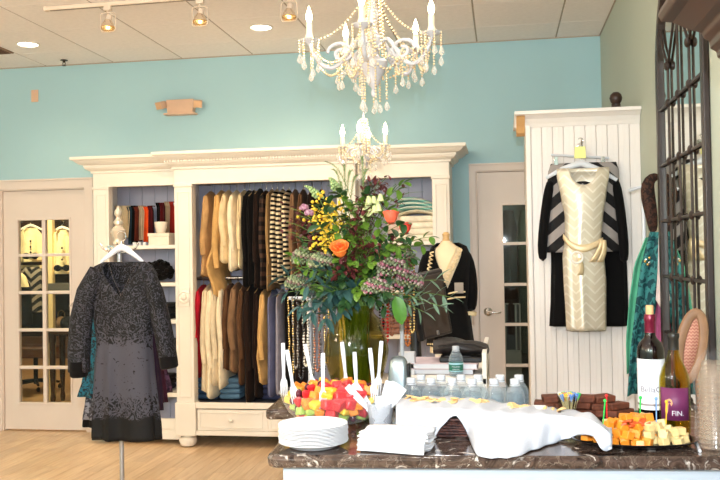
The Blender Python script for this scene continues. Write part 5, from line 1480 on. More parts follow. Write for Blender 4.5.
def bowl_r(h):
    P_ = [(0, .0), (.008, .105), (.017, .115), (.042, .145), (.068, .16), (HB, .168)]
    for a, b in zip(P_[:-1], P_[1:]):
        if a[0] <= h <= b[0]: return a[1]+(b[1]-a[1])*(h-a[0])/(b[0]-a[0])
    return .168
cnt = 0
layers = [(.024, 1.0, 17, kinds_lo), (.048, 1.0, 21, kinds_lo), (.073, 1.0, 24, kinds_up), (.097, .86, 21, kinds_up), (.108, .6, 14, kinds_up), (.116, .3, 7, kinds_up)]
for h_, fr_, n_, ks in layers:
    rr = (bowl_r(h_)-.022)*fr_
    for k in range(n_):
        q = 2*PI*(k+.37*cnt % 1)/n_+h_*30
        kd = ks[(k*7+int(h_*1000)) % len(ks)]
        if kd not in proto: o_ = chunk(kd); proto[kd] = o_
        else: o_ = dup(proto[kd])
        r2 = rr*R.uniform(.93, 1.0)
        o_.location = (bx_+r2*math.cos(q), YFB+r2*math.sin(q), bz_+h_+.002+R.uniform(-.003, .005)); o_.rotation_euler = (R.uniform(-.5, .5), R.uniform(-.5, .5), R.random()*6)
    cnt += 1
# forks standing in the fruit
def fork_mesh():
    mb = MB(); L_ = .165
    sec = [(0, .0055), (.03, .0065), (.07, .0052), (.1, .0045), (.112, .006), (.12, .0105), (.135, .0115)]
    rows = []
    for z, w_ in sec: rows.append([Vector((-w_, -.0012-.0018*(z < .1), z)), Vector((w_, -.0012-.0018*(z < .1), z)), Vector((w_, .0015, z)), Vector((-w_, .0015, z))])
    mb.grid(rows, True); mb.f.append((0, 1, 2, 3))
    for k in range(4):
        x = -.0093+.0062*k
        mb.add([(x-.0021, -.0012, .134), (x+.0021, -.0012, .134), (x+.0021, .0015, .134), (x-.0021, .0015, .134), (x-.001, -.0002, .168), (x+.001, -.0002, .168), (x+.001, .001, .168), (x-.001, .001, .168)], [(0, 1, 5, 4), (1, 2, 6, 5), (2, 3, 7, 6), (3, 0, 4, 7), (4, 5, 6, 7)])
    return mb
fk = None
forks = [((283, 343), (284, 386), -.04), ((287, 350), (294, 393), -.085), ((305, 344), (313, 384), .05), ((323, 353), (323, 392), -.13), ((342, 342), (346, 380), .03), ((354.5, 352), (356.5, 388), -.05), ((370, 348), (374, 390), -.07), ((381.5, 341), (378, 384), -.02)]
for (tx, ty), (bx2, by2), dy_ in forks:
    Yq = YFB+dy_
    a = at(tx, ty, Yq+.01); b = at(bx2, by2, Yq); d_ = (b-a).normalized()
    if fk is None: fk = fork_mesh().build('plastic_fork', PLWHITE, bev=0, label='white plastic fork standing in the fruit bowl', cat='fork', grp='plastic forks in the fruit', org=(0, 0, 0)); o = fk
    else: o = dup(fk)
    rot = Matrix((Vector((1, 0, 0)), d_.cross(Vector((1, 0, 0))).normalized(), d_)).transposed()
    xax = (Vector((1, 0, 0))-d_*d_.x).normalized(); yax = d_.cross(xax)
    rot = Matrix((xax, yax, d_)).transposed()
    o.matrix_world = Matrix.Translation(a) @ rot.to_4x4()

# ------------------------------------------------------------------ cutlery cup, napkins
kc = atz(379, 431, ZC); kx, ky = kc.x, kc.y+.035
CUPG = PLAS('cloudy_cup', (214, 218, 226), .3)
t = thing('cutlery_cup', (kx, ky, ZC), 'clear plastic cup holding white plastic knives', 'cup')
MB().lathe([(0, .002), (.03, .002), (.032, .004), (.042, .075), (.044, .078), (.042, .079), (.031, .006), (0, .005)], (kx, ky, ZC+.0005), 28, cap=False).build('cup_wall', CUPG, t)
def knife_mesh():
    mb = MB(); rows = []
    for z, w_, x0 in [(0, .0085, 0), (.02, .0095, 0), (.06, .009, 0), (.095, .006, 0), (.1, .0085, .001), (.14, .0088, .001), (.165, .006, -.001), (.172, .001, -.004)]:
        rows.append([Vector((x0-w_, -.0014, z)), Vector((x0+w_, -.0014, z)), Vector((x0+w_, .0014, z)), Vector((x0-w_, .0014, z))])
    mb.grid(rows, True); mb.f.append((0, 1, 2, 3)); return mb
kf = None
for (tx, ty), dy_, bxo in [((347, 386), -.012, .014), ((354, 383), .012, .006), ((389, 381), .01, -.012), ((395, 382), -.002, -.014), ((400, 385), .016, -.016), ((404, 388), -.014, -.018), ((378, 396), .02, 0)]:
    a = at(tx, ty, ky+dy_*1.6); b = Vector((kx+bxo*.9, ky+dy_*.5, ZC+.01)); d_ = (b-a).normalized()
    if kf is None: kf = knife_mesh().build('plastic_knife', PLWHITE, label='white plastic knife standing in the clear cup', cat='knife', grp='plastic knives in the cup', org=(0, 0, 0)); o = kf
    else: o = dup(kf)
    b2 = a+d_*.172
    xax = (Vector((1, 0, 0))-d_*d_.x).normalized(); yax = d_.cross(xax)
    s_ = (b-a).length/.172
    o.matrix_world = Matrix.Translation(a) @ Matrix((xax, yax, d_)).transposed().to_4x4() @ Matrix.Diagonal((1.15, 1, min(1.1, s_), 1))
na = atz(399, 447, ZC)
nm = None
for k in range(11):
    mb = MB(); rows = []
    if nm is None:
        for i in range(9):
            rows.append([Vector((.093*(-1+j/4)*(1-.03*math.sin(i)), .062*(-1+i/4), .0042+.0022*math.sin(1.4*i+.7*j)*abs(-1+j/4))) for j in range(9)])
        nm = MB().grid(rows).build('paper_napkin', PAPER, solid=.0035, label='white folded paper napkin in the napkin stack', cat='napkin', grp='stacked paper napkins', org=(0, 0, 0)); o = nm
    else: o = dup(nm)
    o.location = (na.x+R.uniform(-.004, .004), 2.352+R.uniform(-.003, .003), ZC+.0005+.0047*k); o.rotation_euler = (0, 0, CA-.28+R.uniform(-.05, .05)+(.08 if k > 6 else 0))

# ------------------------------------------------------------------ silver dispenser behind the cutlery
c = at(398.5, 371, 3.04)
sd = thing('silver_dispenser', (c.x, 3.04, ZC), 'silver rounded dispenser standing behind the cutlery cup', 'dispenser')
rows = []
for z, w_, d_ in [(0, .036, .03), (.02, .038, .033), (.1, .036, .03), (.145, .034, .026), (.165, .027, .018), (.172, .012, .008)]:
    rows.append([Vector((c.x+w_*math.copysign(abs(math.cos(q))**.6, math.cos(q)), 3.04+d_*math.copysign(abs(math.sin(q))**.6, math.sin(q)), ZC+.001+z)) for q in [2*PI*k/24 for k in range(24)]])
mb = MB().grid(rows, True); mb.f.append(tuple(range(5*24, 6*24))); mb.build('shell', MAT('satin_silver', (150, 160, 164), .35, .7), sd, sub=1)
MB().cbox((c.x+.036, 3.045, ZC+.08), (.012, .05, .13)).build('side_grip', BLACKP, sd, bev=.004)

# ------------------------------------------------------------------ basket with cloth and crackers
WK = BLOTCH('dark_wicker', (40, 20, 18), (84, 48, 40), 70, .5, .5, stretch=(1, 1, 2.6))
bl, br = at(408, 440, 2.50), at(562, 440, 2.50)
bk = thing('wicker_basket', ((bl.x+br.x)/2, 2.60, ZC), 'long dark wicker basket under a white cloth', 'basket')
def ringpts(z, g):
    x0, x1, y0, y1 = bl.x-g, br.x+g, 2.50-g, 2.72+g; r_ = .05; pts = []
    for cxx, cyy, a0 in ((x1-r_, y1-r_, 0), (x0+r_, y1-r_, PI/2), (x0+r_, y0+r_, PI), (x1-r_, y0+r_, 1.5*PI)):
        for k in range(6):
            q = a0+PI/2*k/5; pts.append(Vector((cxx+r_*math.cos(q), cyy+r_*math.sin(q), z)))
    return pts
mb = MB(); mb.f = []
b0 = ringpts(ZC+.004, -.012); mb.add(b0, [tuple(range(len(b0)))]); mb.build('basket_base', WK, bk, solid=.006)
for k in range(6):
    z = ZC+.006+.0085*k; g = -.012+.0022*k
    MB().tube([p+Vector((0, 0, .0)) for p in ringpts(z, g)], .0048, 6, closed=True).build('woven_strand', WK, bk)
rp0, rp1 = ringpts(ZC+.004, -.016), ringpts(ZC+.05, .002)
mb = MB()
for i in range(0, len(rp0)): mb.tube([rp0[i], rp1[i]], .004, 5)
for k in range(1, 22):
    for yy in (0, 1):
        a = rp0[17].lerp(rp0[18], k/22) if yy == 0 else rp0[0].lerp(rp0[23], 0)
        b = rp1[17].lerp(rp1[18], k/22) if yy == 0 else rp1[0].lerp(rp1[23], 0)
        mb.tube([a, b], .004, 5)
mb.build('stakes', WK, bk, kind='stuff')
MB().tube(ringpts(ZC+.053, .003), .0055, 8, closed=True).build('rim', WK, bk)
def lerp_tab(T, x):
    for a, b in zip(T[:-1], T[1:]):
        if a[0] <= x <= b[0]:
            t_ = (x-a[0])/(b[0]-a[0]); return a[1]+(b[1]-a[1])*t_
    return T[0][1] if x < T[0][0] else T[-1][1]
T_back = [(396, 398), (440, 396), (480, 399), (520, 405), (560, 409), (590, 413), (612, 430)]
T_rim = [(396, 410), (440, 408), (480, 410), (520, 413), (560, 415), (590, 419), (604, 428), (612, 436)]
T_hem = [(396, 428), (428, 436), (434, 440), (440, 428), (450, 418), (457, 415), (463, 424), (470, 440), (476, 454), (482, 457.5), (500, 458), (516, 457), (530, 451), (545, 446), (560, 441), (575, 436), (586, 434), (594, 437), (601, 449), (607, 452), (612, 449)]
grid = []
xs_ = [396+216*i/72 for i in range(73)]
NR = 22
for i in range(NR+1):
    s = i/NR; row = []
    for x in xs_:
        yb_, yr, yh = lerp_tab(T_back, x), lerp_tab(T_rim, x), lerp_tab(T_hem, x)
        yh = max(yh, yr+3)
        k_ = min(1, max(0, (x-574)/22)); Yt = 2.488-.13*k_; Yh = 2.47-.125*k_
        if s < .35:
            t_ = s/.35; p_ = at(x, yb_, 2.70-.25*k_).lerp(at(x, yr, Yt+.004), t_)
            p_.z += .004*math.sin(PI*t_)*math.sin(x*.11)+.003*math.sin(x*.31+4*t_)
            if t_ < 1: p_.z = max(p_.z, ZC+.05)
        else:
            t_ = (s-.35)/.65
            top = at(x, yr, Yt); hm = atz(x, yh, ZC+.004)
            if hm.y > Yh: hm = at(x, yh, Yh)
            p_ = top.lerp(hm, t_)
            fo = .012*math.sin(x*.17+1.5)*math.sin(PI*min(1, t_*1.2))*t_ + .006*math.sin(x*.4+3*t_)*t_
            p_.y += fo - .02*math.sin(PI*t_)*0
            p_.z = max(p_.z, ZC+.004)
        row.append(p_)
    grid.append(row)
MB().grid(grid).build('basket_cloth', FAB('white_cloth', (190, 194, 203), .02), solid=.0025, label='white cloth draped over the front of the dark wicker basket', cat='cloth')
CK = MAT('cracker', (226, 188, 130), .7, var=.2, scale=60, bump=.4, bscale=160)
ck = None
for k in range(64):
    if k < 50: px, py = R.uniform(406, 486), 0; py = 397+ (px-406)*.06+R.uniform(-1.5, 4); Yq = R.uniform(2.60, 2.67)
    else: px = R.choice([R.uniform(510, 530), R.uniform(540, 566)]); py = 404+(px-510)*.08+R.uniform(1, 4); Yq = R.uniform(2.60, 2.66)
    p_ = at(px, py, Yq)
    if ck is None:
        ck = MB().lathe([(0, -.0025), (.013, -.0022), (.0145, 0), (.013, .0022), (0, .0025)], n=9, sy=.8).build('cracker', CK, label='small golden cracker in the cloth-lined basket', cat='cracker', grp='crackers in the basket', org=(0, 0, 0)); o = ck
    else: o = dup(ck)
    o.location = p_; o.rotation_euler = (R.uniform(-.6, .6), R.uniform(-.6, .6), R.random()*6)
# bed the crackers lie on
MB().cbox(((bl.x+br.x)/2, 2.64, ZC+.04), (br.x-bl.x-.05, .13, .05), 0).build('basket_filling', PAPER, smooth=True, bev=.012, label='white paper bedding inside the wicker basket', cat='paper')

# ------------------------------------------------------------------ water bottles
WB = PLAS('clear_pet', (214, 226, 234), .16, .08)
WAT = GLASS('water_body', (226, 236, 240), ior=1.33)
def water_bottle(x, y, z0, label, lab=False, grp='small water bottles', hs=1.0):
    t = thing('water_bottle', (x, y, z0), label, 'bottle', grp)
    r_ = .031
    prof = [(.02, 0), (r_-.003, .001), (r_, .006)]
    for k in range(5): prof += [(r_, .014+.011*k), (r_-.0018, .0175+.011*k), (r_, .021+.011*k)]
    prof += [(r_, .072), (.0285, .085), (.02, .1), (.0135, .11), (.0125, .114), (.0125, .118)]
    MB().lathe([(a, b*hs) for a, b in prof], (x, y, z0+.0005), 24, cap=False).build('bottle_wall', WB, t)
    MB().lathe([(0, .002), (r_-.004, .002), (r_-.003, .07*hs), (.024, .088*hs), (0, .0885*hs)], (x, y, z0+.0005), 16, cap=False).build('water', WAT, t)
    cpo = MB().lathe([(.0145, 0), (.015, .003), (.0148, .015), (.013, .0165), (0, .0165)], (x, y, z0+.114*hs), 20).build('cap', PLWHITE, t)
    MB().lathe([(.0165, 0), (.0165, .003), (.0135, .003)], (x, y, z0+.109*hs), 20, cap=False).build('neck_ring', PLWHITE, t)
    if lab:
        lb = MB().lathe([(r_+.0006, .022*hs), (r_+.0008, .024*hs), (r_+.0008, .06*hs), (r_+.0006, .062*hs)], (x, y, z0), 32, cap=False).build('label', MAT('green_label', (36, 112, 92), .4, var=.1), t)
        MB().lathe([(r_+.0011, .053*hs), (r_+.0011, .06*hs)], (x, y, z0), 32, cap=False).build('label_band', MAT('pale_blue_band', (170, 214, 224), .4), lb)
        MB().lathe([(r_+.0011, .023*hs), (r_+.0011, .027*hs)], (x, y, z0), 32, cap=False).build('label_band', MAT('pale_blue_band', (170, 214, 224), .4), lb)
        txt(lb, 'POLAND', .0095, x, y, z0+.044*hs, r_+.0014, PLWHITE); txt(lb, 'SPRING', .0095, x, y, z0+.032*hs, r_+.0014, PLWHITE)
    return t
def txt(parent, s, size, x, y, z, r_, mat, a0=None, spread=None):
    """lettering wrapped on a cylinder, as a mesh part"""
    cu_ = bpy.data.curves.new('lettering', 'FONT'); cu_.body = s; cu_.size = size; cu_.align_x = 'CENTER'; cu_.align_y = 'CENTER'; cu_.extrude = .0002; cu_.resolution_u = 3
    tmp = bpy.data.objects.new('lettering_tmp', cu_); col.objects.link(tmp)
    dg = bpy.context.evaluated_depsgraph_get(); me = bpy.data.meshes.new_from_object(tmp.evaluated_get(dg))
    bpy.data.objects.remove(tmp)
    if a0 is None: a0 = math.atan2(-y, -x)          # towards the room's front
    mb = MB(); vs = []
    for v in me.vertices:
        q = a0+v.co.x/r_
        vs.append(Vector((x+(r_+v.co.z)*math.cos(q), y+(r_+v.co.z)*math.sin(q), z+v.co.y)))
    mb.v = vs; mb.f = [tuple(p.vertices) for p in me.polygons]
    bpy.data.meshes.remove(me)
    return mb.build('lettering', mat, parent, smooth=False)
for px, py, Yq in [(411, 376, 2.80), (431, 376, 2.80), (452, 377, 2.80), (472, 380, 2.79), (494, 382, 2.79), (515, 387, 2.79), (478, 375, 2.88), (500, 376, 2.88), (519, 381, 2.88), (441, 378, 2.875), (421, 378, 2.875), (461, 377, 2.875)]:
    p_ = at(px, py+2, Yq); water_bottle(p_.x, Yq, ZC, 'small clear water bottle in the cluster behind the basket')

# ------------------------------------------------------------------ cheese platter
tc_ = atz(632, 441, ZC); tx_, ty_ = tc_.x, 2.468
PLB = MAT('black_tray', (16, 16, 18), .15, var=0)
MB().lathe([(0, .002), (.1, .002), (.14, .004), (.166, .014), (.17, .017), (.166, .018), (.14, .009), (.1, .006), (0, .006)], (tx_, ty_, ZC+.0005), 56, sx=1, sy=.62, cap=False).build('serving_tray', PLB, label='black oval tray under the cheese cubes', cat='tray')
CHO = MAT('orange_cheddar', (224, 138, 40), .4, var=.1, scale=30, sss=.2); CHP = MAT('pale_cheese', (222, 196, 138), .45, var=.1, scale=40, sss=.2); CHR = MAT('red_flecked_cheese', (206, 84, 40), .4, var=.3, scale=60)
cz = {}
def cube(m_, nm_, lb, gp):
    if nm_ not in cz:
        mb = MB().cbox((0, 0, 0), (.0225, .0225, .021))
        for v in mb.v: v *= R.uniform(.92, 1.06)
        cz[nm_] = mb.build('cheese_cube', m_, bev=.0015, label=lb, cat='cheese', grp=gp, org=(0, 0, 0)); return cz[nm_]
    return dup(cz[nm_])
for lay, (h_, f_) in enumerate([(.017, .92), (.036, .78), (.054, .56), (.07, .3)]):
    n_ = [44, 32, 20, 8][lay]
    for k in range(n_):
        q = 2.399963*k+lay; r_ = math.sqrt((k+.5)/n_)*f_
        x = tx_+.004+.152*r_*math.cos(q); y = ty_+.088*r_*math.sin(q)
        if x < tx_+.03+.02*math.sin(9*y*10): o = cube(CHO, 'o', 'orange cheddar cube on the black tray', 'orange cheese cubes') if R.random() > .08 else cube(CHP, 'p', '', '')
        else: o = cube(CHP, 'p', 'pale cheese cube on the black tray', 'pale cheese cubes') if R.random() > .05 else cube(CHO, 'o', '', '')
        o.location = (x, y, ZC+h_+R.uniform(-.002, .004)); o.rotation_euler = (R.uniform(-.35, .35), R.uniform(-.35, .35), R.random()*3)
for k, (px, py) in enumerate([(628, 421), (634, 423), (642, 421), (630, 426), (646, 424), (624, 424)]):
    p_ = at(px, py, 2.43)
    if k == 0: cr0 = MB().cbox((0, 0, 0), (.026, .016, .006)).build('cheese_slice', CHR, bev=.002, label='red flecked cheese slice on top of the cheese cubes', cat='cheese', grp='red flecked slices', org=(0, 0, 0)); o = cr0
    else: o = dup(cr0)
    o.location = p_; o.rotation_euler = (R.uniform(-.3, .5), R.uniform(-.4, .4), R.random()*3)
for (tx, ty), (bx2, by2), cc, lb, Yq in [((605, 401), (603, 424), (40, 190, 80), 'green cocktail pick with a ball end at the left of the cheese', 2.44), ((606.5, 396), (607, 420), (206, 40, 40), 'red cocktail pick behind the green one', 2.52), ((640.5, 398), (640, 420), (60, 170, 70), 'green cocktail pick in the middle of the cheese', 2.48), ((656, 399), (656.5, 422), (120, 160, 214), 'blue cocktail pick in the pale cheese', 2.46), ((666.5, 402), (666, 424), (236, 190, 50), 'yellow cocktail pick in the pale cheese', 2.46)]:
    a, b = at(tx, ty, Yq), at(bx2, by2, Yq)
    m_ = MAT('pick_'+lb.split()[0], cc, .3, var=0)
    t = thing('cocktail_pick', b, lb, 'cocktail pick', 'cocktail picks')
    MB().tube([a, b], [.0021, .0014], 7).build('shaft', m_, t); MB().ball(a+Vector((0, 0, .001)), (.0045, .0045, .005), 10, 7).build('ball', m_, t)

# ------------------------------------------------------------------ brownies and the jar of picks
pb = atz(580, 411, ZC)
bpx, bpy_ = pb.x, 2.83
MB().lathe([(0, .002), (.1, .002), (.15, .008), (.158, .012), (.15, .013), (.1, .007), (0, .007)], (bpx, bpy_-.005, ZC+.0005), 40, sx=1.08, sy=.62, cap=False).build('serving_plate', MAT('dark_plate', (40, 34, 34), .25), label='dark oval plate under the brownies', cat='plate')
BRW = MAT('brownie', (92, 46, 26), .75, var=.3, scale=40, bump=.6, bscale=90)
bw0 = None
for k, (px, lay, dy_, rz) in enumerate([(540, 0, 0, .2), (556, 0, .03, -.3), (572, 0, -.02, .5), (589, 0, .02, .1), (606, 0, -.01, -.2), (620, 0, .01, .6), (545, 1, .01, -.1), (563, 1, -.01, .3), (582, 1, .01, -.4), (600, 1, 0, .15), (615, 1, 0, .5), (553, 2, 0, .1), (584, 2, 0, -.15), (602, 2, .01, .4)]):
    x = at(px, 405, bpy_).x
    if bw0 is None:
        mb = MB().cbox((0, 0, 0), (.066, .055, .021))
        for v in mb.v: v *= R.uniform(.95, 1.05)
        bw0 = mb.build('brownie', BRW, bev=.004, label='chocolate brownie square in the pile beside the wine', cat='brownie', grp='brownies on the dark plate', org=(0, 0, 0)); o = bw0
    else: o = dup(bw0)
    o.location = (x, bpy_-.01+dy_, ZC+.021+.0215*lay+R.uniform(0, .0015)); o.rotation_euler = (R.uniform(-.06, .06), R.uniform(-.06, .06), rz)
Yj = 2.74; pj_ = at(567.5, 408, Yj); jx = pj_.x
t = thing('pick_jar', (jx, Yj, ZC), 'small glass full of frilled toothpicks by the brownies', 'glass')
zj = at(567, 396, Yj).z
MB().lathe([(0, .003), (.02, .003), (.022, .006), (.031, zj-ZC), (.032, zj-ZC+.002), (.0305, zj-ZC), (.02, .008), (0, .007)], (jx, Yj, ZC+.0005), 24, cap=False).build('glass_wall', CLEAR, t)
PKC = [(236, 200, 60), (70, 180, 90), (222, 60, 60), (90, 140, 210), (240, 240, 230)]
pk = {}
for k in range(26):
    ci = k % 5; q = 2.399963*k; r_ = .026*math.sqrt((k+.5)/26)
    if ci not in pk:
        nm_ = ['yellow', 'green', 'red', 'blue', 'white'][ci]
        tp_ = thing('frilled_toothpick', (0, 0, 0), nm_+' frilled toothpick in the small glass', 'toothpick', nm_+' toothpicks in the glass')
        MB().tube([(0, 0, 0), (0, 0, .082)], .0011, 5).build('stick', MAT('pick_wood', (226, 200, 150), .6), tp_)
        mb = MB()
        for j in range(7):
            a = 2*PI*j/7; mb.add([(.001*math.cos(a), .001*math.sin(a), .064), (.006*math.cos(a-.3), .006*math.sin(a-.3), .088), (.006*math.cos(a+.3), .006*math.sin(a+.3), .088)], [(0, 1, 2)])
        mb.build('frill', MAT('frill_'+nm_, PKC[ci], .5, var=0), tp_, solid=.0006, smooth=False); pk[ci] = tp_; o = tp_
    else: o = dup(pk[ci])
    o.location = (jx+r_*.62*math.cos(q), Yj+r_*.62*math.sin(q), ZC+.009); o.rotation_euler = (-r_*.3/.026*math.sin(q), r_*.3/.026*math.cos(q), q)

# ------------------------------------------------------------------ wine bottles
RG = GLASS('red_wine_glass', (16, 5, 7), ior=1.5); 
DARKG = MAT('dark_wine_glass', (16, 6, 8), .06, var=0, spec=.6)
def wine_bottle(name, x, y, h, r_, kind, label):
    t = thing(name, (x, y, ZC), label, 'wine bottle')
    if kind == 'red':
        pf = [(.02, .004), (r_-.004, .0), (r_, .006), (r_, .2*h/.3), (r_*.97, .212*h/.3), (r_*.8, .226*h/.3), (r_*.5, .237*h/.3), (r_*.4, .245*h/.3), (r_*.36, h-.02), (r_*.4, h-.018), (r_*.4, h-.008), (r_*.36, h-.006), (r_*.35, h), (r_*.26, h)]
        MB().lathe(pf, (x, y, ZC+.0005), 40, cap=False).build('glass', DARKG, t)
        MB().lathe([(r_*.405, .252*h/.3), (r_*.40, h-.021), (r_*.44, h-.018), (r_*.44, h-.008), (r_*.41, h-.004), (r_*.41, h+.001), (r_*.3, h+.0015)], (x, y, ZC+.0005), 28, cap=False).build('capsule', MAT('burgundy_foil', (110, 22, 48), .3, .3), t)
        MB().lathe([(.0095, 0), (.0115, .006), (.0115, .028), (.01, .031), (0, .031)], (x, y, ZC+h-.002), 16).build('cork', MAT('cork', (216, 170, 120), .8, var=.2, scale=60), t)
        z0, z1 = at(652, 408, y).z, at(652, 358, y).z
        lb = MB().lathe([(r_+.0006, z0-ZC), (r_+.0008, z0-ZC+.002), (r_+.0008, z1-ZC-.002), (r_+.0006, z1-ZC)], (x, y, ZC), 40, cap=False).build('label', PAPER, t)
        GR = MAT('label_ink', (150, 140, 140), .6)
        txt(lb, 'BellaGra', .024, x, y, at(652, 388, y).z, r_+.0012, a0=math.atan2(-y, -x)+.2, mat=MAT('label_silver', (120, 112, 122), .4, 0))
        MB().lathe([(r_+.0011, at(652, 404, y).z-ZC), (r_+.0011, at(652, 402, y).z-ZC)], (x, y, ZC), 40, cap=False).build('label_band', GR, lb)
    else:
        G_ = GLASS('olive_wine_glass', (238, 234, 174), ior=1.5)
        pf = [(.02, .006), (r_-.004, .0), (r_, .006), (r_, .15*h/.29), (r_*.96, .165*h/.29), (r_*.78, .19*h/.29), (r_*.52, .212*h/.29), (r_*.4, .228*h/.29), (r_*.34, .245*h/.29), (r_*.32, h-.014), (r_*.37, h-.012), (r_*.37, h-.003), (r_*.33, h)]
        MB().lathe(pf, (x, y, ZC+.0005), 40, cap=False).build('glass', G_, t)
        MB().lathe([(max(0, a-.004), b+.003) for a, b in pf[:9]]+[(0, pf[8][1]+.003)], (x, y, ZC+.0005), 32, cap=False).build('wine', GLASS('white_wine', (246, 232, 148), ior=1.2), t)
        MB().lathe([(r_*.36, .243*h/.29), (r_*.345, h-.015), (r_*.4, h-.012), (r_*.4, h-.002), (r_*.36, h+.001), (0, h+.0015)], (x, y, ZC+.0005), 28, cap=False).build('capsule', MAT('dark_capsule', (40, 38, 34), .35), t)
        z0, z1 = at(675, 418, y).z, at(675, 386, y).z
        a0 = math.atan2(-y, -x)+.1
        mb = MB(); rows = []
        for i in range(2):
            zz = z0+(z1-z0)*i
            rows.append([Vector((x+(r_+.0009)*math.cos(a0+q), y+(r_+.0009)*math.sin(a0+q), zz)) for q in [-1.15+2.1*k/24 for k in range(25)]])
        lb = mb.grid(rows).build('label', MAT('plum_label', (106, 40, 84), .5), t, solid=.0004)
        txt(lb, 'FIN.', .02, x, y, at(675, 411, y).z, r_+.0016, PLWHITE, a0=math.atan2(-y, -x)+.18)
        txt(lb, 'VINEYARD', .0042, x, y, at(675, 391.5, y).z, r_+.0016, MAT('label_pink', (220, 190, 205), .5), a0=math.atan2(-y, -x)+.3) if False else None
        # tan creature-like blot on the label: a plain curved fin shape
        mb = MB(); pts2 = [(-.013, .0), (-.0115, .02), (-.007, .03), (0, .033), (.006, .029), (.008, .02), (.005, .012), (.002, .019), (-.002, .02), (-.004, .012), (-.005, -.004), (-.008, -.012), (-.012, -.01)]
        a1 = math.atan2(-y, -x)-.32; zc_ = at(668, 408, y).z
        def W_(u, v, dr): return Vector((x+(r_+dr)*math.cos(a1+u/r_), y+(r_+dr)*math.sin(a1+u/r_), zc_+v))
        n_ = len(pts2)
        mb.add([W_(u, v, .0016) for u, v in pts2]+[W_(u, v, .001) for u, v in pts2], [tuple(range(n_))]+[(i, (i+1) % n_, (i+1) % n_+n_, i+n_) for i in range(n_)])
        mb.build('label_emblem', MAT('emblem_tan', (226, 162, 110), .5), lb, smooth=False)
    return t
p_ = at(652.5, 400, 2.70)
wine_bottle('red_wine_bottle', p_.x, 2.715, .335, .039, 'red', 'dark red wine bottle with white label and exposed cork')
p_ = at(676, 400, 2.60)
wine_bottle('white_wine_bottle', p_.x, 2.62, .287, .0425, 'white', 'yellow-green white wine bottle with a plum label')

# ------------------------------------------------------------------ sleeve of plastic cups, stick
Yk = 2.44; ck_ = at(713, 440, Yk); kx_ = ck_.x+.008
CUPC = PLAS('clear_cup', (176, 156, 136), .2, .1, .7)
cp0 = None
for k in range(15):
    if cp0 is None:
        cp0 = MB().lathe([(.0, .052), (.03, .052), (.031, .05), (.042, .004), (.0445, .003), (.0455, .0015), (.0445, 0), (.042, .001), (.0405, .006)], n=28, cap=False).build('plastic_cup', CUPC, label='clear plastic cup nested upside down in the bagged cup stack', cat='cup', grp='bagged plastic cups', org=(0, 0, 0)); o = cp0
    else: o = dup(cp0)
    o.location = (kx_+R.uniform(-.0006, .0006), Yk, ZC+.003+.0125*k)
rows = []
for i in range(22):
    s = i/21; z = ZC+.002+.255*s
    ring = []
    for k in range(36):
        q = 2*PI*k/36
        r_ = .052+.0035*math.sin(5*q+9*s)+.003*math.sin(11*q-14*s)
        if s > .8: r_ *= 1-.75*((s-.8)/.2)**1.5
        if s < .05: r_ *= .93
        ring.append(Vector((kx_+r_*math.cos(q)-.012*max(0, s-.7), Yk+r_*math.sin(q), z+.006*math.sin(3*q)*max(0, s-.8)*5)))
    rows.append(ring)
MB().grid(rows, True).build('plastic_bag', PLAS('crinkled_film', (225, 225, 228), .02, .12, .25), label='crinkled clear plastic bag around the stacked cups', cat='bag')
a, b = atz(694.5, 438, ZC+.004), atz(700, 451, ZC+.004)
MB().tube([a, b], .004, 10).build('white_stick', PLWHITE, label='short white stick lying on the marble beside the cups', cat='stick')

# ------------------------------------------------------------------ vase and flowers
YV = 3.15
vc = at(356, 345, YV); vx = vc.x
VG = GLASS('green_amber_glass', (206, 198, 128), ior=1.55)
va = thing('flower_vase', (vx, YV, ZC), 'rounded green-amber glass vase on the rear counter', 'vase')
zw = at(356, 350, YV).z-ZC; zn = at(356, 314, YV).z-ZC; zl = at(356, 306, YV).z-ZC
VP = [(0, .004), (.06, .004), (.075, .012), (.1, zw*.5), (.117, zw*.85), (.12, zw), (.114, zw+.04), (.09, zn-.02), (.07, zn), (.066, zn+.01), (.072, zl), (.074, zl+.003)]
MB().lathe(VP, (vx, YV, ZC+.0005), 48, cap=False).build('glass', VG, va)
MB().lathe([(max(0, a-.006), b+.004) for a, b in VP[:7]]+[(0, VP[6][1]+.004)], (vx, YV, ZC+.0005), 36, cap=False).build('water', GLASS('vase_water', (244, 240, 206), ior=1.2), va)
MOUTH = Vector((vx, YV, ZC+zl))
STG = MAT('stem_green', (96, 124, 56), .5, var=.2)
LEAF = {}
def leaf_mesh(name, L_, W_, mat, cup=.25, droop=.3, nx=4, shape='lance'):
    if name in LEAF: return LEAF[name]
    rows = []; n_ = 6
    for i in range(n_+1):
        s = i/n_
        w_ = W_*(math.sin(PI*(s**.8))**.85 if shape == 'lance' else (math.sin(PI*min(1, s*.97+.03))**.55))
        if i in (0, n_): w_ = .0008
        rows.append([Vector((u*w_/2, L_*s, -droop*L_*s*s+cup*w_*abs(u)*.5)) for u in (-1, -.5, 0, .5, 1)])
    me = bpy.data.meshes.new(name); mb = MB().grid(rows)
    me.from_pydata(mb.v, [], mb.f); me.materials.append(mat)
    for p in me.polygons: p.use_smooth = True
    me.update(); LEAF[name] = me; return me
def put_leaf(me, p, d_, parent, roll=0, sc=1.0, name='leaf'):
    d_ = d_.normalized(); up = Vector((0, 0, 1))
    x_ = d_.cross(up)
    if x_.length < .05: x_ = Vector((1, 0, 0))
    x_.normalize(); z_ = x_.cross(d_)
    M_ = Matrix((x_, d_, z_)).transposed().to_4x4() @ Matrix.Rotation(roll, 4, 'Y') @ Matrix.Scale(sc, 4)
    o = bpy.data.objects.new(name, me); col.objects.link(o); o.parent = parent
    M_.translation = p-ORG[parent.name]; o.matrix_local = M_
    KIDS.setdefault(parent.name, []).append(o); return o
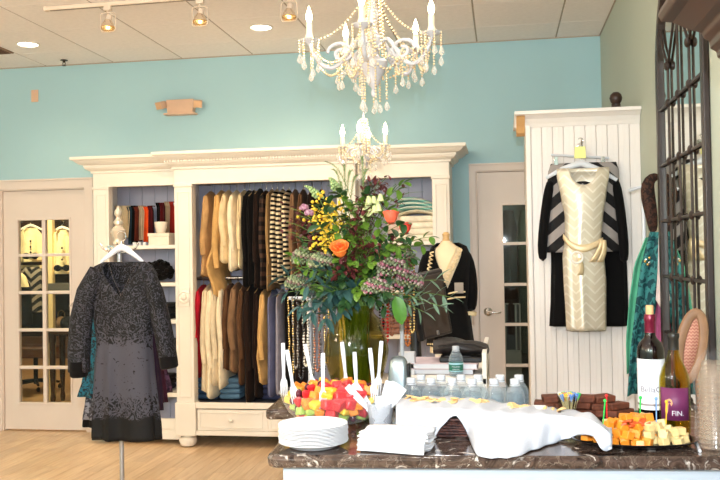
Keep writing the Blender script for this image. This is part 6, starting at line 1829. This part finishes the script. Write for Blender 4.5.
def bez(a, b, c_, n=10):
    return [a.lerp(b, i/n).lerp(b.lerp(c_, i/n), i/n) for i in range(n+1)]
def stem_curve(tip, lift=.5, spread=0):
    foot = Vector((vx+R.uniform(-.045, .045), YV+R.uniform(-.045, .045), ZC+.03))
    mth = MOUTH+Vector((R.uniform(-.05, .05), R.uniform(-.05, .05), .0))
    hor = Vector((tip.x-mth.x, tip.y-mth.y, 0))
    mid = mth+hor*.35+Vector((0, 0, max(.06, (tip.z-mth.z)*lift+.07)))
    up_ = bez(mth, mid, tip, 10)
    return [foot, foot.lerp(mth, .5)]+up_
def spray(name, px, py, dy_, label, grp, cat='foliage', lift=.6, r=.0018, mat=STG):
    tip = at(px, py, YV+dy_)
    c_ = stem_curve(tip, lift)
    t = thing(name, c_[0], label, cat, grp)
    MB().tube(c_, [r*1.3]*2+[r*(1.2-.06*i) for i in range(11)], 6).build('stem', mat, t)
    return t, c_[2:]
def pinnate(t, c_, me, start, n_, sc=1.0, ang=.9, end=True, jit=.3):
    for k in range(n_):
        s = start+(1-start)*k/max(1, n_-1); f = s*(len(c_)-1); i = min(int(f), len(c_)-2)
        p = c_[i].lerp(c_[i+1], f-i); d_ = (c_[i+1]-c_[i]).normalized()
        side = d_.cross(Vector((0, -1, .2))).normalized()*(1 if k % 2 else -1)
        dd = d_*math.cos(ang)+side*math.sin(ang)+Vector((R.uniform(-jit, jit), R.uniform(-jit, 0), R.uniform(-jit, jit)))
        put_leaf(me, p, dd, t, R.uniform(-.6, .6), sc*R.uniform(.8, 1.15))
    if end: put_leaf(me, c_[-1], c_[-1]-c_[-2], t, 0, sc)
LM1 = leaf_mesh('blue_green_leaf', .062, .021, MAT('blue_green_leaf', (50, 84, 80), .5, var=.25, scale=20), droop=.15)
LM2 = leaf_mesh('olive_leaf', .05, .013, MAT('grey_green_leaf', (104, 132, 108), .5, var=.2, scale=20), droop=.2)
LM3 = leaf_mesh('bright_leaf', .036, .026, MAT('bright_green_leaf', (98, 134, 44), .45, var=.3, scale=20), droop=.3, shape='round')
LM4 = leaf_mesh('deep_leaf', .04, .024, MAT('deep_green_leaf', (44, 78, 40), .45, var=.3, scale=20), droop=.3, shape='round')
LM5 = leaf_mesh('burgundy_leaf', .024, .013, MAT('burgundy_leaf', (92, 38, 40), .5, var=.3, scale=20), droop=.2)
# blue-green willow-like branches arching to the lower left
for px, py, dy_ in [(288, 292, -.06), (300, 306, -.12), (312, 312, -.15), (326, 318, -.16), (283, 276, -.02), (308, 286, -.17), (330, 292, -.19), (342, 310, -.17), (296, 268, -.1), (318, 270, -.16), (345, 290, -.18), (322, 302, -.19)]:
    t, c_ = spray('leafy_branch', px, py, dy_, 'blue-green willow-leaved branch arching over the vase side', 'blue-green branches in the vase', lift=.25)
    pinnate(t, c_, LM1, .25, 11, 1.05)
for px, py, dy_ in [(450, 297, -.05), (440, 306, -.1), (424, 312, -.12), (436, 280, -.05), (418, 298, -.16)]:
    t, c_ = spray('olive_branch', px, py, dy_, 'grey-green narrow-leaved branch reaching towards the monitor', 'grey-green branches in the vase', lift=.3)
    pinnate(t, c_, LM2, .5, 9, 1.1, ang=.8)
# bright leafy sprays
for px, py, dy_ in [(352, 262, -.2), (366, 282, -.2), (380, 236, -.16), (366, 222, -.14), (398, 250, -.14), (352, 222, -.14), (384, 200, -.06), (398, 190, -.02), (404, 183, 0), (408, 250, -.1), (372, 262, -.22), (360, 204, -.04), (392, 208, -.1), (335, 232, -.17), (358, 292, -.2), (430, 237, 0), (422, 246, -.03), (410, 262, -.08), (352, 240, -.2)]:
    t, c_ = spray('leafy_spray', px, py, dy_, 'bright green round-leaved spray in the bouquet', 'bright green sprays in the vase', lift=.7)
    pinnate(t, c_, LM3, .3, 10, 1.0, ang=1.0, jit=.6)
for px, py, dy_ in [(342, 274, -.1), (376, 300, -.14), (330, 250, -.1), (394, 276, -.1), (350, 210, .0), (310, 244, -.04), (374, 240, .05), (400, 300, -.1), (390, 310, -.06), (340, 195, .02), (320, 225, 0), (372, 190, .02), (410, 285, -.03), (300, 260, .03)]:
    t, c_ = spray('leafy_spray', px, py, dy_, 'deep green round-leaved spray filling the bouquet', 'deep green sprays in the vase', lift=.6)
    pinnate(t, c_, LM4, .3, 9, 1.0, ang=1.0, jit=.6)
# filler all through the bouquet
for k in range(30):
    q = R.random()*2*PI; r_ = math.sqrt(R.random())
    px, py = 352+62*r_*math.cos(q), 250+58*r_*math.sin(q)
    kind_ = k % 3
    t, c_ = spray('leafy_spray', px, py, R.uniform(-.24, -.02), ['bright green round-leaved spray in the bouquet', 'deep green round-leaved spray filling the bouquet', 'deep green round-leaved spray filling the bouquet'][kind_], ['bright green sprays in the vase', 'deep green sprays in the vase', 'deep green sprays in the vase'][kind_], lift=.65)
    pinnate(t, c_, LM3 if kind_ == 0 else LM4, .35, 10, 1.05, ang=1.0, jit=.7)
# burgundy sprays
for px, py, dy_ in [(286, 222, .0), (295, 236, -.04), (290, 208, .04), (305, 250, -.1), (372, 182, -.02), (386, 178, 0), (362, 192, -.04), (396, 184, .03), (368, 212, -.18), (346, 230, -.2), (380, 180, -.05), (300, 224, .02), (344, 252, -.22), (404, 200, 0), (288, 232, -.06), (296, 215, -.02), (302, 240, -.08), (356, 214, -.16), (378, 246, -.22), (350, 270, -.24), (362, 246, -.24), (400, 240, -.15), (412, 270, -.1), (330, 276, -.2)]:
    t, c_ = spray('burgundy_spray', px, py, dy_, 'dark burgundy small-leaved spray in the bouquet', 'burgundy sprays in the vase', lift=.7)
    mb = MB(); src_ = LEAF['burgundy_leaf']
    for k in range(34):
        f = (.45+.55*R.random())*(len(c_)-1); i = min(int(f), len(c_)-2); p = c_[i].lerp(c_[i+1], f-i)+Vector((R.gauss(0, .014), R.gauss(0, .014), R.gauss(0, .014)))
        d_ = Vector((R.uniform(-1, 1), R.uniform(-1, .3), R.uniform(-.6, 1))).normalized(); x_ = d_.cross(Vector((0, 0, 1))).normalized(); z_ = x_.cross(d_)
        M_ = Matrix((x_, d_, z_)).transposed().to_4x4(); M_.translation = p
        mb.add([M_ @ v.co for v in src_.vertices], [tuple(q.vertices) for q in src_.polygons])
    mb.build('foliage', src_.materials[0], t, kind='stuff')
# clustered flower heads
def head(px, py, dy_, r_, cols_, label, grp, n_=120, bs=.0055, name='flower_cluster'):
    t, c_ = spray(name, px, py, dy_, label, grp, cat='flower', lift=.6, r=.0025)
    tip = c_[-1]
    mbs = [MB() for _ in cols_]
    for k in range(n_):
        q = 2.399963*k; u = 1-1.5*(k+.5)/n_; rr = math.sqrt(max(0, 1-u*u))
        p = tip+Vector((r_*rr*math.cos(q), r_*rr*math.sin(q), r_*.75*u))*R.uniform(.8, 1.05)
        mbs[k % len(cols_)].ball(p, bs*R.uniform(.7, 1.4), 6, 4)
    for m_, cc in zip(mbs, cols_): m_.build('florets', MAT('floret_%d_%d_%d' % cc, cc, .6, var=.2, scale=60), t, kind='stuff')
for px, py, dy_, r_ in [(392, 270, -.17, .055), (408, 282, -.1, .05), (376, 288, -.2, .045), (402, 258, -.06, .045)]:
    head(px, py, dy_, r_, [(116, 124, 96), (142, 84, 96), (150, 130, 122), (96, 106, 70)], 'dusky green and pink clustered flower head on the monitor side', 'dusky flower heads')
for px, py, dy_, r_ in [(305, 258, -.05, .05), (322, 262, -.12, .045), (298, 284, -.02, .045)]:
    head(px, py, dy_, r_, [(120, 132, 92), (150, 150, 116), (126, 100, 90), (98, 112, 80)], 'pale green clustered flower head on the wardrobe side', 'pale green flower heads')
for px, py, dy_ in [(312, 206, -.04), (322, 198, -.05), (326, 214, -.1), (310, 222, -.08), (336, 216, -.12), (316, 236, -.14), (324, 228, -.13), (306, 216, 0), (330, 204, 0), (318, 246, -.15)]:
    t, c_ = spray('yellow_filler', px, py, dy_, 'sprig of tiny yellow flowers in the bouquet', 'yellow sprigs in the vase', cat='flower', lift=.7)
    mb = MB()
    for k in range(26):
        f = (.7+.3*R.random())*(len(c_)-1); i = min(int(f), len(c_)-2)
        mb.ball(c_[i].lerp(c_[i+1], f-i)+Vector((R.gauss(0, .016), R.gauss(0, .016), R.gauss(0, .016))), R.uniform(.004, .0075), 6, 4)
    mb.build('florets', MAT('yellow_floret', (224, 186, 50), .6, var=.2, scale=50), t, kind='stuff')
for px, py, dy_ in [(304, 208, -.03), (309, 213, -.05)]:
    head(px, py, dy_, .013, [(150, 100, 124), (176, 136, 150)], 'small mauve flower head among the yellow sprigs', 'mauve flower heads', 30, .006)
def rose(px, py, dy_, r_, cols_, label):
    t, c_ = spray('rose', px, py, dy_, label, 'roses in the bouquet', cat='rose', lift=.7, r=.0028)
    tip = c_[-1]
    tilt = Matrix.Translation(tip) @ Matrix.Rotation(-.15 if px > 380 else .7, 4, 'X')
    for ring, (n_, rr, hh_, op) in enumerate([(3, .35, 1.0, .15), (4, .62, 1.0, .3), (5, .95, .92, .55)]):
        for k in range(n_):
            a = 2*PI*k/n_+ring*.7; rows = []
            for i in range(6):
                s = i/5; rad = r_*rr*(.35+.65*math.sin(PI*.5*min(1, s*1.4)))+r_*op*max(0, s-.7)*1.6
                rows.append([tilt @ Vector((rad*math.cos(a+u), rad*math.sin(a+u), r_*1.9*hh_*s-(.18*r_*(abs(u)/.9)**2 if i == 5 else 0))) for u in [(-.9+.3*j)*(1.0 if ring else 1.4)*(.7+.3*math.sin(PI*min(1, s+.2))) for j in range(7)]])
            MB().grid(rows).build('petal', MAT('petal_%d_%d_%d' % cols_[ring], cols_[ring], .55, var=.15, scale=30, sss=.1), t, solid=.0012)
    for k in range(5):
        a = 2*PI*k/5; put_leaf(LM5 if False else LM4, tip+Vector((0, 0, .002)), Vector((math.cos(a), math.sin(a), .2)), t, 0, .6, 'sepal')
rose(341, 256, -.24, .027, [(214, 84, 26), (238, 112, 40), (244, 126, 52)], 'open orange rose in the middle of the bouquet')
rose(391, 224, -.2, .024, [(196, 40, 28), (220, 66, 44), (226, 96, 66)], 'red-orange rose bud, higher of the two red roses')
rose(405, 234, -.14, .021, [(190, 30, 28), (214, 46, 36), (222, 66, 48)], 'red rose bud, lower and nearer the cushions')
# pale bells, spikes and grasses
for px, py, dy_ in [(372, 204, -.14), (380, 202, -.14), (376, 212, -.16)]:
    t, c_ = spray('bell_flower', px, py-8, dy_, 'pale green bell flowers near the bouquet top', 'pale bells in the bouquet', cat='flower', lift=.8)
    for k in range(4):
        p = c_[-1-k]+Vector((R.uniform(-.012, .012), -.012, -.012))
        MB().lathe([(0, .012), (.006, .01), (.009, 0), (.012, -.014), (.011, -.014)], p, 10, cap=False).build('bell', MAT('pale_bell', (206, 212, 150), .5, var=.1), t)
for px, py, dy_ in [(306, 186, .02), (330, 178, .05)]:
    t, c_ = spray('green_spike', px, py, dy_, 'pale green budded flower spike rising from the bouquet', 'green spikes in the bouquet', cat='flower', lift=.8, r=.002)
    mb = MB()
    for k in range(40):
        f = (.72+.28*k/39)*(len(c_)-1); i = min(int(f), len(c_)-2); q = 2.4*k; r_ = .016*(1-.75*k/39)
        mb.ball(c_[i].lerp(c_[i+1], f-i)+Vector((r_*math.cos(q), r_*math.sin(q), 0)), .007*(1-.5*k/39), 6, 4)
    mb.build('buds', MAT('spike_bud', (146, 168, 110), .6, var=.2, scale=40), t, kind='stuff')
for px, py in [(327, 162), (344, 166), (362, 158), (334, 170), (350, 172), (340, 182), (356, 176), (418, 192), (330, 186), (366, 170)]:
    t, c_ = spray('grass_blade', px, py, R.uniform(-.05, .08), 'thin grass spike above the bouquet', 'grass spikes in the bouquet', cat='grass', lift=.85, r=.0011)
    mb = MB()
    for k in range(26):
        f = (.6+.4*k/25)*(len(c_)-1); i = min(int(f), len(c_)-2); p = c_[i].lerp(c_[i+1], f-i); d_ = (c_[i+1]-c_[i]).normalized(); s_ = Vector(((1 if k % 2 else -1)*.008, R.uniform(-.004, .004), 0))
        mb.add([p, p+s_+d_*.014, p+d_*.006], [(0, 1, 2)])
    mb.build('bristles', MAT('grass_bristle', (92, 112, 62), .6, var=.2), t, kind='stuff', solid=.0006, smooth=False)
# broad drooping leaf
t, c_ = spray('broad_leaf_stem', 396, 296, -.2, 'broad bright green leaf drooping below the dusky flowers', None, lift=.3)
put_leaf(leaf_mesh('broad_leaf', .1, .05, MAT('broad_leaf', (74, 122, 42), .45, var=.25, scale=16), droop=.25, shape='round'), c_[-1], Vector((.25, -.1, -1)), t, .9, 1.0, 'broad_leaf')

# ------------------------------------------------------------------ necklaces on T-stands behind the vase
def t_stand(px, py_top, Yq, wl, wr, label):
    c_ = at(px, py_top, Yq)
    t = thing('necklace_stand', (c_.x, Yq, ZC), label, 'jewellery stand', 'necklace stands')
    MB().lathe([(.055, 0), (.055, .008), (.012, .014), (.009, .03)], (c_.x, Yq, ZC+.0005), 24).build('base', PLWHITE, t)
    MB().tube([(c_.x, Yq, ZC+.02), (c_.x, Yq, c_.z)], .008, 10).build('pole', PLWHITE, t)
    MB().tube([(c_.x-wl, Yq, c_.z-.004), (c_.x+wr, Yq, c_.z-.004)], .0065, 10).build('bar', PLWHITE, t)
    return c_
def necklace(x, Yq, z, w_, L_, bead, mat, label, grp):
    mb = MB(); n_ = int((2*L_+w_)/(bead*2.1))
    for k in range(n_):
        s = k/n_
        if s < .45: t_ = s/.45; p = Vector((x-w_/2*(1-t_*.35), Yq-.01-.004*math.sin(k), z-L_*t_))
        elif s < .55: t_ = (s-.45)/.1; p = Vector((x-w_*.32+w_*.64*t_, Yq-.012, z-L_-.012*math.sin(PI*t_)))
        else: t_ = (s-.55)/.45; p = Vector((x+w_/2*(.65+t_*.35), Yq-.01-.004*math.sin(k), z-L_*(1-t_)))
        mb.ball(p, bead*R.uniform(.8, 1.15), 6, 4)
    return mb.build('necklace', mat, label=label, cat='necklace', grp=grp)
PW_ = MAT('pewter_beads', (120, 112, 104), .25, .7, var=.3, scale=80); GB = MAT('gold_beads', (196, 160, 96), .25, .8, var=.3, scale=80); BB = MAT('black_beads', (26, 22, 24), .15); PB = MAT('pearl_beads', (232, 218, 200), .25); AB = MAT('amber_beads', (176, 96, 40), .2, var=.3, scale=60); RB_ = MAT('red_beads', (176, 30, 30), .2); CB = MAT('copper_beads', (150, 92, 66), .3, .6, var=.3, scale=80)
c_ = t_stand(309, 297, 3.42, .085, .09, 'white necklace stand behind the fruit bowl')
for k, (dx, w_, L_, b_, m_, lb) in enumerate([(-.07, .02, .3, .0045, GB, 'gold bead necklace at the end of the stand'), (-.052, .022, .27, .0052, PW_, 'pewter bead necklace beside the gold one'), (-.03, .024, .31, .005, BB, 'black bead necklace behind the forks'), (-.01, .022, .26, .0055, PB, 'pearl necklace on the stand behind the fruit'), (.012, .024, .3, .005, PW_, 'long pewter bead necklace beside the pearls'), (.035, .024, .28, .005, CB, 'copper bead necklace nearest the vase'), (.058, .022, .3, .0048, BB, 'black bead necklace tucked behind the vase'), (.075, .02, .25, .005, GB, 'gold bead necklace tucked behind the vase')]):
    necklace(c_.x+dx, 3.405, c_.z-.002, w_, L_, b_, m_, lb, 'necklaces behind the fruit bowl')
c_ = t_stand(400.5, 262, 3.38, .08, .06, 'white necklace stand right of the vase')
for k, (dx, w_, L_, b_, m_, lb) in enumerate([(-.06, .024, .3, .006, RB_, 'red bead necklace right of the vase'), (-.036, .022, .27, .005, CB, 'copper bead necklace beside the red one'), (.026, .022, .31, .0055, AB, 'amber bead necklace right of the white pole'), (.045, .02, .26, .005, GB, 'gold bead necklace at the outer end of the stand'), (-.075, .02, .25, .005, BB, 'black bead necklace closest to the vase glass')]):
    necklace(c_.x+dx, 3.365, c_.z-.002, w_, L_, b_, m_, lb, 'necklaces right of the vase')
for px, py, cc, lb in [(296, 352, (60, 64, 96), 'indigo'), (313, 372, (150, 46, 40), 'red')]:
    pass

# ------------------------------------------------------------------ cash desk with monitor and clutter
DX0, DX1, DY0, DY1 = at(392, 372, 3.75).x, at(487, 372, 3.75).x, 3.75, 4.42
dk = thing('cash_desk', ((DX0+DX1)/2, (DY0+DY1)/2, 0), 'white cash desk behind the serving counter', 'desk')
MB().box(DX0-.02, DX1, DY0-.02, DY1, ZC-.03, ZC).build('desktop', WHITE, dk, smooth=False, bev=.004)
MB().box(DX0, DX1-.02, DY0+.02, DY1-.02, .06, ZC-.03).build('body', WHITE, dk, smooth=False, bev=.003)
MB().box(DX0+.03, DX1-.05, DY0+.05, DY1-.05, 0, .06).build('plinth', WHITE, dk, smooth=False)
MB().box(DX1-.02, DX1, DY0-.02, DY1, .0, at(485, 352, 3.75).z).build('side_screen', WHITE, dk, smooth=False, bev=.003)
for k in range(3): 
    d_ = MB().box(DX0+.03, DX1-.05, DY0+.005, DY0+.02, .12+.25*k, .34+.25*k).build('drawer', WHITE, dk, smooth=False, bev=.003); MB().ball(((DX0+DX1)/2, DY0-.006, .23+.25*k), .012, 8, 6).build('knob', CHROME, d_)
for j, (px0, px1, cc, lb, dy_) in enumerate([(412, 478, (206, 186, 190), 'pale pink ledger on the cash desk', 0), (405, 474, (150, 140, 136), 'grey ledger under the black drawer box', .02)]):
    a, b = at(px0, 370, 3.85).x, at(px1, 370, 3.85).x; zz = ZC+(.026 if j == 0 else .0)
    t = thing('ledger', ((a+b)/2, 3.95, zz), lb, 'book')
    MB().box(a, b-.004, 3.80+dy_, 4.04+dy_, zz+.003, zz+.022).build('pages', PAPER, t, smooth=False); MB().box(a, b, 3.795+dy_, 4.045+dy_, zz+.0225, zz+.0255).build('cover', FAB('ledger_%d' % j, cc), t, smooth=False); MB().box(a, b, 3.795+dy_, 4.045+dy_, zz, zz+.003).build('cover', FAB('ledger_%d' % j, cc), t, smooth=False)
zz = ZC+.053
a, b = at(440, 365, 3.85).x, at(482, 365, 3.85).x
t = thing('card_reader', ((a+b)/2, 3.92, zz), 'flat black card reader on top of the ledgers', 'card reader')
MB().box(a, b, 3.82, 4.02, zz, zz+.022).build('case', BLACKP, t, smooth=False, bev=.005); MB().box(a+.02, b-.05, 3.85, 3.99, zz+.0221, zz+.024).build('keypad', MAT('keypad_grey', (60, 58, 60), .5), t, smooth=False)
# slumped dark leather pouch
c_ = at(462, 353, 3.95); z0 = zz+.0245
rows = []
for i in range(9):
    u = -1+i/4
    rows.append([Vector((c_.x+.125*u, 3.93+.085*math.cos(q)*(1-.35*u*u), z0+.034*(1-.3*u*u)*(1+math.sin(q))*(1-.25*u)+.006*math.sin(5*u+3*q)*(1+math.sin(q)))) for q in [2*PI*k/18 for k in range(18)]])
mb = MB().grid(rows, True); mb.f += [tuple(range(18)), tuple(range(8*18, 9*18))]
t = thing('leather_pouch', (c_.x, 3.93, z0), 'slumped dark brown leather pouch below the monitor', 'pouch')
mb.build('body', MAT('dark_leather', (46, 40, 38), .4, var=.25, bump=.3, bscale=60), t, sub=1)
MB().tube([(c_.x-.1, 3.86, z0+.045), (c_.x-.02, 3.84, z0+.06), (c_.x+.06, 3.85, z0+.05), (c_.x+.11, 3.87, z0+.03)], .006, 8).build('strap', MAT('dark_leather', (0, 0, 0)), t)
# monitor seen from behind
Yq = 4.12
mo = thing('monitor', (at(428, 350, Yq).x, Yq, ZC), 'dark pos monitor tilted on its stand beside the flowers', 'monitor')
MON = MAT('monitor_shell', (48, 40, 36), .38, var=.1)
cc = at(431, 304, Yq)
Mm = Matrix.Rotation(-.21, 4, 'Y') @ Matrix.Rotation(.42, 4, 'Z') @ Matrix.Rotation(.18, 4, 'X')
MB().cbox(cc, (.155, .045, .315), M=Mm).build('shell', MON, mo, bev=.008)
o1 = Mm @ Vector((0, -.024, 0)); MB().cbox(cc+o1, (.13, .006, .285), M=Mm).build('back_plate', MAT('monitor_plate', (66, 54, 46), .4), mo, bev=.004)
o1 = Mm @ Vector((-.085, .02, -.01)); MB().cbox(cc+o1, (.03, .1, .3), M=Mm).build('side_housing', BLACKP, mo, bev=.008)
o1 = Mm @ Vector((.0, -.03, -.135)); MB().cbox(cc+o1, (.012, .012, .02), M=Mm).build('latch', STEEL, mo, bev=.002)
b_ = at(416, 345, Yq); lo = at(414, 300, Yq)
MB().tube([(b_.x, Yq, ZC+.02), (b_.x-.005, Yq, lo.z-.05), (lo.x, Yq, lo.z)], [.028, .024, .026], 10).build('neck', BLACKP, mo)
MB().lathe([(.09, 0), (.09, .008), (.06, .02), (.03, .03)], (b_.x, Yq, ZC+.0005), 28, sy=.8).build('foot', BLACKP, mo)
# phone-like white box and trinkets near the monitor foot
q = at(408, 352, 3.82)
MB().box(q.x-.04, q.x+.03, 3.80, 3.86, ZC+.0005+.0, q.z).build('tissue_box', MAT('pale_grey_card', (206, 206, 210), .5), smooth=False, bev=.004, label='pale grey upright card box beside the monitor foot', cat='box')
p_ = at(455, 349, 3.76)
water_bottle(at(455, 360, 3.70).x, 3.772, ZC+.0, 'clear water bottle with a green label standing on the cash desk', True, 'labelled bottle', 1.0)
for k, (dx, cc2, lb) in enumerate([(.02, (150, 90, 50), 'copper'), (.06, (170, 40, 36), 'red'), (-.03, (196, 160, 100), 'gold')]):
    x = DX0+.03+dx
    t = thing('trinket_dish', (x, 4.25-.1*k, ZC), lb+' trinket dish on the cash desk', 'dish', 'trinket dishes')
    MB().lathe([(0, .002), (.02, .002), (.035, .02), (.036, .022), (.033, .02), (0, .006)], (x, 4.25-.1*k, ZC+.0005), 20, cap=False).build('dish', MAT('dish_'+lb, cc2, .3, .4), t)
    MB().ball((x, 4.25-.1*k, ZC+.016), (.02, .02, .01), 10, 6).build('beads', GB, t)
